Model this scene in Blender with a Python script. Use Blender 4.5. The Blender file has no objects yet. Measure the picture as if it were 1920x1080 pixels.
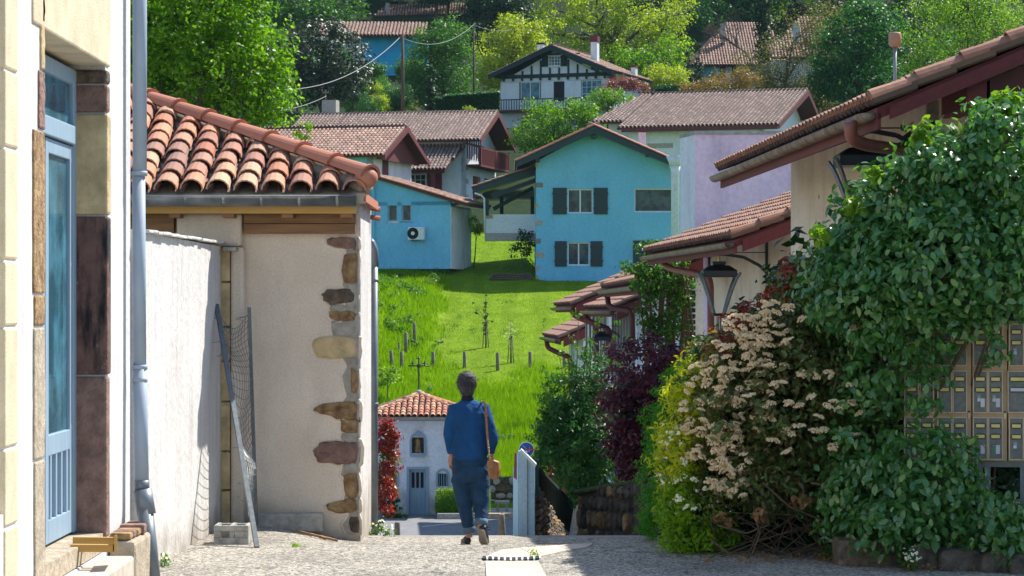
import bpy, bmesh, math, random
import numpy as np
from mathutils import Vector, Matrix
random.seed(7); rng = np.random.default_rng(7)
R = math.radians
SC = bpy.context.scene; COL = SC.collection
# ------------------------------------------------------------------ camera, sky, sun, exposure
F = 4800.0
cam = bpy.data.cameras.new('camera'); co = bpy.data.objects.new('camera', cam); COL.objects.link(co)
cam.lens = 90; cam.sensor_width = 36; cam.shift_y = 30/1920; cam.clip_start = .5; cam.clip_end = 3000
co.rotation_euler = (R(90), 0, 0); SC.camera = co
SUN_AZ, SUN_EL = 48, 50           # degrees right of the view direction, above the horizon
w = bpy.data.worlds.new('World'); SC.world = w; w.use_nodes = True
nt = w.node_tree; bg = nt.nodes['Background']; sk = nt.nodes.new('ShaderNodeTexSky')
sk.sky_type = 'NISHITA'; sk.sun_disc = False; sk.sun_elevation = R(SUN_EL); sk.sun_rotation = R(SUN_AZ)
sk.ozone_density = 2.2; sk.air_density = 1.1; sk.dust_density = .4
nt.links.new(sk.outputs[0], bg.inputs[0]); bg.inputs[1].default_value = .122
sl = bpy.data.lights.new('sun', 'SUN'); so = bpy.data.objects.new('sun', sl); COL.objects.link(so)
sl.energy = 5.0; sl.angle = R(.53); sl.color = (1, .95, .86)
sd = Vector((math.sin(R(SUN_AZ))*math.cos(R(SUN_EL)), math.cos(R(SUN_AZ))*math.cos(R(SUN_EL)), math.sin(R(SUN_EL))))
so.rotation_euler = sd.to_track_quat('Z', 'Y').to_euler(); so.location = (0, 0, 60)
SC.view_settings.view_transform = 'Standard'; SC.view_settings.look = 'None'
SC.view_settings.exposure = .68; SC.view_settings.gamma = 1
SC.render.engine = 'CYCLES'
# ------------------------------------------------------------------ helpers
def W(px, py, D): return Vector(((px-960)*D/F, D, (570-py)*D/F))
def X(px, D): return (px-960)*D/F
def Z(py, D): return (570-py)*D/F
ORG = {}
def org(o): return ORG.get(o.name, Vector((0, 0, 0))) if o else Vector((0, 0, 0))
def tag(o, label=None, cat=None, group=None, kind=None):
    if label: o['label'] = label
    if cat: o['category'] = cat
    if group: o['group'] = group
    if kind: o['kind'] = kind
    return o
def thing(name, loc, label, cat, group=None):
    o = bpy.data.objects.new(name, None); COL.objects.link(o); o.location = loc; o.empty_display_size = .2
    ORG[o.name] = Vector(loc); return tag(o, label, cat, group)
def link(name, me, parent=None, loc=None, M4=None):
    o = bpy.data.objects.new(name, me); COL.objects.link(o)
    if parent: o.parent = parent
    if M4 is not None:
        M4 = M4.copy(); M4.translation = M4.translation - org(parent); o.matrix_local = M4
    elif loc is not None: o.location = Vector(loc) - org(parent)
    return o
def dup(o, off, label=None, parent=None):
    c = o.copy(); COL.objects.link(c); 
    if parent: c.parent = parent
    else:
        c.location = Vector(o.location)+Vector(off)
        if label: c['label'] = label
    for ch in list(o.children): dup(ch, (0, 0, 0), None, c)
    return c
class Fr:
    def __init__(s, o, yaw=0):
        s.o = Vector(o); a = R(yaw); s.U = Vector((math.cos(a), -math.sin(a), 0)); s.V = Vector((math.sin(a), math.cos(a), 0))
    def p(s, u, d, z): return s.o + s.U*u + s.V*d + Vector((0, 0, z))
class MB:
    def __init__(s): s.v = []; s.f = []; s.m = []; s.cur = 0
    def add(s, vs, fs):
        n = len(s.v); s.v += [tuple(v) for v in vs]; s.f += [tuple(i+n for i in f) for f in fs]; s.m += [s.cur]*len(fs); return s
    def hexa(s, p):   # 8 points: bottom 0-3 ccw, top 4-7
        return s.add(p, [(0,3,2,1),(4,5,6,7),(0,1,5,4),(1,2,6,5),(2,3,7,6),(3,0,4,7)])
    def box(s, x0, x1, y0, y1, z0, z1):
        return s.hexa([(x0,y0,z0),(x1,y0,z0),(x1,y1,z0),(x0,y1,z0),(x0,y0,z1),(x1,y0,z1),(x1,y1,z1),(x0,y1,z1)])
    def fbox(s, fr, u0, u1, d0, d1, z0, z1):
        q = [(u0,d0),(u1,d0),(u1,d1),(u0,d1)]
        return s.hexa([fr.p(u,d,z0) for u,d in q]+[fr.p(u,d,z1) for u,d in q])
    def beam(s, a, b, w, h, up=(0,0,1)):
        a = Vector(a); b = Vector(b); t = (b-a).normalized(); up = Vector(up)
        x = t.cross(up)
        if x.length < 1e-4: x = t.cross(Vector((1,0,0)))
        x.normalize(); y = x.cross(t).normalized(); x *= w/2; y *= h/2
        return s.hexa([a-x-y, a+x-y, b+x-y, b-x-y, a-x+y, a+x+y, b+x+y, b-x+y])
    def prism(s, poly, vec):
        n = len(poly); vec = Vector(vec); vs = [Vector(p) for p in poly]+[Vector(p)+vec for p in poly]
        return s.add(vs, [tuple(range(n))[::-1], tuple(range(n, 2*n))]+[(i,(i+1)%n,(i+1)%n+n,i+n) for i in range(n)])
    def tube(s, pts, r, n=8, cap=True, flat=1.0):
        pts = [Vector(p) for p in pts]; k = len(pts); rr = r if isinstance(r,(list,tuple)) else [r]*k
        vs = []; px = None
        for i in range(k):
            t = (pts[min(i+1,k-1)]-pts[max(i-1,0)]).normalized()
            if px is None:
                px = t.cross(Vector((0,1,0)))
                if px.length < .1: px = t.cross(Vector((1,0,0)))
            px = (px - t*px.dot(t)).normalized(); py = t.cross(px)
            for j in range(n):
                a = 2*math.pi*j/n; vs.append(pts[i]+(px*math.cos(a)+py*math.sin(a)*flat)*rr[i])
        fs = [(i*n+j, i*n+(j+1)%n, (i+1)*n+(j+1)%n, (i+1)*n+j) for i in range(k-1) for j in range(n)]
        if cap: fs += [tuple(range(n))[::-1], tuple(range((k-1)*n, k*n))]
        return s.add(vs, fs)
    def loft(s, rings, n=20):   # rings: (cx,cy,cz,rx,ry[,tiltx])
        vs = []
        for q in rings:
            cx,cy,cz,rx,ry = q[:5]; tl = q[5] if len(q) > 5 else 0
            for j in range(n):
                a = 2*math.pi*j/n; e = 2.3
                ca, sa = math.cos(a), math.sin(a); c = math.copysign(abs(ca)**(2/e), ca); d = math.copysign(abs(sa)**(2/e), sa)
                vs.append((cx+rx*c, cy+ry*d, cz+tl*d))
        k = len(rings)
        fs = [(i*n+j, i*n+(j+1)%n, (i+1)*n+(j+1)%n, (i+1)*n+j) for i in range(k-1) for j in range(n)]
        return s.add(vs, fs+[tuple(range(n))[::-1], tuple(range((k-1)*n, k*n))])
    def ball(s, c, r, nu=10, nv=7, sc=(1,1,1)):
        vs = [(c[0],c[1],c[2]-r*sc[2])]
        for i in range(1, nv):
            a = -math.pi/2+math.pi*i/nv
            for j in range(nu):
                b = 2*math.pi*j/nu; vs.append((c[0]+r*sc[0]*math.cos(a)*math.cos(b), c[1]+r*sc[1]*math.cos(a)*math.sin(b), c[2]+r*sc[2]*math.sin(a)))
        vs.append((c[0],c[1],c[2]+r*sc[2])); L = len(vs)-1
        fs = [(0, 1+(j+1)%nu, 1+j) for j in range(nu)]
        for i in range(nv-2):
            for j in range(nu): fs.append((1+i*nu+j, 1+i*nu+(j+1)%nu, 1+(i+1)*nu+(j+1)%nu, 1+(i+1)*nu+j))
        b = 1+(nv-2)*nu; fs += [(b+j, b+(j+1)%nu, L) for j in range(nu)]
        return s.add(vs, fs)
    def mesh(s, name, mats, o=Vector((0,0,0)), smooth=False):
        me = bpy.data.meshes.new(name); me.from_pydata([tuple(Vector(v)-o) for v in s.v], [], s.f)
        for m in (mats if isinstance(mats,(list,tuple)) else [mats]): me.materials.append(m)
        if len(me.materials) > 1: me.polygons.foreach_set('material_index', s.m)
        if smooth: me.polygons.foreach_set('use_smooth', [True]*len(me.polygons))
        me.update(); return me
    def build(s, name, mats, parent=None, smooth=False, bevel=0, kind=None, label=None):
        bm = bmesh.new(); me = s.mesh(name, mats, org(parent), smooth); bm.from_mesh(me); bmesh.ops.recalc_face_normals(bm, faces=bm.faces); bm.to_mesh(me); bm.free()
        o = link(name, me, parent); ORG[o.name] = org(parent)
        if bevel:
            b = o.modifiers.new('bevel', 'BEVEL'); b.width = bevel; b.segments = 2; b.limit_method = 'ANGLE'
        if smooth and smooth is not True:
            pass
        if kind: o['kind'] = kind
        if label: o['label'] = label
        return o
def arr_mesh(name, V, Fq, mat, parent=None, kind=None, k=4, smooth=False):
    me = bpy.data.meshes.new(name); n = len(Fq)
    V = np.asarray(V, dtype=np.float32) - np.array(org(parent), dtype=np.float32)
    me.vertices.add(len(V)); me.vertices.foreach_set('co', V.ravel())
    me.loops.add(n*k); me.loops.foreach_set('vertex_index', np.asarray(Fq, dtype=np.int32).ravel())
    me.polygons.add(n); me.polygons.foreach_set('loop_start', np.arange(0, n*k, k, dtype=np.int32)); me.polygons.foreach_set('loop_total', np.full(n, k, dtype=np.int32))
    if smooth: me.polygons.foreach_set('use_smooth', np.ones(n, dtype=bool))
    me.materials.append(mat); me.update(calc_edges=True)
    o = link(name, me, parent); ORG[o.name] = org(parent)
    if kind: o['kind'] = kind
    return o
# ------------------------------------------------------------------ materials
def nodes(name):
    m = bpy.data.materials.new(name); m.use_nodes = True; t = m.node_tree; return m, t, t.nodes['Principled BSDF']
def N(t, typ, **kw):
    n = t.nodes.new('ShaderNode'+typ)
    for k, v in kw.items():
        if k in n.inputs.keys(): n.inputs[k].default_value = v
        else: setattr(n, k, v)
    return n
def rgb(c): return (c[0], c[1], c[2], 1)
def mix(t, a, b, f, mode='MIX'):
    n = t.nodes.new('ShaderNodeMix'); n.data_type = 'RGBA'; n.blend_type = mode; L = t.links.new
    for s, v in ((6, a), (7, b), (0, f)):
        if hasattr(v, 'is_linked') or isinstance(v, bpy.types.NodeSocket): L(v, n.inputs[s])
        else: n.inputs[s].default_value = v if s == 0 else rgb(v)
    return n.outputs[2]
def ramp(t, f, stops, interp='LINEAR'):
    r = t.nodes.new('ShaderNodeValToRGB'); r.color_ramp.interpolation = interp; e = r.color_ramp.elements
    while len(e) < len(stops): e.new(.5)
    for i, (p, c) in enumerate(stops):
        e[i].position = p; e[i].color = rgb(c) if hasattr(c, '__len__') else (c, c, c, 1)
    t.links.new(f, r.inputs[0]); return r.outputs[0]
def pos(t, sc=(1,1,1)):
    g = t.nodes.new('ShaderNodeNewGeometry'); m = t.nodes.new('ShaderNodeMapping'); m.inputs['Scale'].default_value = sc
    t.links.new(g.outputs['Position'], m.inputs[0]); return m.outputs[0]
def noise(t, scale, sc=(1,1,1), detail=4, rough=.55):
    n = N(t, 'TexNoise', Scale=scale, Detail=detail, Roughness=rough); t.links.new(pos(t, sc), n.inputs['Vector']); return n.outputs[0]
def bumpn(t, b, h, strength, dist=.02):
    n = N(t, 'Bump', Strength=strength, Distance=dist); t.links.new(h, n.inputs['Height']); t.links.new(n.outputs[0], b.inputs['Normal']); return n
def plaster(name, c, c2=None, rough=.9, sc=1.6, stain=None, stain_amt=.5, stain_sc=(9,9,.7), fine=60, bump=.35, dist=.008, base=None):
    m, t, b = nodes(name); c2 = c2 or tuple(x*.86 for x in c)
    f = ramp(t, noise(t, sc, detail=6), [(.35, 0), (.68, 1)]); col = mix(t, c, c2, f)
    if stain:
        s = ramp(t, noise(t, 1, stain_sc, 5, .6), [(.5, 0), (.78, stain_amt)]); col = mix(t, col, stain, s)
    f2 = ramp(t, noise(t, fine, detail=3), [(.3, .88), (.7, 1.08)]); col = mix(t, col, f2, 1.0, 'MULTIPLY')
    if base:      # splashed dirt along the foot of the wall
        s = t.nodes.new('ShaderNodeSeparateXYZ'); t.links.new(pos(t), s.inputs[0]); a = t.nodes.new('ShaderNodeMath'); a.operation = 'MULTIPLY_ADD'
        t.links.new(noise(t, 3, detail=6), a.inputs[0]); a.inputs[1].default_value = -(base[1]-base[0])*2.4; t.links.new(s.outputs[2], a.inputs[2])
        mr = t.nodes.new('ShaderNodeMapRange'); t.links.new(a.outputs[0], mr.inputs[0]); d = (base[1]-base[0])*1.2; mr.inputs[1].default_value = base[0]-d; mr.inputs[2].default_value = base[1]-d; mr.inputs[3].default_value = .75; mr.inputs[4].default_value = 0
        col = mix(t, col, (.27,.22,.16), mr.outputs[0])
    t.links.new(col, b.inputs['Base Color']); b.inputs['Roughness'].default_value = rough
    bumpn(t, b, noise(t, fine*.35, detail=5), bump, dist); return m
def plain(name, c, rough=.6, metal=0, var=.15, sc=8, bump=.1, bsc=40, dist=.004, c2=None):
    m, t, b = nodes(name)
    f = noise(t, sc, detail=5); col = mix(t, tuple(x*(1-var) for x in c), c2 or tuple(min(1, x*(1+var)) for x in c), ramp(t, f, [(.3, 0), (.7, 1)]))
    t.links.new(col, b.inputs['Base Color']); b.inputs['Roughness'].default_value = rough; b.inputs['Metallic'].default_value = metal
    if bump: bumpn(t, b, noise(t, bsc), bump, dist)
    return m
def wood(name, c, c2, axis=0, rough=.7):
    m, t, b = nodes(name); sc = [24, 24, 24]; sc[axis] = 1.6
    f = noise(t, 1, tuple(sc), 6, .65); col = mix(t, c, c2, ramp(t, f, [(.35, 0), (.65, 1)]))
    t.links.new(col, b.inputs['Base Color']); b.inputs['Roughness'].default_value = rough; bumpn(t, b, f, .35, .004); return m
def tiles(name, stops, src='obj', rough=.85, dirt=.26):
    m, t, b = nodes(name)
    if src == 'obj': s = t.nodes.new('ShaderNodeObjectInfo').outputs['Random']
    else: s = t.nodes.new('ShaderNodeNewGeometry').outputs['Random Per Island']
    col = ramp(t, s, stops)
    sp = ramp(t, noise(t, 9, detail=8, rough=.7), [(.47, 0), (.66, dirt)]); col = mix(t, col, (.13,.10,.085), sp)
    lich = ramp(t, noise(t, 30, detail=6, rough=.7), [(.62, 0), (.72, dirt*.8)]); col = mix(t, col, (.45,.42,.33), lich)
    t.links.new(col, b.inputs['Base Color']); b.inputs['Roughness'].default_value = rough; bumpn(t, b, noise(t, 55, detail=5), .3, .006); return m
def leafm(name, c, c2, trans=.45, rough=.45, gloss=.3, c3=None, tc=None):
    m = bpy.data.materials.new(name); m.use_nodes = True; t = m.node_tree; t.nodes.clear(); L = t.links.new
    g = t.nodes.new('ShaderNodeNewGeometry'); r = g.outputs['Random Per Island']
    col = ramp(t, r, [(0, c), (.6, c2), (1, c3 or c2)])
    d = t.nodes.new('ShaderNodeBsdfPrincipled'); d.inputs['Roughness'].default_value = rough; d.inputs['Specular IOR Level'].default_value = gloss
    L(col, d.inputs['Base Color']); tr = t.nodes.new('ShaderNodeBsdfTranslucent')
    tcn = mix(t, col, tc or (.95, 1, .3), 1.0, 'MULTIPLY'); tb = mix(t, tcn, (1.9,1.9,1.9), 1.0, 'MULTIPLY'); L(tb, tr.inputs[0])
    ms = t.nodes.new('ShaderNodeMixShader'); ms.inputs[0].default_value = trans; L(d.outputs[0], ms.inputs[1]); L(tr.outputs[0], ms.inputs[2])
    o = t.nodes.new('ShaderNodeOutputMaterial'); L(ms.outputs[0], o.inputs[0]); return m
def glass(name, c=(.02,.04,.05), rough=.05):
    m, t, b = nodes(name)
    t.links.new(mix(t, c, tuple(x*2.5+.01 for x in c), ramp(t, noise(t, 2.5, detail=3), [(.4,0),(.65,1)])), b.inputs['Base Color'])
    b.inputs['Roughness'].default_value = rough; b.inputs['Specular IOR Level'].default_value = .2; return m
MT = dict(
 gravel=None,
 white=plaster('whitewash', (.70,.68,.66), (.60,.57,.55), stain=(.42,.39,.37), stain_amt=.7, stain_sc=(7,7,.8), fine=35, bump=.7, dist=.02, base=(-2.15,-1.75)),
 render=plaster('cream_render', (.82,.70,.57), (.72,.60,.48), stain=(.42,.36,.30), stain_amt=.45, stain_sc=(2,2,1), fine=50, base=(-2.3,-1.85)),
 leftwall=plaster('left_render', (.70,.69,.68), (.61,.60,.59), stain=(.45,.42,.39), stain_amt=.5, fine=45, bump=.6, dist=.014),
 rwall=plaster('street_render', (.78,.68,.54), (.66,.54,.40), stain=(.40,.29,.18), stain_amt=.55, stain_sc=(3,3,.5), fine=30),
 blue=plaster('shade_blue_render', (.19,.53,.76), (.14,.45,.69), stain=(.14,.38,.50), stain_amt=.45, stain_sc=(1.6,1.6,.25), fine=8, sc=.5, bump=.2),  # blue cast of white walls in shade, put into the base colour
 brightblue=plaster('bright_blue_render', (.03,.38,.68), (.025,.32,.60), fine=6),
 palewall=plaster('pale_render', (.70,.78,.82), (.62,.71,.77), stain=(.32,.36,.38), stain_amt=.35, stain_sc=(1.5,1.5,.3), fine=10),
 pink=plaster('lilac_render', (.78,.66,.78), (.70,.58,.72), stain=(.22,.18,.24), stain_amt=.5, stain_sc=(1.5,1.5,.4), fine=12),
 chapelw=plaster('chapel_render', (.84,.84,.88), (.74,.74,.80), stain=(.36,.33,.32), stain_amt=.55, stain_sc=(2.5,2.5,1.2), fine=14, base=(-6.2,-5.3)),
 red=wood('oxblood_paint', (.10,.014,.017), (.15,.022,.022), 1), darkred=plain('dark_red_trim', (.09,.015,.018), .6),
 navy=plain('dark_blue_green_paint', (.012,.035,.045), .6), darkg=plain('dark_green_timber', (.008,.032,.032), .8),
 bluewood=wood('grey_blue_paint', (.24,.35,.45), (.31,.42,.52), 2, .55),
 palewood=plain('pale_blue_frame', (.50,.62,.70), .5), whitef=plain('white_frame', (.62,.70,.74), .5),
 zinc=plain('zinc', (.30,.31,.31), .45, .6, .3, 6, .1), pipe=plain('grey_blue_pipe', (.31,.38,.47), .6, 0, .10, 3, .1),
 darkpipe=plain('lead_grey_pipe', (.16,.19,.22), .45, .3, .2, 5, .1), steel=plain('galvanised_steel', (.16,.18,.19), .5, .5, .2, 20, .1),
 copperg=plain('brown_zinc_gutter', (.20,.14,.10), .5, .3, .4, 5, .15, c2=(.33,.25,.18)), redpipe=plain('terracotta_pipe', (.24,.085,.06), .55),
 iron=plain('black_iron', (.018,.022,.028), .4, .3), darkiron=plain('lantern_iron', (.03,.04,.055), .35, .4),
 beam=wood('pine_beam', (.20,.10,.045), (.33,.18,.085), 0), yboard=wood('yellow_board', (.52,.29,.07), (.62,.38,.12), 0),
 greyboard=plain('grey_old_wood', (.20,.19,.17), .9, 0, .3, 30),
 concrete=plain('concrete', (.36,.35,.32), .95, 0, .3, 14, .5, 60, .01), pale_conc=plain('pale_concrete', (.55,.47,.39), .95, 0, .2, 5, .3, 80, .006),
 stone_y=plain('ochre_stone', (.56,.42,.23), .95, 0, .28, 6, .6, 30, .02), stone_o=plain('rust_stone', (.30,.15,.07), .95, 0, .45, 11, .8, 30, .03, c2=(.46,.31,.15)),
 stone_p=plain('purple_sandstone', (.25,.15,.12), .95, 0, .35, 9, .8, 30, .03), stone_d=plain('dark_stone', (.10,.075,.06), .95, 0, .5, 14, .9, 30, .03, c2=(.22,.16,.11)),
 stone_g=plain('grey_beige_stone', (.42,.35,.26), .95, 0, .3, 12, .7, 40, .02), stone_yl=plain('pale_ochre_lintel', (.66,.55,.38), .95, 0, .15, 4, .5, 60, .01),
 mortar=plain('mortar', (.38,.34,.29), .95, 0, .25, 10, .6), 
 rubble=plain('wall_rubble', (.07,.062,.05), .95, 0, .5, 9, .9, 40, .03, c2=(.17,.14,.11)), moss=plain('moss', (.05,.07,.015), 1, 0, .4, 12, .6),
 asphalt=plain('asphalt', (.20,.20,.21), .95, 0, .2, 4, .4, 200, .004),
 glass=glass('window_glass'), glassb=glass('blue_glass', (.03,.10,.14)), dark=plain('dark_interior', (.012,.012,.014), .9),
 sweater=plain('blue_wool', (.004,.065,.20), .95, 0, .22, 7, .9, 260, .004), jeans=plain('blue_denim', (.008,.045,.105), .9, 0, .35, 14, .4, 300, .002),
 cuff=plain('denim_cuff', (.10,.17,.25), .9), skin=plain('skin', (.48,.23,.16), .5, 0, .1), hair=None,
 shoe=plain('navy_shoe', (.012,.016,.03), .5), sole=plain('shoe_sole', (.28,.24,.20), .8), collar=plain('black_collar', (.012,.014,.03), .9),
 leather=plain('tan_leather', (.32,.14,.045), .5, 0, .25, 20), brass=plain('gold_chain', (.6,.45,.2), .35, .8),
 mailtan=plain('tan_plastic', (.52,.37,.22), .6), mailtan2=plain('pale_tan_plastic', (.70,.52,.35), .55), maildoor=plain('grey_box_door', (.15,.16,.15), .45, 0, .25, 25),
 mailrim=plain('dark_slot_rim', (.035,.035,.03), .4), mailyellow=plain('yellow_name_card', (.78,.62,.20), .5), paper=plain('paper_sticker', (.62,.64,.68), .6),
 stg=plain('green_sticker', (.08,.30,.12), .6), str=plain('red_sticker', (.55,.05,.04), .6),
 signblue=plain('sign_blue', (.01,.08,.36), .4), signwhite=plain('sign_white', (.75,.75,.75), .4), signyellow=plain('sign_yellow', (.7,.6,.1), .4),
 flower=leafm('cream_blossom', (.76,.64,.45), (.86,.75,.56), .2, .9, .05, tc=(1,.95,.85)), wflower=leafm('white_blossom', (.8,.8,.66), (.88,.88,.75), .3, .9, .05, tc=(1,1,.8)),
 bark=plain('bark', (.09,.07,.05), .95, 0, .4, 12, .8), twig=plain('twig', (.11,.075,.045), .95, 0, .3, 20),
 post=plain('weathered_post', (.20,.17,.14), .95, 0, .3, 9),
 hiptile=None,
)
TS = [(0,(.40,.14,.08)),(.18,(.56,.22,.12)),(.36,(.62,.31,.18)),(.5,(.38,.17,.12)),(.6,(.62,.40,.25)),(.7,(.52,.20,.11)),(.88,(.30,.16,.12)),(1,(.62,.29,.16))]
MT['tile'] = tiles('old_clay_tile', TS); MT['tile_i'] = tiles('old_clay_tile_mass', TS, 'isl')
TF = [(0,(.36,.20,.15)),(.35,(.48,.29,.22)),(.6,(.26,.17,.14)),(.85,(.55,.37,.28)),(1,(.30,.19,.15))]
MT['tile_f'] = tiles('far_clay_tile', TF, 'isl'); 
TG = [(0,(.22,.15,.13)),(.35,(.30,.21,.18)),(.6,(.16,.12,.11)),(.85,(.38,.28,.24)),(1,(.20,.15,.13))]
MT['tile_g'] = tiles('far_brown_tile', TG, 'isl')
TB = [(0,(.24,.085,.055)),(.4,(.34,.13,.08)),(1,(.42,.19,.12))]
MT['pan'] = tiles('pan_tile', [(0,(.10,.065,.055)),(1,(.20,.12,.09))], 'isl', dirt=.6)  # darkened to put the shade between cover tiles into the colour
MT['hiptile'] = tiles('new_red_tile', [(0,(.42,.15,.085)),(.5,(.46,.175,.10)),(1,(.50,.19,.11))], dirt=.06, rough=.65)
MT['street_tile'] = tiles('street_tile', [(0,(.40,.17,.10)),(.5,(.52,.26,.16)),(1,(.34,.15,.10))], dirt=.45)
MT['street_tile_i'] = tiles('street_tile_mass', [(0,(.36,.18,.12)),(.5,(.50,.29,.20)),(1,(.30,.17,.13))], 'isl', dirt=.4)
def mk_gravel():
    m, t, b = nodes('chipping_surface'); v = N(t, 'TexVoronoi', Scale=46.0); t.links.new(pos(t), v.inputs['Vector'])
    s = t.nodes.new('ShaderNodeSeparateColor'); t.links.new(v.outputs['Color'], s.inputs[0])
    col = ramp(t, s.outputs[0], [(0,(.13,.12,.10)),(.3,(.29,.27,.23)),(.55,(.42,.39,.33)),(.8,(.60,.57,.50)),(1,(.62,.50,.39))])
    edge = ramp(t, v.outputs['Distance'], [(.3, 1), (.9, .5)]); col = mix(t, col, edge, 1.0, 'MULTIPLY')
    big = ramp(t, noise(t, .9, detail=7, rough=.65), [(.32, .62), (.5, .95), (.7, 1.1)]); col = mix(t, col, big, 1.0, 'MULTIPLY')
    ck = N(t, 'TexVoronoi', Scale=.55); ck.feature = 'DISTANCE_TO_EDGE'; wv = t.nodes.new('ShaderNodeVectorMath'); wv.operation = 'ADD'; nz = N(t, 'TexNoise', Scale=2.2, Detail=6.0); t.links.new(pos(t), nz.inputs['Vector'])
    t.links.new(pos(t), wv.inputs[0]); t.links.new(nz.outputs['Color'], wv.inputs[1]); t.links.new(wv.outputs[0], ck.inputs['Vector']); col = mix(t, col, ramp(t, ck.outputs[0], [(0, .35), (.012, 1)]), 1.0, 'MULTIPLY')
    t.links.new(col, b.inputs['Base Color']); b.inputs['Roughness'].default_value = .9
    inv = ramp(t, v.outputs['Distance'], [(0, 1), (.7, 0)]); bumpn(t, b, inv, .8, .012); return m
MT['gravel'] = mk_gravel()
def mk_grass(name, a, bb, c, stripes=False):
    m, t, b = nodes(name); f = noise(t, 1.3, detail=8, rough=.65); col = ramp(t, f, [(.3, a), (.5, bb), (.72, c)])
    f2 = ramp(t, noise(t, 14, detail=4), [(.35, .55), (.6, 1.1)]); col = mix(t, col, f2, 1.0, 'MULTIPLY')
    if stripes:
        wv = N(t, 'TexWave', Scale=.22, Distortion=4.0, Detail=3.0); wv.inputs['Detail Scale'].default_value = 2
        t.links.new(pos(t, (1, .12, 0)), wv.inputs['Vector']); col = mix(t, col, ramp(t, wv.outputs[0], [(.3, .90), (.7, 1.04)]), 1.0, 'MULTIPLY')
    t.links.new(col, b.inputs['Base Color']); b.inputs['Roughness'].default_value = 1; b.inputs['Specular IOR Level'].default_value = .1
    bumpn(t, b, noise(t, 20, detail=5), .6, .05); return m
MT['lawn'] = mk_grass('lawn', (.12,.21,.008), (.17,.27,.010), (.23,.33,.02), True)
MT['meadow'] = mk_grass('meadow_soil', (.05,.13,.005), (.08,.19,.006), (.12,.24,.008))
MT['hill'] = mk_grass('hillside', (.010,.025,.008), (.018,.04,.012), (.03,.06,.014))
def mk_soot():
    m, t, b = nodes('sooty_sandstone'); st_ = mix(t, (.24,.125,.10), (.15,.075,.065), ramp(t, noise(t, 9, detail=6), [(.35,0),(.65,1)]))
    so_ = ramp(t, noise(t, 1, (9, 9, 1.6), 7, .6), [(.40, 1), (.56, 0)]); col = mix(t, st_, (.014,.013,.016), so_); ch_ = ramp(t, noise(t, 7, detail=8, rough=.7), [(.60, 0), (.66, .8)])
    t.links.new(mix(t, col, (.34,.20,.13), ch_), b.inputs['Base Color']); b.inputs['Roughness'].default_value = .9; bumpn(t, b, noise(t, 22, detail=8, rough=.65), 1, .03); return m
MT['jamb_soot'] = mk_soot()
MT['soil'] = plain('bare_soil', (.11,.075,.05), 1, 0, .3, 3, .6, 20, .03)
def mk_hair():
    m, t, b = nodes('grey_hair'); f = noise(t, 1, (130, 130, 22), 4, .6)
    t.links.new(ramp(t, f, [(.38,(.012,.012,.014)),(.55,(.04,.038,.04)),(.72,(.22,.20,.19))]), b.inputs['Base Color']); b.inputs['Roughness'].default_value = .6
    bumpn(t, b, f, .8, .01); return m
MT['hair'] = mk_hair()
LF = dict(
 maple=leafm('fresh_leaves', (.05,.14,.005), (.11,.24,.006), .5, c3=(.20,.33,.01)),
 magnolia=leafm('dark_glossy_leaves', (.012,.032,.016), (.022,.05,.02), .15, .48, .6, c3=(.05,.06,.03)),
 mid=leafm('mid_green_leaves', (.035,.11,.02), (.06,.16,.022), .45),
 teal=leafm('blue_green_leaves', (.020,.085,.028), (.04,.13,.036), .4),
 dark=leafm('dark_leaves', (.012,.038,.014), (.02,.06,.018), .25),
 yellow=leafm('yellow_green_leaves', (.20,.26,.02), (.28,.34,.025), .5, c3=(.34,.38,.04)),
 oak=leafm('young_oak_leaves', (.18,.25,.012), (.26,.34,.018), .5, c3=(.28,.33,.02)),
 olive=leafm('olive_leaves', (.09,.10,.035), (.13,.13,.05), .4, c3=(.18,.14,.07)),
 orange=leafm('orange_brown_leaves', (.15,.11,.035), (.20,.14,.05), .4, c3=(.26,.13,.07)),
 bright=leafm('bright_round_tree_leaves', (.012,.075,.016), (.02,.105,.02), .45, c3=(.05,.17,.02)),
 light=leafm('light_green_leaves', (.12,.23,.02), (.17,.29,.025), .5, c3=(.22,.34,.03)),
 laurel=leafm('laurel_leaves', (.05,.16,.045), (.08,.22,.06), .3, .27, .9, c3=(.15,.30,.06)),
 photinia=leafm('photinia_leaves', (.075,.15,.03), (.12,.16,.04), .38, .35, .6, c3=(.20,.12,.05), tc=(1,.85,.4)),
 redleaf=leafm('red_leaves', (.22,.02,.015), (.30,.04,.02), .4, .4, .5, c3=(.12,.07,.02), tc=(1,.5,.4)),
 pinkleaf=leafm('pink_leaves', (.20,.05,.05), (.25,.09,.08), .4, c3=(.10,.12,.03), tc=(1,.7,.7)),
 purple=leafm('purple_leaves', (.045,.012,.022), (.075,.018,.035), .35, .4, .5, c3=(.17,.03,.05), tc=(1,.5,.6)),
 choisya=leafm('golden_leaves', (.40,.42,.012), (.50,.50,.015), .45, c3=(.18,.28,.02)),
 choisya_g=leafm('lime_leaves', (.12,.25,.010), (.18,.33,.012), .45, c3=(.25,.38,.015)),
 cypress=leafm('cypress_sprays', (.045,.20,.02), (.075,.27,.025), .5),
 grass=leafm('grass_blades', (.10,.20,.004), (.15,.26,.005), .5, .7, .1, c3=(.18,.30,.008)),
 weeds=leafm('weed_leaves', (.04,.11,.008), (.065,.16,.01), .45),
 dry=leafm('dry_leaves', (.22,.11,.05), (.32,.17,.08), .3), blossomw=leafm('pale_blossom', (.40,.48,.36), (.55,.58,.48), .4),
)
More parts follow.
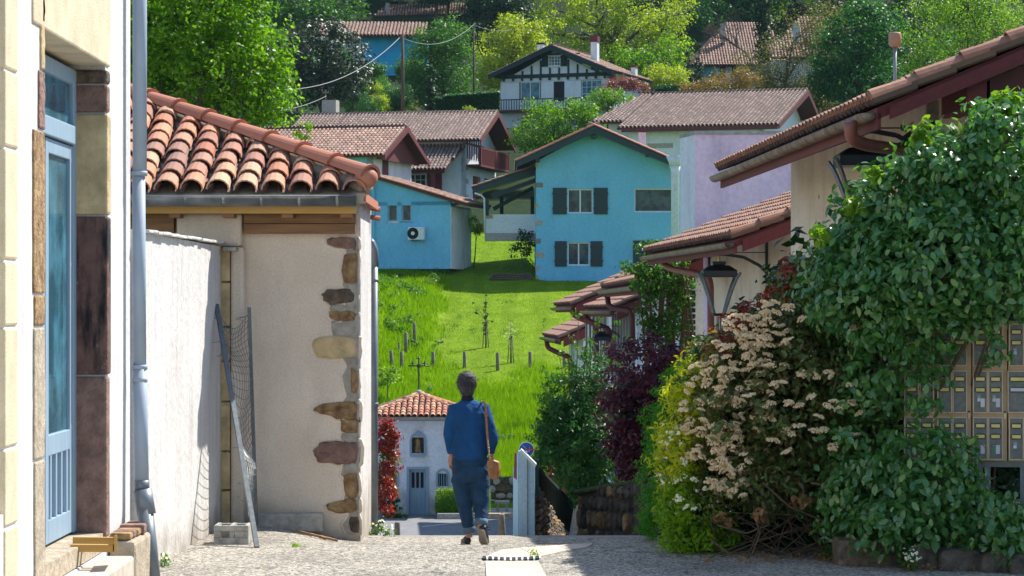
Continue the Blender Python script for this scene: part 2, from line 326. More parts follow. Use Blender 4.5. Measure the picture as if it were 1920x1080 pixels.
# ------------------------------------------------------------------ foliage and tree builders
def leaf_arrays(P, Nn, size, kind, droop=0., aspect=.55, rs=None):
    """P: n x 3 positions, Nn: n x 3 preferred normals"""
    rs = rs or rng; n = len(P); s = size*(.6+.8*rs.random(n))[:, None]
    nn = Nn + rs.normal(0, .55, (n, 3)); nn /= np.linalg.norm(nn, axis=1)[:, None]+1e-6
    t = rs.normal(0, 1, (n, 3)); t[:, 2] -= droop*2; t -= nn*(t*nn).sum(1)[:, None]; t /= np.linalg.norm(t, axis=1)[:, None]+1e-6
    b = np.cross(nn, t)
    if kind == 'q':
        V = np.stack([P-t*s*.5, P+b*s*aspect*.5+nn*s*.08, P+t*s*.5, P-b*s*aspect*.5+nn*s*.08], 1).reshape(-1, 3)
        Fc = np.arange(n*4).reshape(n, 4); return V, Fc
    a = aspect*.5
    pts = [P-t*s*.5, P-t*s*.22+b*s*a*.9+nn*s*.07, P+t*s*.15+b*s*a+nn*s*.06, P+t*s*.5-nn*s*.08, P+t*s*.15-b*s*a+nn*s*.06, P-t*s*.22-b*s*a*.9+nn*s*.07, P-t*s*.2, P+t*s*.17]
    V = np.stack(pts, 1).reshape(-1, 3); base = (np.arange(n)*8)[:, None]
    tri = np.array([[0,6,1],[1,6,7],[1,7,2],[2,7,3],[3,7,4],[4,7,6],[4,6,5],[5,6,0]])
    Fc = (base[:, :, None]+tri[None]).reshape(-1, 3); return V, Fc
def clump_points(clumps, n, cs, shell=.55, nclus=None, rs=None, flat=.0):
    """clumps: (cx,cy,cz,rx,ry,rz). Points gather in small clusters spread over lumpy ellipsoids."""
    rs = rs or rng; C = np.array([c[:6] for c in clumps], float); wgt = C[:, 3]*C[:, 5]+C[:, 3]*C[:, 4]; wgt /= wgt.sum()
    nclus = nclus or max(8, n//28); ci = rs.choice(len(C), nclus, p=wgt)
    d = rs.normal(0, 1, (nclus, 3)); d /= np.linalg.norm(d, axis=1)[:, None]
    rad = (shell+(1.06-shell)*rs.random(nclus)**.6)*(1+.12*rs.normal(0, 1, nclus))
    cc = C[ci, :3]+d*C[ci, 3:6]*rad[:, None]
    k = rs.integers(0, nclus, n); off = rs.normal(0, 1, (n, 3)); off /= np.linalg.norm(off, axis=1)[:, None]; off *= (rs.random(n)**.5)[:, None]*cs; off[:, 2] *= .75
    P = cc[k]+off; Nn = d[k]*.5+off/cs*.6+np.array([0, 0, .5]); return P, Nn
def foliage(name, parent, clumps, n, size, mat, cs=None, shell=.55, kind='q', droop=0., aspect=.6, nclus=None, stuff=True, seed=None):
    rs = np.random.default_rng(seed) if seed is not None else rng
    P, Nn = clump_points(clumps, n, cs or size*3, shell, nclus, rs)
    V, Fc = leaf_arrays(P, Nn, size, kind, droop, aspect, rs)
    return arr_mesh(name, V, Fc, mat, parent, 'stuff' if stuff else None, 4 if kind == 'q' else 3)
def pxc(px, py, D, rx, ry, rd=None):   # clump from pixel centre and pixel radii, rd metres deep
    p = W(px, py, D); a = rx*D/F; b = ry*D/F; return (p.x, p.y, p.z, a, rd if rd else a, b)
def limbs(mb, base, clumps, r, n=6, rs=random):
    base = Vector(base); C = [Vector(c[:3]) for c in clumps]; cz = sum((c for c in C), Vector())/len(C)
    top = Vector((cz.x, cz.y, cz.z)); k = base.lerp(top, .55); k.x += rs.uniform(-.1, .1)*(top-base).length*.3
    mb.tube([base, base.lerp(k, .5)+Vector((r*.3, 0, 0)), k, top], [r, r*.8, r*.65, r*.2], 8)
    for c in C:
        s = k.lerp(top, rs.random()*.5); e = c
        mid = s.lerp(e, .5)+Vector((rs.uniform(-1,1), rs.uniform(-1,1), rs.uniform(0,1)))*(e-s).length*.15
        mb.tube([s, mid, e], [r*.4, r*.25, r*.07], 5)
        for _ in range(2):
            q = mid.lerp(e, rs.random()); dd = Vector((rs.uniform(-1,1), rs.uniform(-1,1), rs.uniform(-.2,1)))
            mb.tube([q, q+dd*r*2, q+dd*r*4+Vector((0,0,r))], [r*.16, r*.1, r*.04], 4)
def tree(name, label, cat, base, clumps, n, size, mat, r=.15, cs=None, group=None, shell=.5, aspect=.6, kind='q', seed=None, trunk='bark', nclus=None):
    t = thing(name, base, label, cat, group)
    mb = MB(); limbs(mb, base, clumps, r); mb.build('trunk', MT[trunk], t, True)
    foliage('crown', t, clumps, n, size, LF[mat], cs, shell, kind, 0, aspect, nclus, seed=seed); return t
# ------------------------------------------------------------------ roofs
def arch(mb, o, U, V, Nn, L, r0, r1, seg=6, th=.014, inv=False, lift=0.0, thick=True):
    """half-round tile from o (upper end) running along -V for L"""
    vs = []; fs = []; s = -1 if inv else 1
    for (yy, rr, lf) in ((0, r0, 0), (-L, r1, lift)):
        for k, rad in enumerate(([rr, rr-th] if thick else [rr])):
            for j in range(seg+1):
                a = math.pi*j/seg; vs.append(o+U*math.cos(a)*rad+V*yy+Nn*(s*math.sin(a)*rad*.92+lf))
    q = seg+1; st = 2*q if thick else q
    for j in range(seg):
        fs.append((j, j+1, st+j+1, st+j))
        if thick:
            fs.append((q+j, st+q+j, st+q+j+1, q+j+1)); fs.append((st+j, st+j+1, st+q+j+1, st+q+j)); fs.append((j, q+j, q+j+1, j+1))
    if thick: fs += [(0, st, st+q, q), (seg, q+seg, st+q+seg, st+seg)]
    mb.add(vs, fs)
def inpoly(u, v, poly):
    c = False; n = len(poly)
    for i in range(n):
        a, b = poly[i], poly[i-1]
        if (a[1] > v) != (b[1] > v) and u < (b[0]-a[0])*(v-a[1])/(b[1]-a[1])+a[0]: c = not c
    return c
TM = {}
def tile_mesh(L, r0, r1, mat, seed=0, inv=False):
    k = (L, r0, r1, mat.name, seed, inv)
    if k not in TM:
        mb = MB(); arch(mb, Vector((0,0,0)), Vector((1,0,0)), Vector((0,1,0)), Vector((0,0,1)), L, r0, r1, 7, .014, inv)
        TM[k] = mb.mesh('roof_tile', mat, smooth=False)
    return TM[k]
def slope(parent, pts, pitch=.28, L=.36, r=.09, mat='tile_f', single=False, base_mat='pan', base_th=.12, pans=True, jit=.01, name='roof_tile', seg=4, slab=True, mesh_L=None):
    """tiles over a planar polygon: pts[0]->pts[1] is the eave (left to right seen from outside), others go up"""
    P0 = Vector(pts[0]); U = (Vector(pts[1])-P0).normalized(); q = Vector(pts[2])-P0
    Nn = U.cross(q).normalized(); V = Nn.cross(U).normalized()
    if Nn.z < 0: Nn = -Nn; V = -V if V.z < 0 else V
    poly = [((Vector(p)-P0).dot(U), (Vector(p)-P0).dot(V)) for p in pts]
    if slab:
        mb = MB(); mb.prism([Vector(p)-Nn*.005 for p in pts], -Nn*base_th); mb.build('roof_deck', MT[base_mat], parent)
    umin = min(p[0] for p in poly); umax = max(p[0] for p in poly); vmax = max(p[1] for p in poly); mb = MB(); pb = MB(); cnt = 0
    u = umin+pitch*.55
    while u < umax-.02:
        v = -.04
        while v < vmax:
            if inpoly(u, max(v, 0)+L*.35, poly) or inpoly(u, max(v, 0)+L*.05, poly):
                o = P0+U*(u+random.uniform(-jit, jit))+V*(v+L*1.12)+Nn*(.028+random.uniform(0, jit*.6))
                if single:
                    yaw = random.uniform(-1, 1)*jit*1.5; U2 = (U+V*yaw).normalized(); V2 = Nn.cross(U2); V3 = (V2+Nn*.075).normalized() if False else V2
                    t = random.uniform(-.01, .01)
                    Vt = (V2-Nn*(.05+t)).normalized(); Nt = U2.cross(Vt).normalized()
                    M4 = Matrix.Identity(4)
                    for i, a in enumerate((U2, Vt, Nt)): M4.col[i][:3] = a
                    M4.translation = o+Nn*.0
                    link(name, tile_mesh(L*1.14, r*.84, r, MT[mat]), parent, M4=M4); cnt += 1
                else: arch(mb, o, U, V, Nn, L*1.1, r*.85, r, seg, thick=False, lift=.025)
            if pans and inpoly(min(u+pitch/2, umax-.01), v+L*.4, poly):
                arch(pb, P0+U*(u+pitch/2)+V*(v+L*1.1)+Nn*(r*.55+.0), U, V, Nn, L*1.1, r*.8, r*.72, 4, thick=False, inv=True, lift=.02)
            v += L
        u += pitch
    if mb.v: mb.build('roof_tiles', MT[mat], parent, kind='stuff')
    if pb.v: pb.build('pan_tiles', MT['pan'], parent, kind='stuff')
def gutter(parent, a, b, r, mat, name='gutter', drop=(0,0,-1), n=8, straps=0, smat=None):
    a = Vector(a); b = Vector(b); t = (b-a).normalized(); x = t.cross(Vector((0,0,1))).normalized(); mb = MB(); vs = []
    for p in (a, b):
        for rr in (r, r*.9):
            for j in range(n+1):
                an = math.pi*j/n; vs.append(p+x*math.cos(an)*rr-Vector((0,0,1))*math.sin(an)*rr)
    q = n+1; st = 2*q; fs = []
    for j in range(n): fs += [(j, j+1, st+j+1, st+j), (q+j, q+j+1, st+q+j+1, st+q+j), (st+j, st+j+1, st+q+j+1, st+q+j), (j, j+1, q+j+1, q+j)]
    fs += [(0, st, st+q, q), (n, q+n, st+q+n, st+n), tuple(range(q)), tuple(range(st, st+q))]
    mb.add(vs, fs); g = mb.build(name, mat, parent, True)
    for i in range(straps):
        p = a.lerp(b, (i+.5)/straps); s = MB(); vs = []
        for dx in (-.012, .012):
            for j in range(n+1):
                an = math.pi*j/n; vs.append(p+t*dx+x*math.cos(an)*(r*1.05)-Vector((0,0,1))*math.sin(an)*(r*1.05))
        s.add(vs, [(j, j+1, q+j+1, q+j) for j in range(n)]); s.build('strap', smat or mat, g)
    return g
def window(parent, fr, u, z, w, h, d=0, frame='whitef', glassm='glass', mull=1, bars=0, shutters=None, shw=None, open_side='both', sill=True, inset=.10):
    """window centred at u, bottom z, on the face at depth d of frame fr (outside is -V)"""
    mb = MB(); t = .07; x0, x1 = u-w/2, u+w/2; y0, y1 = d-.03, d+.03
    mb.fbox(fr, x0, x0+t, y0, y1, z, z+h); mb.fbox(fr, x1-t, x1, y0, y1, z, z+h); mb.fbox(fr, x0+t, x1-t, y0, y1, z+h-t, z+h); mb.fbox(fr, x0+t, x1-t, y0, y1, z, z+t)
    for i in range(mull):
        c = x0+w*(i+1)/(mull+1); mb.fbox(fr, c-t*.5, c+t*.5, y0+.002, y1, z+t, z+h-t)
    wn = mb.build('window', MT[frame], parent)
    g = MB(); g.fbox(fr, x0+t*.5, x1-t*.5, d-.008, d+.008, z+t*.5, z+h-t*.5); g.build('pane', MT[glassm], wn)
    if bars:
        b = MB()
        for i in range(bars): zz = z+h*(i+1)/(bars+1); b.fbox(fr, x0+t, x1-t, d-.02, d-.009, zz-.018, zz+.018)
        for c in ((x0*.75+x1*.25), (x0*.25+x1*.75)): b.fbox(fr, c-.018, c+.018, d-.021, d-.0095, z+t, z+h-t)
        b.build('glazing_bar', MT[frame], wn)
    if sill:
        s = MB(); s.fbox(fr, x0-.06, x1+.06, d-.10, d+.0, z-.07, z-.002); s.build('sill', MT['palewall'], wn)
    if shutters:
        sw = shw or w*.5
        for sx in (-1, 1):
            if open_side != 'both' and sx != open_side: continue
            a = x0-sw-.02 if sx < 0 else x1+.02; s = MB(); s.fbox(fr, a, a+sw, d-.07, d-.035, z-.03, z+h+.03)
            sh = s.build('shutter', MT[shutters], parent); s = MB()
            for zz in (.18, .82): s.fbox(fr, a-.02, a+sw+.02, d-.095, d-.0705, z+h*zz-.05, z+h*zz+.05)
            s.build('batten', MT[shutters], sh)
    return wn
def wall(parent, fr, u0, u1, z0, z1, d0, d1, mat, openings=(), name='wall', label=None, top=None):
    """wall slab with real openings (ua,ub,za,zb); top: optional function u -> extra polygon points above z1 (gable) as (u,z) list"""
    us = sorted({u0, u1, *[o[0] for o in openings], *[o[1] for o in openings]}); zs = sorted({z0, z1, *[o[2] for o in openings], *[o[3] for o in openings]})
    nu, nz = len(us)-1, len(zs)-1
    def full(i, j):
        if not (0 <= i < nu and 0 <= j < nz): return False
        cu, cz = (us[i]+us[i+1])/2, (zs[j]+zs[j+1])/2
        return not any(o[0] < cu < o[1] and o[2] < cz < o[3] for o in openings)
    mb = MB(); q = lambda a: mb.add(a, [(0,1,2,3)])
    for i in range(nu):
        for j in range(nz):
            if not full(i, j): continue
            a, b, c, e = us[i], us[i+1], zs[j], zs[j+1]
            q([fr.p(a,d0,c), fr.p(b,d0,c), fr.p(b,d0,e), fr.p(a,d0,e)]); q([fr.p(a,d1,c), fr.p(a,d1,e), fr.p(b,d1,e), fr.p(b,d1,c)])
            if not full(i-1, j): q([fr.p(a,d0,c), fr.p(a,d0,e), fr.p(a,d1,e), fr.p(a,d1,c)])
            if not full(i+1, j): q([fr.p(b,d0,c), fr.p(b,d1,c), fr.p(b,d1,e), fr.p(b,d0,e)])
            if not full(i, j-1): q([fr.p(a,d0,c), fr.p(a,d1,c), fr.p(b,d1,c), fr.p(b,d0,c)])
            if not full(i, j+1) and not (top and j == nz-1): q([fr.p(a,d0,e), fr.p(b,d0,e), fr.p(b,d1,e), fr.p(a,d1,e)])
    if top:
        P = [(u0, z1)]+[(u1, z1)]+list(top); mb.prism([fr.p(u, d0, z) for u, z in P], fr.V*(d1-d0))
    return mb.build(name, MT[mat], parent, label=label)
# ------------------------------------------------------------------ ground
PR = [(0,-2.1),(22.2,-2.085),(22.9,-2.175),(24.1,-2.285),(25.2,-2.30),(27,-2.44),(30,-2.74),(58,-6.12),(62,-6.15),(76,-6.15),(85,-6.0),(128,1.1),(150,4.0),(170,6.9),(210,15.5),(260,24),(330,44),(460,84),(700,150)]
def h(x, y):
    xs = [p[0] for p in PR]
    z = float(np.interp(y, xs, [p[1] for p in PR]))
    if y < 30:
        f = min(1, max(0, (-x-1.25)/1.2)); f = f*f*(3-2*f); zl = -2.1-(max(0, y-24.6)*.06); z = z*(1-f)+max(z, zl)*f
        if y > 27: pass
    if 84 < y < 128 and x < -3.2: z += min(1.6, (-3.2-x)*.5)*min(1, (y-84)/12)*min(1, max(0, (128-y)/10))
    if 120 < y < 146 and x > 1.0:
        g = min(1, (x-1.0)/.8)*min(1, (146-y)/6)
        z = z*(1-g)+min(z, 1.12)*g if z > 1.12 else z
    if y > 205: z += 1.5*math.sin(x*.05+y*.02)
    return z
def ground(name, x0, x1, y0, y1, nx, ny, mat, dz=0, kind='structure', expand=None):
    mb = MB(); vs = []
    for j in range(ny+1):
        y = y0+(y1-y0)*j/ny
        for i in range(nx+1):
            x = x0+(x1-x0)*i/nx; vs.append((x, y, h(x, y)+dz))
    fs = [(j*(nx+1)+i, j*(nx+1)+i+1, (j+1)*(nx+1)+i+1, (j+1)*(nx+1)+i) for j in range(ny) for i in range(nx)]
    me = bpy.data.meshes.new(name); me.from_pydata(vs, [], fs); me.materials.append(MT[mat]); me.polygons.foreach_set('use_smooth', [True]*len(fs)); me.update()
    return tag(link(name, me), kind=kind)
ground('street', -8, 10, 8, 36, 90, 190, 'gravel')
ground('lower_street', -30, 30, 36, 59.5, 30, 30, 'asphalt')
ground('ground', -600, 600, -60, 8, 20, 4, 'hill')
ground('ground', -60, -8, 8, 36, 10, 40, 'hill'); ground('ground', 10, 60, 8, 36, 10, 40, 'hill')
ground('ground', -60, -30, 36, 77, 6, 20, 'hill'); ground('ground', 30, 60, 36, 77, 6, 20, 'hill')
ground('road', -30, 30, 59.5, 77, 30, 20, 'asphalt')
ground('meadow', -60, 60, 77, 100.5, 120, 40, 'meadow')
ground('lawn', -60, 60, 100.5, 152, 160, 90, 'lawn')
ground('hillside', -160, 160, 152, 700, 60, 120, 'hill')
# fine joint line in the chippings, pale drainage channel with its slotted grating
def gp(px, py, z=-2.083, lift=0):
    D = z*F/(570-py); p = Vector((X(px, D), D, h(X(px, D), D)+.006+lift)); return p
def sheet(name, pts, mat, parent=None, z=-2.083, lift=0, kind='structure', th=.03):
    mb = MB(); P = [gp(*p, z=z, lift=lift) for p in pts]; mb.prism(P, (0, 0, -th)); o = mb.build(name, MT[mat], parent)
    if kind: o['kind'] = kind
    return o
ch = thing('paved_channel', gp(960, 1060), 'pale paving strip that narrows and bends right across the gravel', 'paving strip')
for pts in ([(912,1084),(1026,1084),(1009,1053),(910,1053)], [(908,1046),(1006,1046),(975,1029),(940,1032)], [(976,1028.5),(1007,1045.5),(1064,1033),(1045,1024)], [(1046,1023.8),(1065,1032.6),(1102,1026.5),(1112,1020.5),(1080,1020.8)]):
    sheet('paving_slab', pts, 'pale_conc', ch, kind=None, lift=.004)
dg = thing('drain_grating', gp(960, 1049), 'thin curved black and white slotted drain grating across the paving strip', 'drain')
DP = [(903,1047.5),(930,1049),(958,1051),(985,1049.5),(1013,1046.5)]
def along(P, t):
    t *= len(P)-1; i = min(int(t), len(P)-2); f = t-i; return (P[i][0]*(1-f)+P[i+1][0]*f, P[i][1]*(1-f)+P[i+1][1]*f)
for i in range(10):
    a = along(DP, i/10+.02); b = along(DP, (i+1)/10-.025); c = along(DP, (i+1)/10-.017); e = along(DP, (i+1)/10+.013)
    sheet('slot', [(a[0],a[1]+2.6),(b[0],b[1]+2.6),(b[0],b[1]-2.6),(a[0],a[1]-2.6)], 'dark', dg, lift=.010, kind=None)
    sheet('bar', [(c[0],c[1]+2.6),(e[0],e[1]+2.6),(e[0],e[1]-2.6),(c[0],c[1]-2.6)], 'signwhite', dg, lift=.012, kind=None)
# ------------------------------------------------------------------ left building (door side)
LB = thing('plastered_townhouse', (-2.9, 17, -2.1), 'white plastered building with stone door surround filling the left edge', 'building')
XL = -2.9
def lbox(mb, y0, y1, z0, z1, x0, x1): return mb.box(x0, x1, y0, y1, z0, z1)
# wall faces +X: use a frame with U=+Y
class FrL(Fr):
    def __init__(s, x): s.o = Vector((x, 0, 0)); s.U = Vector((0, 1, 0)); s.V = Vector((-1, 0, 0))
fl = FrL(XL)
wall(LB, fl, 12, 19.45, -2.4, 4.2, 0, .42, 'leftwall', [(15.82, 18.25, -1.77, 1.72), (12.3, 14.62, -1.2, 2.9)])
mb = MB(); mb.box(-6.5, -3.32, 12, 19.449, -2.4, 4.2); mb.build('wall', MT['leftwall'], LB)
mb = MB(); mb.box(-3.30, -2.905, 19.452, 19.50, -2.3, 4.2); 
def lstone(y0, y1, z0, z1, mat, proud=.012, depth=.20, parent=LB, rag=.02, name='stone'):
    """dressed jamb stone on the wall face; its inner side lines the opening"""
    mb = MB(); n = 7; P = []
    r = lambda: random.uniform(-rag, rag)
    P += [(y0+r()*.3, z0+(z1-z0)*i/n) for i in range(n+1)]; P += [(y1+r(), z1-(z1-z0)*i/n) for i in range(n+1)]
    mb.prism([(XL+proud, a, b) for a, b in P], (-depth-proud, 0, 0)); return mb.build(name, MT[mat], parent, bevel=.012)
# near jamb (right of it the door)
zt = lambda py, D: Z(py, D)
for a, b, m, wd in ((-40,46,'stone_y',.06),(46,133,'stone_y',.10),(135,245,'stone_p',.16),(248,552,'stone_o',.34),(554,612,'stone_o',.30),(614,860,'stone_g',.32),(862,1085,'stone_g',.30)):
    lstone(15.81-wd, 15.835, zt(b-2, 15.8), zt(a, 15.8), m, .014, .05)
# far jamb: reveal faces the camera
for a, b, m in ((131,158,'stone_d'),(160,212,'stone_p'),(214,404,'stone_y'),(406,704,'jamb_soot'),(706,1010,'stone_p')):
    mb = MB(); D = 18.24; z1, z0 = zt(a, D), zt(b-1.5, D); rr = random.uniform(0, .012)
    mb.box(-3.14, XL+.012+rr, D-.012-rr, D+.13+random.uniform(-.02,.02), z0, z1); mb.build('jamb_stone', MT[m], LB, bevel=.02)
mb = MB(); mb.box(-3.1, XL+.02, 18.205, 18.226, zt(690, 18.2), zt(405, 18.2)); 
# dark soot stain as irregular thin crust of mortar left on the jamb
# lintel
mb = MB(); mb.prism([(XL+.014, 15.45, 1.70), (XL+.014, 18.40, 1.70), (XL+.014, 18.42, 2.30), (XL+.014, 18.15, 2.62), (XL+.014, 15.45, 2.62)], (-.27, 0, 0)); mb.build('lintel', MT['stone_yl'], LB, bevel=.015)
# quoins of the next opening
for i, (a, b) in enumerate(((-60,134),(136,278),(281,488),(491,612),(615,838),(841,985),(988,1100))):
    D = 14.8; mb = MB(); mb.box(XL-.32, XL+.012, 14.60, 14.98+random.uniform(-.015,.02), zt(b-1.5, D), zt(a, D)); mb.build('quoin_stone', MT['stone_yl'], LB, bevel=.015)
# door
DR = FrL(-3.10); fm = 'bluewood'
mb = MB(); z0, z1 = -1.62, 1.66
mb.fbox(DR, 15.85, 15.95, 0, .07, z0, z1); mb.fbox(DR, 18.11, 18.225, 0, .07, z0, z1); mb.fbox(DR, 15.95, 18.11, 0, .07, 1.55, z1); mb.fbox(DR, 15.95, 18.11, -.02, .07, zt(262,17.5), zt(226,17.5)-.0)
fo = mb.build('door_frame', MT[fm], LB, bevel=.008)
g = MB(); g.fbox(DR, 15.95, 18.11, .03, .04, zt(226,17.5), 1.55); g.build('pane', MT['glassb'], fo)
zm = zt(850, 17.5); zb = zt(1000, 17.5)
for k, (a, b) in enumerate(((15.96, 17.02), (17.05, 18.10))):
    mb = MB(); s = .11; mb.fbox(DR, a, a+s, .005, .055, z0+.01, zt(262,17.5)-.01); mb.fbox(DR, b-s, b, .005, .055, z0+.01, zt(262,17.5)-.01)
    mb.fbox(DR, a+s, b-s, .006, .054, z0+.01, z0+.17); mb.fbox(DR, a+s, b-s, .006, .054, zm, zm+.14); mb.fbox(DR, a+s, b-s, .006, .054, zt(262,17.5)-.11, zt(262,17.5)-.011)
    lf = mb.build('door_leaf', MT[fm], LB, bevel=.006)
    g = MB(); g.fbox(DR, a+s, b-s, .03, .038, zm+.14, zt(262,17.5)-.11); g.build('pane', MT['glassb'], lf)
    g = MB(); g.fbox(DR, a+s, b-s, .035, .045, z0+.17, zm); g.build('panel', MT[fm], lf)
    for i in range(4):
        c = a+s+(b-a-2*s)*(i+.5)/4; g = MB(); g.fbox(DR, c-.028, c+.028, .008, .034, z0+.17, zm); g.build('slat', MT[fm], lf)
    g = MB(); g.fbox(DR, a+s+.0, a+s+.03, .012, .029, zm+.14, zt(262,17.5)-.11); g.build('bead', MT['palewood'], lf)
mb = MB(); mb.box(-3.22, -2.91, 15.84, 18.22, -1.76, -1.63); mb.build('threshold', MT['stone_g'], LB)
mb = MB(); mb.box(-3.1, -2.67, 15.3, 18.1, -1.98, -1.78)
st = mb.build('door_step', MT['pale_conc'], LB, bevel=.02); mb = MB(); mb.box(-3.1, -2.69, 15.35, 18.05, -2.3, -1.982); mb.build('step_base', MT['stone_g'], LB)
pk = thing('plank_wedge', W(175, 1030, 17.4), 'short yellow planks leaning on the stone step by the door', 'planks')
mb = MB(); mb.beam(W(133, 1027, 17.2), W(213, 1028, 17.2), .05, .05); mb.build('plank', MT['yboard'], pk, bevel=.004)
mb = MB(); mb.beam(W(137, 1014, 17.35)+Vector((0,0,-.0)), W(218, 1015, 17.35), .04, .055); mb.build('plank', MT['yboard'], pk, bevel=.004)
mb = MB(); mb.beam(W(217, 1020, 17.1), W(217, 1020, 17.5), .02, .12); mb.build('plank', MT['yboard'], pk, bevel=.004)
# stub wall by the pipe
sb = thing('low_stub_wall', (-2.8, 19, -2.1), 'low worn stub wall capped with red bricks behind the drainpipe foot', 'wall')
mb = MB(); mb.box(-2.89, -2.70, 18.35, 19.3, -2.2, -1.70); mb.build('base', MT['stone_g'], sb, bevel=.03)
for i in range(6):
    mb = MB(); y = 18.38+i*.155; mb.box(-2.89, -2.72+random.uniform(-.02,.02), y, y+.14, -1.695, -1.63+random.uniform(-.015,.02)); mb.build('brick', MT['stone_p' if i % 2 else 'stone_o'], sb, bevel=.015)
# drainpipe
dp = thing('drainpipe', W(262, 1080, 19.2), 'tall pale blue-grey drainpipe running down the corner of the white building', 'drainpipe')
D = 19.25; r = .054
mb = MB(); mb.tube([W(262, -200, D), W(262, 330, D)], r, 16); mb.build('pipe', MT['pipe'], dp, True)
mb = MB(); mb.tube([W(260, 331, D), W(262, 690, D)], r*.93, 16); mb.build('pipe', MT['pipe'], dp, True)
mb = MB(); mb.tube([W(262, 688, D), W(266, 915, D-.02)], r, 16); mb.build('pipe', MT['pipe'], dp, True)
for py in (325, 688, 712):
    mb = MB(); mb.tube([W(261.5, py-4, D), W(261.5, py+4, D)], r*1.12, 16); mb.build('clamp', MT['pipe'], dp, True); 
mb = MB(); mb.tube([W(266, 900, D-.02), W(266, 920, D-.02)], r*1.06, 16); mb.build('collar', MT['darkpipe'], dp, True)
mb = MB(); mb.tube([W(267, 918, D-.03), W(275, 965, D-.04)], r*1.32, 16); mb.build('collar', MT['darkpipe'], dp, True)
mb = MB(); mb.tube([W(272, 955, D-.05), W(287, 1095, D-.12)], r*1.12, 16); mb.build('pipe', MT['darkpipe'], dp, True)
# ------------------------------------------------------------------ whitewashed garden wall
gw = thing('garden_wall', (-2.8, 22, -2.1), 'streaked whitewashed garden wall beside the street with thin pale coping', 'wall')
a = Vector((-2.805, 19.52, 0)); b = Vector((-2.757, 24.28, 0)); n = 60; vs = []; 
for k, off in ((0, 0), (1, -.24)):
    for j in range(19):
        for i in range(n+1):
            t = i/n; p = a.lerp(b, t); z = -2.3+(.545+2.3)*j/18
            vs.append((p.x+off+(.003*math.sin(t*9+j*.2) if k == 0 else 0), p.y, z))
fs = [(k*19*(n+1)+j*(n+1)+i, k*19*(n+1)+j*(n+1)+i+1, k*19*(n+1)+(j+1)*(n+1)+i+1, k*19*(n+1)+(j+1)*(n+1)+i) for k in (0,1) for j in range(18) for i in range(n)]
o1 = 19*(n+1)
fs += [(j*(n+1)+n, o1+j*(n+1)+n, o1+(j+1)*(n+1)+n, (j+1)*(n+1)+n) for j in range(18)]+[(j*(n+1), (j+1)*(n+1), o1+(j+1)*(n+1), o1+j*(n+1)) for j in range(18)]
MB().add(vs, fs).build('wall', MT['white'], gw, True)
random.seed(3)
for i in range(20):
    t0 = i/20; p = a.lerp(b, t0); q = a.lerp(b, t0+.0495); z = .545+.02*t0+random.uniform(-.004,.006); mb = MB(); ov = .035+random.uniform(0,.012)
    mb.hexa([(p.x-.28,p.y,z),(p.x+ov,p.y,z),(q.x+ov+random.uniform(-.008,.008),q.y,z),(q.x-.28,q.y,z),(p.x-.28,p.y,z+.028),(p.x+ov,p.y,z+.024),(q.x+ov,q.y,z+.024),(q.x-.28,q.y,z+.028)]); mb.build('coping', MT['concrete'] if False else MT['white'], gw, bevel=.006)
mb = MB(); mb.box(-2.72, -2.60, 24.1, 24.3, .50, .535); mb.build('coping_end', MT['concrete'], gw)
# ------------------------------------------------------------------ small tiled outbuilding
SH = thing('tiled_outbuilding', (-2.8, 25, -2.15), 'small rendered outbuilding with old clay tile roof and exposed corner stones', 'building')
D0 = 24.5; xr = X(672, D0); zt0 = Z(398, D0)
mb = MB(); mb.box(-6.5, xr, D0, 26.35, -2.6, zt0-.0); mb.build('wall', MT['render'], SH)
mb = MB(); xs = X(673, D0); mb.prism([(xs-.02, D0+.01, -2.6), (xs-.02, 26.36, -2.6), (xs-.02, 26.36, 1.0), (xs-.02, D0+.02, 1.22)], (.035, 0, 0)); mb.build('side_wall', MT['white'], SH)
mb = MB(); pr = [W(x, D0, D0) for x in ()]; 
mb.box(X(330, 24.3), X(452, 24.3), 24.32, D0-.003, Z(462, 24.3), Z(400, 24.3)); mb.box(X(432, 24.3), X(457, 24.3), 24.30, D0-.003, -2.5, Z(463, 24.3)); mb.build('pier', MT['render'], SH, bevel=.03)
for i, (a_, b_) in enumerate(((466,528),(530,612),(614,676),(678,752),(754,845),(847,918),(920,990))):
    mb = MB(); mb.box(X(412, 24.3), X(431, 24.3), 24.285+random.uniform(-.01,.005), D0-.004, Z(b_, 24.3)+.004, Z(a_, 24.3)-.002); mb.build('pier_stone', MT['stone_y'], SH, bevel=.012)
# beams and boards under the eave
mb = MB(); mb.box(X(277,24.45)-2, X(328,24.45), 24.38, 24.497, Z(438,24.4), Z(400,24.4)); mb.build('beam', MT['beam'], SH, bevel=.006)
mb = MB(); mb.box(X(458,24.45), X(667,24.45), 24.38, 24.497, Z(438,24.4), Z(419,24.4)-.003); mb.build('beam', MT['beam'], SH, bevel=.006)
mb = MB(); mb.box(X(458,24.45), X(667,24.45), 24.385, 24.497, Z(419,24.4), Z(401,24.4)); mb.build('beam', MT['beam'], SH, bevel=.006)
mb = MB(); mb.box(-6.4, X(668,24.05), 24.04, 24.08, Z(400,24.0), Z(372,24.0)); mb.build('fascia_board', MT['yboard'], SH, bevel=.004)
for px in (330, 430, 540, 650):
    mb = MB(); mb.box(X(px-10,24.2), X(px+11,24.2), 24.08, 24.49, Z(408,24.1), Z(398,24.1)); mb.build('rafter_end', MT['beam'], SH)
gutter(SH, (-6.4, 23.93, Z(367, 23.9)), (X(668, 23.9), 23.93, Z(367, 23.9)), .100, MT['zinc'], straps=14, smat=MT['zinc'])
mb = MB(); mb.beam((-6.4, 23.83, Z(367,23.83)), (X(668,23.83), 23.83, Z(367,23.83)), .012, .012); mb.build('gutter_lip', MT['zinc'], SH, True)
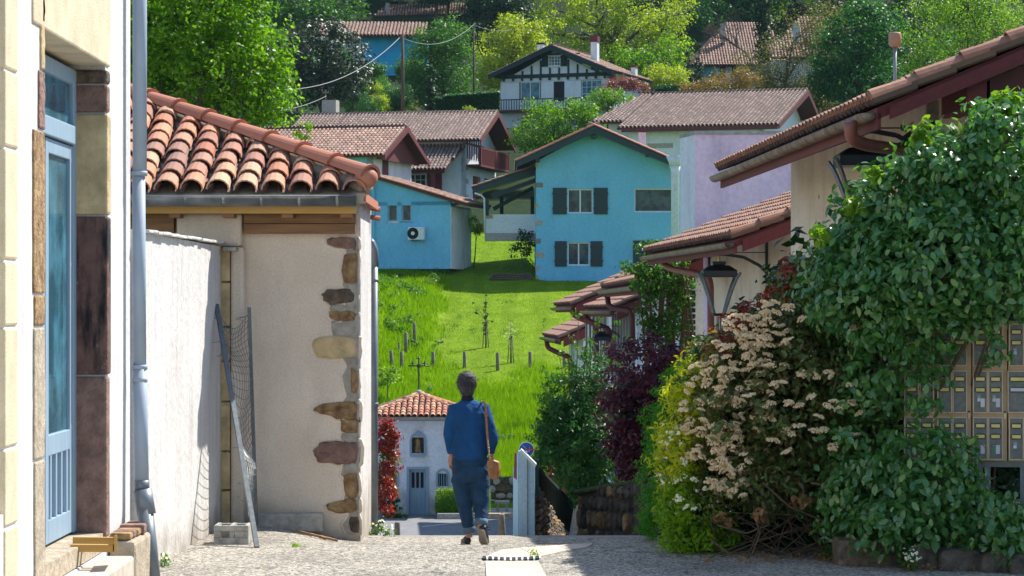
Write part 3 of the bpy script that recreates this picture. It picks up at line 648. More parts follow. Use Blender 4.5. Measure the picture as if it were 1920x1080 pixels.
# roof: front slope polygon bounded by the hip on the right
ex, ey, ez = X(687, 24.0), 23.93, Z(362, 23.95); sl_ = .41; dd = 2.9
P = [(-6.4, ey, ez), (ex, ey, ez), (ex-dd, ey+dd, ez+sl_*dd), (-6.4, ey+dd, ez+sl_*dd)]
random.seed(11)
slope(SH, P, pitch=.252, L=.30, r=.112, mat='tile', single=True, base_mat='mortar', base_th=.10, jit=.014)
# side and back slopes as plain decks with tiles
Q = [(ex, ey, ez), (ex, ey+2.2, ez), (ex-dd+.3, ey+dd+.3, ez+sl_*dd*.9), (ex-dd, ey+dd, ez+sl_*dd)]
mb = MB(); mb.prism([Vector(p) for p in Q], (0,0,-.08)); mb.build('side_slope', MT['hiptile'], SH)
# hip tiles
hv = Vector((-1, 1, sl_*.93)).normalized(); hl = .50
hn = Vector((0, 0, 1)); hu = hv.cross(hn).normalized(); hn2 = hu.cross(hv).normalized()
for i in range(9):
    mb = MB(); p = Vector((ex+.04, ey-.01, ez+.15))+hv*(hl*(i+1.12))
    arch(mb, p, hu, hv, hn2, hl*1.12, .092, .118, 10, .018); 
    for k in (1,):   # thick rim at the lower end
        arch(mb, p-hv*(hl*1.04)+hn2*.004, hu, hv, hn2, hl*.08, .122, .126, 10, .02)
    mb.build('hip_tile', MT['hiptile'], SH, False)
    ht = bpy.data.objects[-1] if False else None
mb = MB(); p = Vector((ex+.04, ey-.01, ez+.13)); mb.ball(p+hv*.06, .112, 14, 8, (1,1,.95)); mb.build('hip_end_tile', MT['hiptile'], SH, True)
mb = MB(); mb.tube([Vector((ex-.0, ey+.08, ez+.06)), Vector((ex-.0, ey+.08, ez+.06))+hv*3.6], .085, 8); mb.build('hip_mortar', MT['mortar'], SH, True)
for i, py in enumerate((395, 412)):
    mb = MB(); arch(mb, Vector((X(696,26.3), 26.2, Z(py,26.3))), Vector((0,1,0)), Vector((-1,0,.2)).normalized(), Vector((0,0,1)), .10, .05, .06, 8); mb.build('verge_tile', MT['hiptile'], SH)
# exposed stones at the corner
def stone(parent, pts, D, mat, th=.03, name='corner_stone', lip=True, seg=3):
    P = []
    n = len(pts)
    for i in range(n):
        a, b, c, e = [Vector(pts[(i+k-1) % n]+(0,)) for k in range(4)]
        for s in range(seg):
            t = s/seg; q = .5*((2*b)+(-a+c)*t+(2*a-5*b+4*c-e)*t*t+(-a+3*b-3*c+e)*t**3)*.5+b.lerp(c, t)*.5 if False else b.lerp(c, t)*.6+.4*.5*((2*b)+(-a+c)*t+(2*a-5*b+4*c-e)*t*t+(-a+3*b-3*c+e)*t**3)
            P.append((q.x+random.uniform(-1.9,1.9), q.y+random.uniform(-1.9,1.9)))
    cx = sum(p[0] for p in P)/len(P); cy = sum(p[1] for p in P)/len(P); rings = [(1.0, .012), (.95, -th*.8), (.72, -th), (.35, -th*.85)]
    vs = []; m = len(P)
    for s, dy in rings:
        for q in P: vs.append(W(cx+(q[0]-cx)*s, cy+(q[1]-cy)*s, D)+Vector((0, dy+random.uniform(-.013,.013)*(s < .98), 0)))
    vs.append(W(cx, cy, D)+Vector((0, -th*.9, 0)))
    fs = [(k*m+i, k*m+(i+1)%m, (k+1)*m+(i+1)%m, (k+1)*m+i) for k in range(3) for i in range(m)]+[(3*m+i, 3*m+(i+1)%m, 4*m) for i in range(m)]
    s_ = MB().add(vs, fs).build(name, MT[mat], parent, True)
    if lip:
        L = [W(cx+(q[0]-cx)*1.13, cy+(q[1]-cy)*1.16, D)+Vector((0, .008, 0)) for q in P]; L2 = [p for p in L if p.x < xr-.01]
        if len(L2) > 4: MB().tube(L, .022, 6, False, .6).build('plaster_lip', MT['render'], s_, True)
    return s_
CS = [([(612,447),(640,444),(668,446),(668,468),(630,466),(614,458)],'stone_p'),([(646,478),(668,474),(668,530),(644,530),(641,505)],'stone_o'),([(602,552),(620,541),(655,543),(667,555),(660,568),(620,571),(606,564)],'stone_d'),
 ([(616,584),(655,581),(668,588),(664,600),(622,599)],'stone_o'),([(585,640),(600,630),(650,629),(669,636),(668,668),(645,673),(592,671)],'stone_y'),([(658,690),(670,696),(671,735),(659,735)],'stone_o'),
 ([(586,768),(605,757),(655,752),(672,757),(671,786),(632,785),(600,775)],'stone_o'),([(640,790),(670,786),(672,812),(642,811)],'stone_o'),([(587,845),(600,830),(630,827),(671,828),(672,868),(650,871),(600,868),(589,858)],'stone_p'),
 ([(645,890),(670,888),(671,935),(647,932)],'stone_o'),([(610,946),(630,938),(668,932),(670,958),(640,962),(616,956)],'stone_o'),([(655,972),(672,968),(672,1000),(656,996)],'stone_d')]
random.seed(19); LP = [(642+random.uniform(-5,7)+(10 if k % 3 == 1 else 0), 444+k*18.6) for k in range(31)]
MB().prism([W(x_, y_, D0) for x_, y_ in LP]+[W(672.5, 1003, D0), W(672.5, 444, D0)], (0,-.006,0)).build('mortar_bed', MT['mortar'], SH)
MB().tube([W(x_-1, y_, D0)+Vector((0,.006,0)) for x_, y_ in LP], .02, 6, False, .7).build('plaster_lip', MT['render'], SH, True)
for P, m in CS: stone(SH, P, D0, m, .022)
for P in ([(648,468),(668,466),(668,476),(648,478)],[(640,530),(668,530),(668,545),(644,542)],[(619,570),(665,568),(664,583),(622,584)],[(622,600),(664,600),(664,630),(624,630)],[(648,672),(668,670),(668,690),(650,690)],[(642,812),(672,812),(671,828),(642,828)],[(646,870),(670,870),(670,888),(646,890)],[(655,935),(671,934),(670,970),(656,970)],[(655,735),(671,735),(671,753),(654,752)]):
    stone(SH, P, D0, 'mortar', .012, 'mortar_patch', False)
# downpipe behind the corner
dq = thing('dark_downpipe', W(700, 1000, 26.5), 'dark lead-grey downpipe at the far corner of the outbuilding', 'drainpipe')
mb = MB(); mb.tube([W(692, 452, 26.5), W(696, 456, 26.5), W(701, 468, 26.5), W(702, 500, 26.5)], .045, 12); mb.build('elbow', MT['darkpipe'], dq, True)
mb = MB(); mb.tube([W(701, 498, 26.5), W(701, 1003, 26.5)], .043, 12); mb.build('pipe', MT['darkpipe'], dq, True)
for py in (526, 758): MB().tube([W(701, py-3, 26.5), W(701, py+3, 26.5)], .05, 12).build('clamp', MT['darkpipe'], dq, True)
# leaning mesh frame
mf = thing('leaning_mesh_frame', W(480, 1028, 22.6), 'old wire mesh panel between two steel posts leaning against the walls', 'fence panel')
pA = W(406, 572, 23.9); pB = W(482, 1028, 21.9); pB.z = h(pB.x, pB.y)
MB().beam(pA, pB, .04, .035).build('post', MT['steel'], mf); qA = W(467, 576, 24.2); qB = W(481, 985, 24.2)
MB().beam(qA, qB, .045, .03).build('post', MT['steel'], mf)
mb = MB(); random.seed(5)
def mp(s, t):
    sag = math.sin(t*math.pi)*(.10+.12*math.sin(s*9))+.02*math.sin(s*40+t*7)
    p = pA.lerp(pB, .03+s*.82).lerp(qA.lerp(qB, .02+s*.88), t); return p+Vector((-.05*math.sin(s*14)*math.sin(t*3), sag*.4, -.16*math.sin(math.pi*t)*(.6+.4*math.cos(s*11))))
for i in range(30): s = i/29; mb.tube([mp(s, t/9) for t in range(10)], .0028, 3, False)
for j in range(12): t = (j+.5)/12; mb.tube([mp(s/24, t) for s in range(25)], .0028, 3, False)
mb.build('wire_mesh', MT['steel'], mf, kind='stuff')
mb = MB()
for k in range(14):
    s = random.random(); p = mp(s, random.choice((0, .05, .9, 1))); mb.tube([p, p+Vector((random.uniform(-.12,.03), random.uniform(-.05,.05), random.uniform(-.02,.05))), p+Vector((random.uniform(-.14,.06), .0, random.uniform(-.06,.02)))], .0028, 3, False)
mb.build('loose_wires', MT['steel'], mf, kind='stuff')
cb = thing('concrete_block', W(435, 1028, 22.4), 'hollow grey concrete block on the ground at the end of the white wall', 'block')
mb = MB(); bx, by = X(436, 22.4), 22.4; z_ = h(bx, by); zz = z_+.17
for x0, x1 in ((-.155,-.115),(-.02,.02),(.11,.15)): mb.box(bx+x0, bx+x1, by-.08, by+.22, z_, zz)
mb.box(bx-.155, bx+.15, by-.10, by-.06, z_-.01, z_+.06); mb.box(bx-.155, bx+.15, by-.10, by-.06, z_+.12, zz); mb.box(bx-.155, bx-.09, by-.099, by-.061, z_+.06, z_+.12); mb.box(bx+.03, bx+.15, by-.099, by-.061, z_+.06, z_+.12); mb.box(bx-.15, bx+.145, by+.19, by+.225, z_, zz-.005)
mb.build('shell', MT['concrete'], cb, bevel=.008)
MB().box(bx-.11, bx+.1, by-.02, by+.02, z_+.01, zz-.02).build('web', MT['concrete'], cb)
cs = thing('stone_trough', W(545, 990, 24.3), 'long low grey kerb stone lying against the outbuilding wall', 'kerb stone')
MB().prism([W(480,962,24.4), W(607,960,24.4), W(607,995,24.4), W(480,995,24.4)], (0, -.14, 0)).build('block', MT['concrete'], cs, bevel=.015)
bt = thing('wooden_batten', W(600, 998, 24.0), 'thin reddish wooden battens lying on the gravel by the kerb stone', 'battens')
for (x0, y0, x1, y1) in ((555,995,628,1001),(582,997,612,999),(600,1000,632,1003)):
    p, q = W(x0, y0, 24.05), W(x1, y1, 23.85); p.z = h(p.x, p.y)+.02; q.z = h(q.x, q.y)+.02; MB().beam(p, q, .02, .02).build('batten', MT['beam'], bt)
# ------------------------------------------------------------------ row of houses on the right of the street
def street_house(name, label, e0, e1, w0, w1, ridge_dx, sl, zb, wallmat='rwall', fascia='red', single=True, depth=6, over=.35, gut=True, cat='house', mass='street_tile_i', gr=.07):
    """e0/e1: near/far eave ends (x,y,z); w0/w1: near/far wall line ends; roof rises to the right"""
    t = thing(name, (w0[0], w0[1], zb), label, cat, 'houses in the row on the right of the street')
    e0 = Vector(e0); e1 = Vector(e1); U = (e1-e0).normalized(); Rt = Vector((-U.y, U.x, 0)); Rt = Rt if Rt.x > 0 else -Rt
    up = Rt*ridge_dx+Vector((0,0,sl*ridge_dx))
    # walls: side wall prism then near gable wall
    zs0 = e0.z+sl*(w0[0]-e0.x)-.16
    A = [Vector((w0[0], w0[1], zb)), Vector((w1[0], w1[1], zb)), Vector((w1[0], w1[1], zs0)), Vector((w0[0], w0[1], zs0))]
    mb = MB(); mb.prism(A, Rt*.3); mb.build('side_wall', MT[wallmat], t)
    G = [A[0]+U*.002, A[3]+U*.002, A[3]+Rt*(ridge_dx-1.0)+Vector((0,0,sl*(ridge_dx-1.0)))+U*.002]; G.append(Vector((G[2].x, G[2].y, zb)))
    mb = MB(); mb.prism([p+Rt*.003 for p in G], U*.28); mb.build('gable_wall', MT[wallmat], t)
    G2 = [p+U*((Vector((w1[0],w1[1],0))-Vector((w0[0],w0[1],0))).length-.32) for p in G]; mb = MB(); mb.prism([p+Rt*.31 for p in G2], U*.28); mb.build('gable_wall', MT[wallmat], t)
    # roof deck with soffit and fascia on the near verge
    dk = Vector((0,0,-.10)); mb = MB(); mb.prism([e0+Vector((0,0,-.02)), e1+Vector((0,0,-.02)), e1+up+Vector((0,0,-.02)), e0+up+Vector((0,0,-.02))], dk); mb.build('roof_deck', MT[fascia], t)
    R2 = [e0+up, e1+up, e1+up+Rt*ridge_dx-Vector((0,0,sl*ridge_dx)), e0+up+Rt*ridge_dx-Vector((0,0,sl*ridge_dx))]
    mb = MB(); mb.prism(R2, (0,0,-.12)); mb.build('rear_slope', MT['pan'], t)
    fa = e0-U*.03+Rt*.10; mb = MB(); mb.prism([fa+Vector((0,0,-.05+sl*.10)), fa+Rt*(ridge_dx)+Vector((0,0,sl*(ridge_dx+.1)-.05)), fa+Rt*(ridge_dx)+Vector((0,0,sl*(ridge_dx+.1)-.05-over)), fa+Vector((0,0,sl*.10-.05-over*.75))], -U*.045); mb.build('fascia', MT[fascia], t)
    mb = MB(); mb.prism([e0+Rt*.005+Vector((0,0,-.06)), e1+Rt*.005+Vector((0,0,-.06)), e1+Rt*.005+Vector((0,0,-.20)), e0+Rt*.005+Vector((0,0,-.20))], Rt*.03); mb.build('eave_board', MT[fascia], t)
    L = .42; Vn = (up).normalized(); Nn = U.cross(Vn); Nn = Nn if Nn.z > 0 else -Nn
    if single:   # verge tiles and the eave row one by one
        n = int(up.length/L)+1; mm = tile_mesh(.46, .085, .105, MT['street_tile'])
        for i in range(n):
            M4 = Matrix.Identity(4); Vt = (Vn-Nn*.06).normalized(); Nt = U.cross(Vt); Nt = Nt if Nt.z > 0 else -Nt
            for k, a in enumerate((U, Vt, Nt)): M4.col[k][:3] = a
            M4.translation = e0+Vn*(L*(i+1)+.02)+Nn*.03+U*.04; link('verge_tile', mm, t, M4=M4)
        em = tile_mesh(.36, .075, .088, MT['street_tile']); k_ = int((e1-e0).length/.205)
        for i in range(k_):
            M4 = Matrix.Identity(4); Vt = (Vn-Nn*.04).normalized(); Nt = U.cross(Vt); Nt = Nt if Nt.z > 0 else -Nt
            for k, a in enumerate((U, Vt, Nt)): M4.col[k][:3] = a
            M4.translation = e0+U*(.2+i*.205)+Vn*.33+Nn*(.02+random.uniform(0,.012)); link('eave_tile', em, t, M4=M4)
    slope(t, [e1+Nn*.0, e0+Nn*.0, e0+up, e1+up], pitch=.205, L=.36, r=.088, mat=mass, slab=False, pans=True)
    if gut:
        go = -Rt*gr*.9+Vector((0,0,-.06)); g = gutter(t, e0+go+U*.05, e1+go, gr, MT['copperg'], straps=0)
        k_ = int((e1-e0).length/.55)
        for i in range(k_):
            p = e0+go+U*(.2+i*.55); mb = MB(); vs = []
            for dx in (-.015, .015):
                for j in range(9):
                    an = math.pi*j/8; vs.append(p+U*dx+Rt*math.cos(an)*gr*1.06-Vector((0,0,1))*math.sin(an)*gr*1.06)
            mb.add(vs, [(j, j+1, 10+j, 9+j) for j in range(8)]); mb.build('strap', MT['copperg'], g)
    return t, U, Rt
def dpipe(parent, pts, r=.05, mat='redpipe', name='downpipe'):
    P = [Vector(p) for p in pts]; Q = [P[0]]
    for i in range(1, len(P)-1):
        a = P[i]+(P[i-1]-P[i]).normalized()*min(.12, (P[i-1]-P[i]).length*.4); b = P[i]+(P[i+1]-P[i]).normalized()*min(.12, (P[i+1]-P[i]).length*.4)
        Q += [a, a.lerp(P[i], .6).lerp(b, .2), b.lerp(P[i], .6).lerp(a, .2), b]
    Q.append(P[-1]); return MB().tube(Q, r, 10).build(name, MT[mat], parent, True)
random.seed(21)
R1, U1, Rt1 = street_house('street_house', 'cream street house nearest the hedge, with heavy oxblood fascia and projecting beam end', (3.05, 21.4, 1.66), (2.55, 31.4, 1.62), (4.05, 21.9), (3.42, 31.4), 5.2, .425, -2.6, over=.15)
dpipe(R1, [W(1594,228,21.7), W(1596,262,21.75), W(1625,272,21.9), W(1720,285,22.6), W(1722,600,22.6)], .055)
MB().prism([W(1650,158,21.2)+Vector((0,.0,0)), W(1652,158,21.2), W(1652,162,21.2)], (0,.01,0))
mb = MB(); p = W(1829,179,21.56); mb.beam(p, p+Vector((0,1.2,0)), .175, .22); mb.build('beam_end', MT['red'], R1, bevel=.02)
mb = MB(); mb.prism([W(1809,150,21.55), W(1849,150,21.55), W(1849,196,21.55), W(1838,209,21.55), W(1812,204,21.55)], (0,-.04,0)); mb.build('beam_cap', MT['red'], R1, bevel=.01)
mb = MB(); mb.box(X(1735,23.2), X(1757,23.2), 23.1, 23.2, Z(226,23.2), Z(190,23.2)); mb.build('repair_patch', MT['concrete'], R1)
for (sx, sy, w_, h_) in ((1500, 330, 10, 60),): pass
# gable panel beyond the beam, the overhang's shade put into its dark colour
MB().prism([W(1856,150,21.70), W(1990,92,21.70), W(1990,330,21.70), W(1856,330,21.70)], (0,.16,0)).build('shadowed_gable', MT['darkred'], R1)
fl_ = thing('roof_vent_pipe', W(1678, 150, 23), 'thin metal pole with a rusty weathered cylindrical cowl above the street house roof', 'chimney pipe')
MB().tube([W(1678, 220, 23.5), W(1678, 86, 23.5)], .017, 10).build('pole', MT['zinc'], fl_, True)
mb = MB(); mb.tube([W(1678, 88, 23.5), W(1678, 84, 23.5), W(1678, 64, 23.5), W(1678, 61, 23.5)], [.035, .057, .06, .05], 16); mb.build('cowl', plain('rusty_cowl', (.34,.30,.28), .7, 0, .3, 30, .3, c2=(.5,.22,.08)), fl_, True)
R2, U2, Rt2 = street_house('street_house', 'second street house with low pink-red tiled roof in front of the lilac block', (2.99, 34.4, .88), (2.30, 43.6, .86), (3.86, 34.6), (3.26, 43.5), 4.2, .385, -4.2, over=.22)
dpipe(R2, [W(1243,488,42.8), W(1247,498,42.6), W(1262,505,42.2), W(1310,514,40.8), W(1332,522,40.6), W(1334,700,40.6)], .055)
mb = MB(); a = Vector((3.855, 34.7, 0)); b = Vector((3.255, 43.4, 0))
def onw(a, b, t, z, off=.0): p = a.lerp(b, t); return Vector((p.x-off, p.y, z))
for t_, ww, mt_, z1 in ((.97,.05,'pink',.95),(.80,.02,'greyboard',-.2),(.62,.02,'greyboard',-.2)):
    MB().prism([onw(a,b,t_-ww,-4,.03), onw(a,b,t_,-4,.03), onw(a,b,t_,z1,.03), onw(a,b,t_-ww,z1,.03)], (-.02,0,0)).build('wall_strip', MT[mt_], R2)
R3, _, _ = street_house('street_house', 'third street house half hidden under the climbing vine', (2.22, 45.2, .37), (2.05, 57.5, .35), (3.08, 45.4), (2.88, 57.4), 2.8, .42, -6.4, 'palewall', single=False, gr=.08)
dpipe(R3, [W(1139,556,56.5), W(1141,574,56.3), W(1158,580,56), W(1185,582,55.5), W(1187,640,55.5)], .06, 'darkred')
for i in range(26):
    z = Z(500,45.3)-i*.105; MB().prism([W(1291,0,45.3)+Vector((0,0,z-Z(0,45.3))), W(1304,0,45.3)+Vector((0,0,z-Z(0,45.3))), W(1304,0,45.3)+Vector((0,0,z-Z(0,45.3)-.07)), W(1291,0,45.3)+Vector((0,0,z-Z(0,45.3)-.09))], (0,.05,0)).build('shutter_slat', MT['darkg'], R3)
R4, _, _ = street_house('street_house', 'fourth street house, white boarded wall with red downpipe and wall lantern', (2.33, 59.2, -.10), (1.94, 67, -.12), (2.90, 59.4), (2.62, 66.9), 2.4, .42, -7.2, 'palewall', single=False, gr=.09)
R5, _, _ = street_house('street_house', 'fifth street house with pale tiled roof and bright red fascia bracket', (1.62, 69, -.02), (1.28, 75.5, -.05), (2.62, 69.2), (2.16, 75.4), 3.0, .45, -7.2, 'palewall', 'red', single=False, gr=.09)
R6, _, _ = street_house('street_house', 'last small street house with bright red verge board above the meadow', (1.45, 77.3, -1.03), (1.08, 86.5, -1.06), (2.16, 77.5), (1.92, 86.4), 2.6, .45, -7.2, 'palewall', 'red', single=False, gr=.09)
for hs, (px0, py0, Dn, dx, dy) in ((R4, (1098,588,66.5,-4,0)), (R5, (1073,578,71,0,0)), (R6, (1025,640,84,0,0))):
    dpipe(hs, [W(px0,py0,Dn), W(px0+2,py0+12,Dn), W(px0+18,py0+20,Dn-.4), W(px0+44,py0+30,Dn-1), W(px0+46,py0+110,Dn-1)], .08, 'red')
for hs, a, b, n_ in ((R4, Vector((2.89,59.5,0)), Vector((2.63,66.8,0)), 8), (R5, Vector((2.60,69.3,0)), Vector((2.18,75.3,0)), 6)):
    for i in range(n_):
        t_ = (i+.5)/n_; MB().prism([onw(a,b,t_,-7,.02), onw(a,b,t_+.03,-7,.02), onw(a,b,t_+.03,-.25,.02), onw(a,b,t_,-.25,.02)], (-.03,0,0)).build('cover_strip', MT['greyboard'], hs)
# lilac block behind
PK = thing('lilac_block_house', W(1390, 600, 57.7), 'plain lilac rendered block house with grey flat coping behind the street row', 'building')
DK = 57.7; fr = Fr((X(1303,DK), DK, 0), 0); PKw = (X(1660,DK)-X(1303,DK)); zt_ = Z(252,DK)
wall(PK, fr, 0, PKw, -6.5, zt_, 0, .2, 'pink')
MB().prism([Vector((X(1303,DK)-.002,DK+.01,-6.5)), Vector((X(1275.5,59.1),59.1,-6.5)), Vector((X(1275.5,59.1),59.1,zt_)), Vector((X(1303,DK)-.002,DK+.01,zt_))], (.2,.1,0)).build('side_wall', MT['palewall'], PK)
MB().prism([Vector((X(1302,DK)-.02,DK-.04,zt_)), Vector((X(1660,DK),DK-.04,zt_)), Vector((X(1660,DK),59.15,zt_)), Vector((X(1274.5,59.1),59.15,zt_))], (0,0,.08)).build('coping', MT['zinc'], PK)
pl = thing('white_rain_pillar', W(1266, 500, 99), 'white rain pipe with flared hopper at the corner between blue house and lilac block', 'drainpipe')
MB().tube([W(1266,700,99), W(1266,322,99), W(1266,312,99)], [.16,.16,.22], 12).build('pipe', MT['whitef'], pl, True)
MB().tube([W(1266,312,99), W(1266,304,99), W(1266,293,99)], [.22,.26,.36], 12).build('hopper', MT['whitef'], pl, True)
# ------------------------------------------------------------------ wall lanterns
def lantern(cx, top, D, s, xw, label):
    """cx,top pixel of the hook, s metres across, xw wall x"""
    t = thing('wall_lantern', (xw, D, Z(top, D)), label, 'lantern', 'lanterns hung from curved iron wall brackets')
    c = W(cx, top, D); k = s/.56
    def ring(z, r): return [c+Vector((sx*r, sy*r, z)) for sx, sy in ((-1,-1),(1,-1),(1,1),(-1,1))]
    mb = MB(); zs = -.10*k
    def frus(z0, r0, z1, r1, mt=None): mb.hexa(ring(z0, r0)+ring(z1, r1))
    frus(zs-.20*k, .24*k, zs-.10*k, .245*k); frus(zs-.10*k, .245*k, zs-.03*k, .14*k); frus(zs-.028*k, .085*k, zs+.03*k, .10*k); cap = mb.build('lamp_hood', MT['darkiron'], t, bevel=.008)
    MB().tube([c, c+Vector((0,0,zs+.03*k))], .02*k, 8).build('hook', MT['brass'], t)
    zb = zs-.72*k
    for sx in (-1, 1):
        for sy in (-1, 1):
            mb = MB(); P = []
            for i in range(9):
                f = i/8; r = (.285+(.075-.285)*(f**.75))*k; P.append(c+Vector((sx*r, sy*r, zs-.14*k+(zb-zs+.14*k)*f)))
            for i in range(8): mb.beam(P[i], P[i+1], .032*k, .032*k, (sx, -sy, 0))
            mb.build('arm', MT['steel'], t)
    mb = MB(); mb.hexa(ring(zb-.04*k, .07*k)+ring(zb, .10*k)); mb.build('base', MT['darkiron'], t)
    mb = MB(); z0 = c.z+.03
    P = [Vector((xw-.02, D, z0-.26*k)), Vector((xw-.12*k, D, z0-.16*k)), Vector((xw-.35*k, D, z0-.04*k)), Vector((c.x+.1*k, D, z0)), Vector((c.x-.08*k, D, z0))]
    mb = MB(); [mb.beam(P[i], P[i+1], .035*k, .045*k) for i in range(4)]; mb.build('bracket', MT['darkiron'], t)
    MB().tube([Vector((xw-.02, D, z0+.03)), Vector((c.x, D, z0+.03))], .007*k, 5).build('stay_rod', MT['darkiron'], t)
    MB().beam(Vector((xw-.02, D, z0+.36*k)), Vector((xw-.02, D, z0-.42*k)), .05*k, .04*k).build('wall_bar', MT['darkiron'], t)
    return t
xw = lambda D, a, b: a[0]+(b[0]-a[0])*(D-a[1])/(b[1]-a[1])
lantern(1617, 252, 23.8, .56, xw(23.8, (4.05,21.9), (3.42,31.4)), 'largest, nearest black wall lantern, half covered by the hedge')
lantern(1348, 481, 37, .56, xw(37, (3.86,34.6), (3.26,43.5)), 'black wall lantern hanging over the white-flowered bush, the middle one in size')
lantern(1129, 616, 64, .56, 2.74, 'smallest, farthest black wall lantern in front of the white boarded wall')
# ------------------------------------------------------------------ gate wall, sign, fence, stone walls
GW = thing('gate_pillar_wall', (X(985,27.5), 27.5, -2.5), 'pale blue shaded gate wall with curved top beside the walker', 'wall')
D = 27.5
P = [(962,1010),(962,878),(969,846),(975,846),(980,852),(1003,874),(1003,1010)]
prof = [W(972,1010,D), W(972,846,D), W(980,848,D), W(990,862,D), W(1003,874,D), W(1003,1010,D)]
MT['gateblue'] = plaster('gate_blue_render', (.42,.62,.76), (.36,.55,.70), stain=(.28,.40,.48), stain_amt=.4, stain_sc=(5,5,.6), fine=30)
MB().prism([p+Vector((0,0,-.5)) if i in (0,5) else p for i, p in enumerate(prof)], (0, .22, 0)).build('pillar', MT['gateblue'], GW, bevel=.01)
MB().prism([W(962,880,31.5), W(971.5,846,27.5), W(971.5,1010,27.5)+Vector((0,0,-.5)), W(962,1010,31.5)+Vector((0,0,-.9))], (.10,.1,0)).build('side_wall', MT['gateblue'], GW)
MB().beam(W(989,858,27.48), W(989,1012,27.48), .008, .01).build('joint_strip', MT['greyboard'], GW)
MB().prism([W(963,895,28.5), W(965,846,28.5), W(975,862,28.3), W(975,905,28.3)], (0,.05,0)).build('red_panel', MT['red'], GW)
MB().prism([W(975,846,27.45), W(978,843,27.45), W(1006,871,27.45), W(1003,877,27.45)], (0,.30,0)).build('coping', MT['whitef'], GW)
sg = thing('round_blue_sign', W(987, 843, 29), 'round blue road sign with white arrow showing above the gate wall', 'sign')
def disc(c, r, th, n=28): return [(c[0]+r*math.cos(2*math.pi*i/n), c[1], c[2]+r*math.sin(2*math.pi*i/n)) for i in range(n)]
c = W(987, 843, 29); MB().prism(disc(c, .088, 0), (0,.012,0)).build('disc', MT['signwhite'], sg)
MB().prism(disc(c+Vector((0,-.003,0)), .081, 0), (0,.003,0)).build('blue_face', MT['signblue'], sg)
mb = MB(); A_ = c+Vector((-.01,-.008,.015)); mb.beam(A_+Vector((-.03,0,.03)), A_+Vector((.045,0,-.035)), .003, .016, (0,-1,0)); mb.beam(A_+Vector((.045,0,-.035)), A_+Vector((.0,0,-.037)), .003, .016, (0,-1,0)); mb.beam(A_+Vector((.045,0,-.035)), A_+Vector((.047,0,.012)), .003, .016, (0,-1,0)); mb.build('arrow', MT['signwhite'], sg)
MB().beam(W(972,844,28.97), W(1004,843,28.97), .006, .012).build('pink_band', MT['str'], sg)
MB().tube([c+Vector((0,.02,0)), c+Vector((0,.02,-1.6))], .02, 8).build('pole', MT['steel'], sg)
rl = thing('rope_barrier', W(1030, 880, 40), 'red and yellow barrier railing behind the gate wall', 'barrier')
for i, (px) in enumerate((1010, 1033, 1058)): MB().tube([W(px, 870+i*4, 58), W(px, 925, 58)], .05, 6).build('post', MT['str'], rl)
for py in (868, 893): MB().tube([W(990,py,58), W(1064,py+4,58)], .03, 6).build('rail', MT['str'], rl)
mb = MB()
for i in range(16): mb.tube([W(1006+i*3.5, 870, 58.05), W(1006+i*3.5, 893, 58.05)], .012, 4)
mb.build('yellow_netting', MT['signyellow'], rl, kind='stuff')
fn = thing('louvred_fence', (X(1040,30), 30, -3), 'dark green louvred fence sloping down behind the pale gate wall', 'fence')
MB().prism([W(1005,868,28.03), W(1003,914,28.03), W(1066,1010,35.03), W(1077,944,35.03)], (0,.02,0)).build('backing_sheet', MT['darkg'], fn)  # dark sheet added behind the slats to stand for their shadow gaps
for i in range(15):
    f = i/14; a = W(1005, 868, 28).lerp(W(1003, 914, 28), f); b = W(1077, 944, 35).lerp(W(1066, 1010, 35), f)
    MB().prism([a+Vector((.012,0,.002)), b+Vector((.012,0,.002)), b+Vector((.034,0,-.026)), a+Vector((.034,0,-.016))], (.004,.001,0)).build('slat', MT['darkg'], fn)
MB().beam(W(1080,945,35.2), W(1080,1030,35.2), .09, .09).build('post', MT['concrete'], fn)
MB().beam(W(1006,862,27.95), W(1006,930,27.95), .03, .05).build('post', MT['darkg'], fn)
_sm = {}
def rubble_mesh(k, mat):
    key = (k, mat)
    if key not in _sm:
        rs = random.Random(k); mb = MB(); n = 7; a0 = [2*math.pi*(i+rs.uniform(-.25,.25))/n for i in range(n)]
        vs = [(math.cos(a)*.5*rs.uniform(.85,1.08), 0, math.sin(a)*.5*rs.uniform(.85,1.08)) for a in a0]; vs += [(v[0]*.8, -.9+rs.uniform(-.3,.3), v[2]*.8) for v in vs]; vs.append((0, -1.15, 0))
        mb.add(vs, [(i, (i+1)%n, (i+1)%n+n, i+n) for i in range(n)]+[(i+n, (i+1)%n+n, 2*n) for i in range(n)]); _sm[key] = mb.mesh('stone', MT[mat])
    return _sm[key]
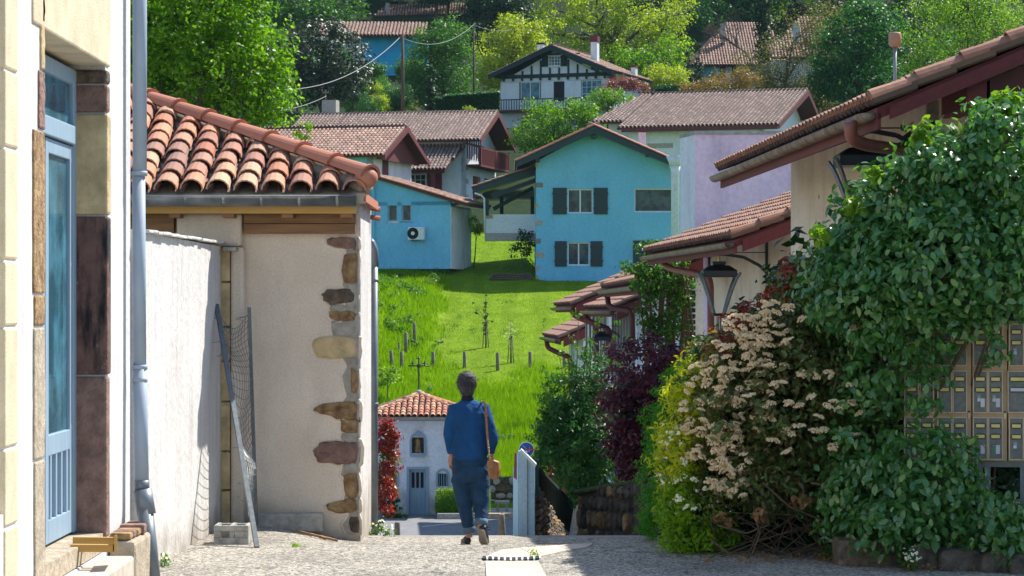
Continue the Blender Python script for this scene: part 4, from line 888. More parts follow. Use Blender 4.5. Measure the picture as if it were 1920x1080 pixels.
def rubble_wall(parent, a, b, zb, zta, ztb, cw, chh, mats, proud=.04, backing='rubble', th=.3, seed=1, limit=280, top=None):
    rs = random.Random(seed); a = Vector(a); b = Vector(b); L = (b-a).length; U = (b-a).normalized(); Vv = Vector((-U.y, U.x, 0)); Vv = Vv if Vv.dot(a) > 0 else -Vv
    MB().prism([Vector((a.x,a.y,zb)), Vector((b.x,b.y,zb)), Vector((b.x,b.y,ztb-.02)), Vector((a.x,a.y,zta-.02))], Vv*th).build('wall_core', MT[backing], parent)
    z = zb; cnt = 0
    while z < max(zta, ztb):
        hh = chh*rs.uniform(.7,1.3); u = rs.uniform(0, cw*.5)
        while u < L:
            ww = cw*rs.uniform(.6,1.4); zt1 = zta+(ztb-zta)*u/L
            if z+hh*.6 < zt1 and cnt < limit and u+ww*.5 < L:
                M4 = Matrix.Identity(4); M4.col[0][:3] = U*ww*1.0; M4.col[1][:3] = Vv*proud; M4.col[2][:3] = Vector((0,0,hh*1.02))
                p = a+U*(u+ww/2); M4.translation = Vector((p.x, p.y, z+hh/2))
                link('stone', rubble_mesh(rs.randrange(5), rs.choice(mats)), parent, M4=M4); cnt += 1
            u += ww
        z += hh
sw = thing('stone_retaining_wall', (X(1150,28.6), 28.6, -2.6), 'dark mossy rubble retaining wall below the purple bush', 'wall')
rubble_wall(sw, W(1084,1000,29.2), W(1186,1000,28.4), -2.85, Z(922,29.2), Z(903,28.4), .10, .17, ('stone_d','rubble','stone_o','rubble'), seed=4, limit=240)
rubble_wall(sw, W(1187,1000,28.35), W(1240,1000,28.2), -2.8, Z(903,28.35), Z(903,28.2), .30, .20, ('stone_d','rubble'), seed=6, limit=40)
mb = MB()
for i in range(26):
    p = W(1084+i*5.2, 921-i*.9, 29.1-i*.034); mb.ball((p.x, p.y+.08, p.z-.02), .06, 7, 5, (1,1.6,.55))
mb.build('moss', MT['moss'], sw, True, kind='stuff')
sw2 = thing('stone_base_wall', (X(1030,28.3), 28.3, -2.9), 'small rubble wall under the dark louvred fence', 'wall')
rubble_wall(sw2, W(1004,1000,28), W(1062,1000,32.5), -2.97, Z(914,28), Z(1004,32.5), .20, .085, ('stone_d','rubble','stone_o','rubble'), seed=9, limit=280, th=.05)
# ------------------------------------------------------------------ kerb stones under the hedge
ks = thing('kerb_block', W(1632, 1040, 20.4), 'squared mossy kerb block on the ground in front of the hedge', 'kerb stone')
p = W(1580,1046,20.4); z_ = h(p.x, p.y); MB().box(X(1565,20.6), X(1700,20.6), 20.35, 20.75, z_-.05, Z(1012,20.4)).build('block', MT['stone_d'], ks, bevel=.02)
kl = thing('rough_kerb_stones', W(1800, 1060, 19.9), 'row of rough brownish kerb stones along the hedge foot below the mailboxes', 'kerb stones')
for i, (x0, x1, yt) in enumerate(((1708,1762,1024),(1764,1840,1030),(1842,1896,1038),(1898,1975,1043))):
    D = 20.1-i*.12; MB().prism([W(x0,1085,D), W(x1,1085,D), W(x1,yt+5,D), W(x1-12,yt,D), W(x0+14,yt-2,D), W(x0,yt+4,D)], (0,.3,0)).build('stone', MT['rubble'], kl, bevel=.03)
# ------------------------------------------------------------------ mailboxes
MX = Fr(W(1757, 570, 20.75), 11)   # faces slightly left
pxm = .00432
def mbox(parent, u, z, w_=.118, h_=.345, sticks=(), yellow=(1, 1), big=False):
    m = MB(); t = .009
    m.fbox(MX, u, u+w_, -.03, .0, z, z+t); m.fbox(MX, u, u+w_, -.03, .0, z+h_-t, z+h_); m.fbox(MX, u, u+t, -.03, .0, z+t, z+h_-t); m.fbox(MX, u+w_-t, u+w_, -.03, .0, z+t, z+h_-t)
    bx = m.build('mailbox', MT['mailtan2'], parent, bevel=.003)
    MB().fbox(MX, u+t, u+w_-t, -.022, .0, z+t, z+h_-t).build('door', MT['maildoor'], bx)
    for zz, ok in ((z+h_*.80, yellow[0]), (z+h_*.55, yellow[1])):
        a, b = u+.017, u+w_-.017; hh = .024
        P = []
        for k in range(12):
            an = 2*math.pi*k/12; cxx = a+.012 if math.cos(an) < 0 else b-.012; P.append((cxx+math.cos(an)*.014, zz+math.sin(an)*hh))
        MB().prism([MX.p(q[0], -.028, q[1]) for q in P], MX.V*.006).build('slot_rim', MT['mailrim'], bx)
        MB().fbox(MX, a+.008, b-.008, -.0295, -.0275, zz-.013, zz+.013).build('name_card', MT['mailyellow' if ok == 1 else ('paper' if ok == 2 else 'maildoor')], bx)
    for (du, dz, sw_, sh_, mt_) in sticks: MB().fbox(MX, u+du, u+du+sw_, -.0245, -.0222, z+dz, z+dz+sh_).build('sticker', MT[mt_], bx)
rz = [Z(615,20.7), ]
def zrow(r): return (-.56, -.945, -1.325)[r] if False else {0: Z(686,20.75), 1: Z(774,20.75), 2: Z(861,20.75)}[r]
banks = [(-.262, 'mailbox bank half buried in ivy, leftmost of the four banks'), (0.002, 'mailbox bank hanging just left of the middle keyhole, ivy over its top row'), (.286, 'mailbox bank left of the right keyhole with pale paper stickers'), (.572, 'mailbox bank cut by the right picture edge, with one large grey box')]
for k, (u0, lab) in enumerate(banks):
    t = thing('mailbox_bank', MX.p(u0, 0, zrow(2)), lab, 'mailbox bank', 'banks of grey mailboxes in tan housings')
    MB().fbox(MX, u0-.006, u0+.272, .001, .20, zrow(2)-.012, zrow(0)+.365).build('housing', MT['mailtan'], t, bevel=.006)
    for r in range(3):
        for c_ in range(2):
            if k == 3 and r == 1: continue
            st_ = []
            if (k+r+c_*2) % 3 != 1: st_.append((.035, .065+.03*((k+r) % 2), .026, .05, 'stg' if (k+r) % 2 == 0 else 'paper')); st_.append((.035, .09+.03*((k+r) % 2), .026, .026, 'paper' if (k+r) % 2 == 0 else 'paper'))
            if k == 2 and r > 0: st_.append((.062, .05, .032, .07, 'paper'))
            mbox(t, u0+c_*.121, zrow(r), sticks=st_, yellow=(1, 2 if (k == 1 and r == 2 and c_ == 0) else 1))
    if k == 3: mbox(t, u0-.012, zrow(1)+.005, .20, .34, [(.05,.10,.09,.05,'greyboard')], (1, 2))
    if k in (1, 2):
        m = MB(); m.fbox(MX, u0+.246, u0+.262, -.012, .001, zrow(1)-.045, zrow(1)+.02); m.build('keyhole_plate', MT['mailtan2'], t); MB().tube([MX.p(u0+.254, -.018, zrow(1)+.012), MX.p(u0+.254, -.005, zrow(1)+.012)], .008, 8).build('lock', MT['dark'], t)
ms = thing('mailbox_stand', MX.p(.4, .1, -2.1), 'grey steel stand carrying the mailbox banks above the leaves', 'stand')
for u in (.05, .32, .38, .66): MB().fbox(MX, u, u+.045, .04, .09, -2.15, zrow(2)-.014).build('leg', MT['steel'], ms)
MB().fbox(MX, -.25, .9, .045, .085, zrow(2)-.06, zrow(2)-.0145).build('rail', MT['steel'], ms)
# ------------------------------------------------------------------ chapel
CH = thing('wayside_chapel', (X(782,76), 76, -6.15), 'small white wayside chapel with tiled hip roof behind the walker', 'chapel')
cxp = X(782, 74.7); fr = Fr((cxp, 74.7, 0)); zb = -6.25; ze = Z(789, 74.7)
px = lambda p: (p-782)/F*74.7
wall(CH, fr, px(700), px(866), zb, ze, 0, .3, 'chapelw', [(px(767),px(799),zb,Z(880,74.7)), (px(772),px(795),Z(850,74.7),Z(820,74.7)), (px(821),px(839),Z(912,74.7),Z(888,74.7)), (px(726),px(744),Z(912,74.7),Z(888,74.7))])
MB().box(cxp+px(700), cxp+px(866), 75.01, 77.6, zb, ze).build('body', MT['chapelw'], CH)
MB().fbox(fr, px(697), px(869), -.10, 2.95, ze, ze+.13).build('cornice', MT['bluewood'], CH)
x0, x1 = cxp+px(684), cxp+px(880); yf, yb = 74.35, 77.9; zr = Z(783, 74.4)+.02; ap = Vector((cxp, 76.1, Z(741, 76.1)))
slope(CH, [(x0,yf,zr),(x1,yf,zr),ap], pitch=.172, L=.215, r=.079, mat='tile', single=True, base_mat='mortar', base_th=.08, jit=.008)
for a_, b_ in (((x1,yf,zr),(x1,yb,zr)), ((x0,yb,zr),(x0,yf,zr)), ((x1,yb,zr),(x0,yb,zr))):
    MB().prism([Vector(a_), Vector(b_), ap], (0,0,-.08)).build('roof_slope', MT['tile_i'], CH)
for e_ in ((x0,yf,zr),(x1,yf,zr),(x1,yb,zr),(x0,yb,zr)):
    e_ = Vector(e_); v_ = (ap-e_); n_ = 7
    for i in range(n_):
        vv = v_.normalized(); hu_ = vv.cross(Vector((0,0,1))).normalized(); mb = MB(); arch(mb, e_+vv*(v_.length*(i+1.08)/n_)+Vector((0,0,.05)), hu_, vv, hu_.cross(vv), v_.length/n_*1.1, .07, .085, 6); mb.build('hip_tile', MT['tile'], CH)
mb = MB(); mb.ball(ap+Vector((0,0,.07)), .12, 12, 7, (1,1,.8)); mb.build('cap_stone', MT['concrete'], CH, True)
crs = MB(); c0 = ap+Vector((0,0,.1)); zc = Z(684, 76.1); s_ = 76.1/F
crs.tube([c0, (cxp, 76.1, Z(668,76.1))], .022, 6)
crs.tube([(cxp-20*s_,76.1,zc-2*s_), (cxp+20*s_,76.1,zc-2*s_)], .02, 6)
for dx in (-11, 11):
    crs.tube([(cxp+dx*s_,76.1,zc-2*s_), (cxp+dx*s_,76.1,zc+8*s_)], .017, 5); crs.tube([(cxp+(dx-4)*s_,76.1,zc+2.5*s_), (cxp+(dx+4)*s_,76.1,zc+2.5*s_)], .015, 5)
crs.tube([(cxp-5*s_,76.1,Z(672,76.1)), (cxp+5*s_,76.1,Z(672,76.1))], .015, 5)
crs.tube([(cxp+3.4*s_*math.cos(a/12*6.283), 76.09, zc-2*s_+3.4*s_*math.sin(a/12*6.283)) for a in range(13)], .014, 5); crs.build('iron_cross', MT['iron'], CH, True)
def surround(u0, u1, z0, z1, t, arch_=False, parent=CH, name='surround'):
    m = MB(); m.fbox(fr, u0-t, u0, -.05, .04, z0, z1); m.fbox(fr, u1, u1+t, -.05, .04, z0, z1)
    if arch_:
        c = (u0+u1)/2; r = (u1-u0)/2
        for i in range(8):
            a, b = math.pi*i/8, math.pi*(i+1)/8; m.hexa([fr.p(c+math.cos(q)*rr, dd, z1+math.sin(q)*rr) for dd in (-.05, .04) for q, rr in ((a,r),(a,r+t),(b,r+t),(b,r))])
    else: m.fbox(fr, u0-t, u1+t, -.05, .04, z1+.001, z1+t)
    return m.build(name, MT['bluewood'], parent)
surround(px(767), px(799), zb, Z(880,74.7), .07)
dr = MB().fbox(fr, px(767), px(799), .08, .13, zb, Z(880,74.7)).build('door', MT['bluewood'], CH)
for i in range(3): c = px(774.5+i*8.3); MB().fbox(fr, c-.042, c+.042, .065, .079, Z(915,74.7), Z(886,74.7)).build('door_opening', MT['dark'], dr)
for i in range(4): c = px(770.5+i*8.3); MB().fbox(fr, c-.02, c+.02, .055, .079, zb, Z(917,74.7)).build('batten', MT['bluewood'], dr)
for (a_, b_) in ((821,839),(726,744)):
    surround(px(a_), px(b_), Z(912,74.7), Z(891,74.7), .06, True, name='window_surround')
    w_ = MB().fbox(fr, px(a_), px(b_), .14, .18, Z(912,74.7), Z(884,74.7)).build('window', MT['dark'], CH)
    for i in range(4): c = px(a_)+(px(b_)-px(a_))*(i+.5)/4; MB().tube([fr.p(c,.06,Z(912,74.7)), fr.p(c,.06,Z(886,74.7))], .018, 6).build('bar', MT['bluewood'], w_)
surround(px(772), px(795), Z(850,74.7), Z(826,74.7), .06, True, name='niche_surround')
MB().fbox(fr, px(769), px(798), -.09, .03, Z(856,74.7), Z(851,74.7)).build('niche_sill', MT['bluewood'], CH)
MB().prism([fr.p(px(770),-.06,Z(817,74.7)), fr.p(px(797),-.06,Z(817,74.7)), fr.p(px(783.5),-.06,Z(807,74.7))], (0,.05,0)).build('pediment', MT['bluewood'], CH)
MB().fbox(fr, px(772), px(795), .2, .24, Z(850,74.7), Z(815,74.7)).build('niche_back', MT['stone_d'], CH)
stt = thing('statuette', fr.p(0,.1,Z(850,74.7)), 'small robed terracotta statuette standing in the niche above the chapel door', 'statue')
mb = MB(); b0 = fr.p(px(783.5),.12,Z(850,74.7)); mb.loft([(b0.x,b0.y,b0.z,.11,.07),(b0.x,b0.y,b0.z+.15,.09,.06),(b0.x,b0.y,b0.z+.30,.07,.05),(b0.x,b0.y,b0.z+.38,.085,.05),(b0.x,b0.y,b0.z+.43,.03,.03),(b0.x,b0.y,b0.z+.46,.04,.04),(b0.x,b0.y,b0.z+.51,.035,.035),(b0.x,b0.y,b0.z+.53,.01,.01)], 12); mb.build('figure', MT['stone_o'], stt, True)
cg = thing('chapel_kerb', (X(840,73), 73.4, -6.15), 'low stone kerb running along the road in front of the chapel', 'kerb')
for i, (a_, b_, m_) in enumerate(((700,752,'concrete'),(753,819,'stone_d'),(820,870,'concrete'),(871,940,'stone_g'),(941,966,'stone_g'))):
    MB().box(X(a_,73.4), X(b_,73.4), 73.2, 73.5, -6.3, Z(975,73.4)+(.2 if i > 1 else .03)).build('kerbstone', MT[m_], cg, bevel=.02)
bw = thing('rear_stone_wall', (X(935,79), 79, -6.1), 'dark rubble wall standing right of the chapel behind the walker', 'wall')
rubble_wall(bw, W(868,960,79), W(966,960,79.4), -6.25, Z(897,79), Z(893,79.4), .26, .22, ('rubble','stone_d','concrete'), seed=12, limit=120)
sn = thing('stone_bench', (X(940,74.6), 74.6, -6.0), 'small mossy stone bench beside the rubble wall', 'bench')
MB().box(X(928,74.6), X(955,74.6), 74.4, 74.8, Z(944,74.6), Z(939,74.6)).build('seat', MT['concrete'], sn, bevel=.01)
for x_ in (931, 948): MB().box(X(x_,74.6), X(x_+5,74.6), 74.45, 74.75, -6.2, Z(944.2,74.6)).build('leg', MT['concrete'], sn)
# bollards
for i, (x_, yt, D, r0, r1, lab) in enumerate(((745, 979, 46, .062, .05, 'short tapered concrete bollard beside the downpipe corner'), (940.5, 964, 36, .062, .042, 'taller tapered concrete bollard between the walker and the gate wall'))):
    b = thing('bollard', (X(x_,D), D, h(X(x_,D),D)), lab, 'bollard', 'tapered concrete bollards at the street end')
    zt_ = Z(yt, D); MB().tube([(X(x_,D),D,h(0,D)-.1), (X(x_,D),D,zt_-.02), (X(x_,D),D,zt_)], [r0*1.25, r1, r1*.85], 14).build('post', MT['post'], b, True)
# white road line
mb = MB(); mb.prism([Vector((X(790,70),70.6,-6.142)), Vector((X(790,70),70.75,-6.142)), Vector((X(872,71),72.1,-6.142)), Vector((X(872,71),71.95,-6.142))], (0,0,-.004)); tag(mb.build('road_marking', MT['signwhite']), kind='structure')
# ------------------------------------------------------------------ blue house
BH = thing('blue_house', (4.8, 130, 1.1), 'tall gabled house tinted blue by shade, with dark shutters, standing on the lawn', 'house')
fr = Fr((0, 130, 0)); D = 130; xa, xb = X(1005,D), X(1282,D); q = lambda p: X(p, D); zz = lambda y: Z(y, D)
ax, az = q(1113), zz(245); eL, eR = zz(300), zz(306)
ops = [(q(1064),q(1112),zz(400),zz(354)), (q(1189),q(1262),zz(398),zz(353)), (q(1064),q(1106),zz(498),zz(454)), (q(1205),q(1262),zz(498),zz(452))]
wall(BH, fr, xa, xb, 0.4, zz(318), 0, .3, 'blue', ops, top=[(xb, zz(311)), (ax, az), (xa, zz(303)), (xa, zz(318))][:3])
MB().box(xa, xb, 130.301, 139, .4, zz(318)).build('body', MT['blue'], BH)
for k, (a_, b_, c_, e_) in enumerate(ops[:3]):
    window(BH, fr, (a_+b_)/2, c_, b_-a_, e_-c_, .14, 'whitef', 'glass', 0 if k == 1 else 1, shutters=None)
    if k != 1:
        for sx in (-1, 1):
            w_ = .70 if k == 0 else .60; a2 = a_-w_-.04 if sx < 0 else b_+.04; s = MB().fbox(fr, a2, a2+w_, -.06, -.02, c_-.05, e_+.05).build('shutter', MT['navy'], BH)
            for f_ in (.2, .8): MB().fbox(fr, a2-.03, a2+w_+.03, -.09, -.0605, c_+(e_-c_)*f_-.05, c_+(e_-c_)*f_+.05).build('hinge_batten', MT['navy'], s)
a2 = q(1187); MB().fbox(fr, a2, a2+2.0, -.06, .05, zz(503), zz(451)).build('shutter', MT['navy'], BH)
for i, (yy, w_) in enumerate(((309,.12),(347,.36),(386,.12),(418,.32),(452,.24),(478,.4),(503,.14),(520,.12))):
    MB().fbox(fr, xa-.03, xa+w_, -.02, .1, zz(yy+4.5), zz(yy-4.5)).build('quoin', MT['greyboard' if i in (1,4) else 'stone_g'], BH, bevel=.02)
yb0, yb1 = 129.2, 139.5; A0 = Vector((q(1113), yb0, Z(236,yb0))); A1 = A0+Vector((0,yb1-yb0,0)); Lf = Vector((q(968), yb0, Z(303,yb0))); L1 = Lf+Vector((0,yb1-yb0,0)); Rr = Vector((q(1284), yb0, Z(311,yb0))); R1_ = Rr+Vector((0,yb1-yb0,0))
slope(BH, [L1, Lf, A0, A1], pitch=.24, L=.36, r=.10, mat='tile_f', base_mat='navy'); slope(BH, [Rr, R1_, A1, A0], pitch=.24, L=.36, r=.10, mat='tile_f', base_mat='navy')
for e_, sg_ in ((Lf, -1), (Rr, 1)):
    v_ = A0-e_; vn = v_.normalized(); n_ = 12
    MB().prism([e_+Vector((0,-.03,-.02)), A0+Vector((0,-.03,-.02)), A0+Vector((0,-.03,-.38)), e_+Vector((0,-.03,-.30))], (0,-.05,0)).build('bargeboard', MT['navy'], BH)
    for i in range(n_):
        mb = MB(); arch(mb, e_+vn*(v_.length*(i+1.05)/n_)+Vector((0,-.02,.03)), Vector((0,1,0)), vn, Vector((0,1,0)).cross(vn)*(-sg_) if False else Vector((-vn.z*math.copysign(1,vn.x),0,abs(vn.x))), v_.length/n_*1.08, .10, .125, 6); mb.build('verge_tile', MT['hiptile'], BH)
for x_, y_ in ((1113,256),(1008,300),(1214,290)): MB().beam((q(x_),129.25,zz(y_)), (q(x_),130.0,zz(y_)), .2, .26).build('purlin_end', MT['navy'], BH)
cm = MB().box(q(1203), q(1217), 133, 133.6, zz(290), Z(248,133)).build('chimney', MT['pink'], BH); MB().box(q(1201), q(1219), 132.9, 133.7, Z(247,133), Z(242,133)).build('chimney_cap', MT['darkred'], cm)
# carport
CP = thing('carport', (X(945,132), 132, 1.2), 'open carport with dark timbers leaning against the blue house', 'carport')
a_, b_ = W(886,352,131.5), W(1004,313,131.5); slope(CP, [a_+Vector((0,6.5,0)), a_, b_, b_+Vector((0,6.5,0))], pitch=.24, L=.36, r=.10, mat='tile_f', base_mat='navy')
MB().prism([a_+Vector((0,-.05,-.05)), b_+Vector((0,-.05,-.05)), b_+Vector((0,-.05,-.40)), a_+Vector((0,-.05,-.30))], (0,.12,0)).build('verge_beam', MT['navy'], CP)
for x_, yo in ((913,0),(940,4.5),(1000,6)): MB().beam(W(x_,372-yo*2,131.8)+Vector((0,yo,0)), W(x_,404,131.8)+Vector((0,yo,0)), .26, .2).build('post', MT['navy'], CP)
MB().beam(W(922,368,131.9), W(1004,338,131.9), .2, .22).build('brace', MT['navy'], CP); MB().beam(W(925,392,134), W(1000,352,134), .2, .2).build('brace', MT['navy'], CP)
MB().tube([W(890,362,131.4), W(902,366,131.4), W(908,372,131.4), W(909,438,131.4)], .05, 8).build('downpipe', MT['whitef'], CP, True)
MB().box(X(911,132), X(1005,132)-.01, 131.9, 132.2, Z(437,132), Z(402,132)).build('low_wall', MT['palewall'], CP)
MB().box(X(909,132), X(1005,132)-.01, 131.85, 132.25, Z(452,132), Z(437,132)-.003).build('plinth', MT['concrete'], CP)
MB().box(X(911,132)-.02, X(924,132), 131.87, 132.0, Z(410,132), Z(403,132)).build('corner_stone', MT['stone_g'], CP)
lg = thing('log_pile', (X(965,128.5), 128.5, 1.1), 'pile of old dark logs in the shade at the foot of the blue house', 'logs')
for i in range(7): MB().tube([W(918+i*3,523-(i%3)*4,128.6), W(1000-i*2,524-(i%3)*4.5,128.9)], .07, 8).build('log', MT['bark'], lg, True)
# ------------------------------------------------------------------ blue annex
AX = thing('blue_annex', (X(770,132), 132, 2.4), 'low blue annex with sloping tiled roof and two small windows', 'house')
fr = Fr((X(845,131), 131, 0), 14); s = 131/F
u = lambda p: (p-845)*s*1.01
zq = lambda y: Z(y, 131.5)
ops = [(u(723),u(742),zq(415),zq(378)), (u(750),u(769),zq(415),zq(378))]
wall(AX, fr, u(690), 0, 1.8, zq(385), 0, .25, 'blue', ops, top=[(0, zq(376)), (u(704), zq(331)), (u(690), zq(331))])
MB().fbox(fr, u(690), -.002, .251, 4.0, 1.8, zq(386)).build('body', MT['blue'], AX)
MB().fbox(fr, .0, .02, .0, 4.02, 1.8, zq(388)).build('side_wall', MT['chapelw'], AX)
for a_, b_, c_, e_ in ops:
    window(AX, fr, (a_+b_)/2, c_, b_-a_, e_-c_, .1, 'bluewood', 'glass', 0)
ra, rb = fr.p(u(700), -.2, zq(330)), fr.p(.95, -.2, zq(384)); 
slope(AX, [rb, rb+fr.V*4.6, ra+fr.V*4.6, ra], pitch=.24, L=.36, r=.10, mat='tile_f', base_mat='darkred')
vn = (ra-rb).normalized()
for i in range(13):
    mb = MB(); arch(mb, rb+vn*((ra-rb).length*(i+1.05)/13)+Vector((0,0,.03)), fr.V, vn, Vector((0,0,1)), (ra-rb).length/13*1.08, .09, .11, 6); mb.build('verge_tile', MT['street_tile'], AX)
MB().tube([fr.p(u(697), -.1, 1.9), fr.p(u(697), -.1, zq(320))], .05, 8).build('downpipe', MT['blue'], AX)
AC = thing('air_conditioner', fr.p(u(781), -.2, zq(452)), 'white outdoor air conditioning unit on brackets below the annex windows', 'air conditioner')
MB().fbox(fr, u(766), u(797), -.38, -.05, zq(450), zq(426)).build('casing', MT['whitef'], AC, bevel=.02)
c = fr.p(u(776), -.39, zq(438)); MB().prism([c+fr.U*math.cos(i*.3927)*.30+Vector((0,0,math.sin(i*.3927)*.30)) for i in range(16)], fr.V*.012).build('fan_grille', MT['dark'], AC)
MB().prism([c-fr.V*.01+fr.U*math.cos(i*.3927)*.1+Vector((0,0,math.sin(i*.3927)*.1)) for i in range(16)], fr.V*.01).build('fan_hub', MT['whitef'], AC)
for x_ in (770, 793): MB().fbox(fr, u(x_), u(x_)+.04, -.36, 0, zq(453), zq(450.3)).build('bracket', MT['concrete'], AC)
# ------------------------------------------------------------------ red and white houses on the left
def rect_roof(parent, fr, u0, u1, d0, d1, dr, ze, zr, mat='tile_f', base='darkred', zer=None, pitch=.25, L=.38, both=True):
    slope(parent, [fr.p(u0,d0,ze), fr.p(u1,d0,ze), fr.p(u1,dr,zr), fr.p(u0,dr,zr)], pitch, L, .10, mat, base_mat=base)
    zer = ze if zer is None else zer
    if both: slope(parent, [fr.p(u1,d1,zer), fr.p(u0,d1,zer), fr.p(u0,dr,zr), fr.p(u1,dr,zr)], pitch, L, .10, mat, base_mat=base)
    mb = MB(); mb.tube([fr.p(u0,dr,zr+.04), fr.p(u1,dr,zr+.04)], .12, 8); mb.build('ridge_tiles', MT['tile_g'], parent, True)
def gable_boards(parent, fr, uu, d0, d1, dr, ze, zr, mat='red', zer=None):
    zer = ze if zer is None else zer
    for a_, b_, z0 in ((d0, dr, ze), (d1, dr, zer)):
        MB().prism([fr.p(uu,a_,z0+.02), fr.p(uu,b_,zr+.02), fr.p(uu,b_,zr-.33), fr.p(uu,a_,z0-.28)], fr.U*.08).build('bargeboard', MT[mat], parent)
HW = thing('red_and_white_house', (X(850,170), 170, 6.8), 'white house with long brown tiled roof, red barge boards and red balcony', 'house')
fr = Fr((X(873,168), 168, 0), 13); zr_ = Z(210,172); ze_ = Z(262,167)
wall(HW, fr, -11.5, 0, 5.6, ze_+.3, 0, .3, 'palewall', [(-4.2,-2.7,Z(358,168),Z(325,168))])
wall_g = [fr.p(0,0,5.6), fr.p(0,8.6,5.6), fr.p(0,8.6,ze_-.1), fr.p(0,4.3,zr_-.35), fr.p(0,0,ze_+.1)]
MB().prism(wall_g, -fr.U*.3).build('gable_wall', MT['palewall'], HW)
rect_roof(HW, fr, -12.6, 1.15, -.8, 9.4, 4.3, ze_, zr_, 'tile_g'); gable_boards(HW, fr, 1.15, -.8, 9.4, 4.3, ze_, zr_)
zf = Z(285,170)
for i in range(7):
    d_ = .35+i*.62; MB().prism([fr.p(.005,d_,Z(300,170)), fr.p(.005,d_+.14,Z(300,170)), fr.p(.005,d_+.14,Z(262,170)+min(d_,8.6-d_)*.36), fr.p(.005,d_,Z(262,170)+min(d_,8.6-d_)*.36)], fr.U*.04).build('timber', MT['darkg' if i % 2 == 0 else 'red'], HW)
MB().prism([fr.p(.006,0,Z(270,170)), fr.p(.006,5,Z(270,170)), fr.p(.006,5,Z(274,170)), fr.p(.006,0,Z(274,170))], fr.U*.05).build('timber', MT['red'], HW)
bl = MB(); bl.fbox(fr, .02, 1.0, .1, 8.4, Z(315,170)-.0, Z(311,170)); bo = bl.build('balcony', MT['red'], HW)
MB().fbox(fr, .93, 1.0, .1, 8.4, Z(282,170), Z(279,170)).build('handrail', MT['red'], bo)
for i in range(34): MB().fbox(fr, .94, .99, .15+i*.248, .25+i*.248, Z(310.8,170), Z(282.2,170)).build('baluster', MT['red'], bo)
for d_ in (.15, 4.3, 8.3): MB().fbox(fr, .85, 1.02, d_, d_+.16, Z(311,170), Z(277,170)).build('post', MT['red'], bo)
for d_, zz_ in ((.0,345),(.0,375),(.0,320),(7.9,370),(7.9,330)): MB().fbox(fr, -.02, .03, d_, d_+.7, Z(zz_,169), Z(zz_-9,169)).build('quoin', MT['concrete'], HW)
for d_ in (2.0, 5.2):
    MB().fbox(fr, .0, .04, d_, d_+1.1, Z(368,170) if d_ > 4 else 5.8, Z(330,170)).build('door_leaf', MT['red'], HW)
    MB().fbox(fr, .0, .05, d_+1.12, d_+1.9, Z(368,170), Z(330,170)).build('shutter', MT['beam'], HW)
window(HW, fr, -3.45, Z(358,168), 1.5, 1.15, .1, 'whitef', 'glass', 1, 2)
for a_ in (-5.3, -2.6): MB().fbox(fr, a_, a_+1.0, -.07, -.02, Z(360,168), Z(323,168)).build('shutter', MT['red'], HW)
sp = [fr.p(-6.5,-3.2,Z(317,165)), fr.p(-.6,-3.2,Z(317,165)), fr.p(0,-.01,Z(272,168)), fr.p(-6.5,-.01,Z(272,168))]
slope(HW, sp, .25, .38, .10, 'tile_g', base_mat='darkred'); MB().fbox(fr, -1.6, -1.35, -2.9, -2.7, 5.6, Z(320,165)).build('porch_post', MT['red'], HW)
MB().fbox(fr, -6.5, -.7, -2.95, -2.75, Z(324,165), Z(319,165)).build('porch_beam', MT['red'], HW)
MB().fbox(fr, -11.4, -10.4, 5, 5.8, ze_, Z(208,172)+1.0).build('chimney', MT['concrete'], HW)
HN = thing('pink_gabled_house', (X(690,150), 150, 3.5), 'pink and white house with salmon tiled roof in front of the red and white house', 'house')
fr = Fr((X(697,150), 150, 0), 16); zr_ = Z(237,153); ze_ = Z(291,149.5)
wall(HN, fr, -9, 0, 2.8, ze_+.25, 0, .3, 'blue', []); 
MB().prism([fr.p(0,0,2.8), fr.p(0,7.4,2.8), fr.p(0,7.4,ze_+.1), fr.p(0,3.7,zr_-.3), fr.p(0,0,ze_+.1)], -fr.U*.3).build('gable_wall', MT['pink'], HN)
MB().fbox(fr, 0.002, .05, 1.9, 2.9, Z(324,150), Z(296,150)).build('shutter', MT['red'], HN)
rect_roof(HN, fr, -8.6, .95, -.6, 8, 3.7, ze_, zr_, 'tile_f'); gable_boards(HN, fr, .95, -.6, 8, 3.7, ze_, zr_)
MB().prism([fr.p(.35,-.3,ze_-.2), fr.p(.35,7.7,ze_-.2), fr.p(.35,3.7,zr_-.4)], fr.U*.1).build('gable_cladding', MT['red'], HN)
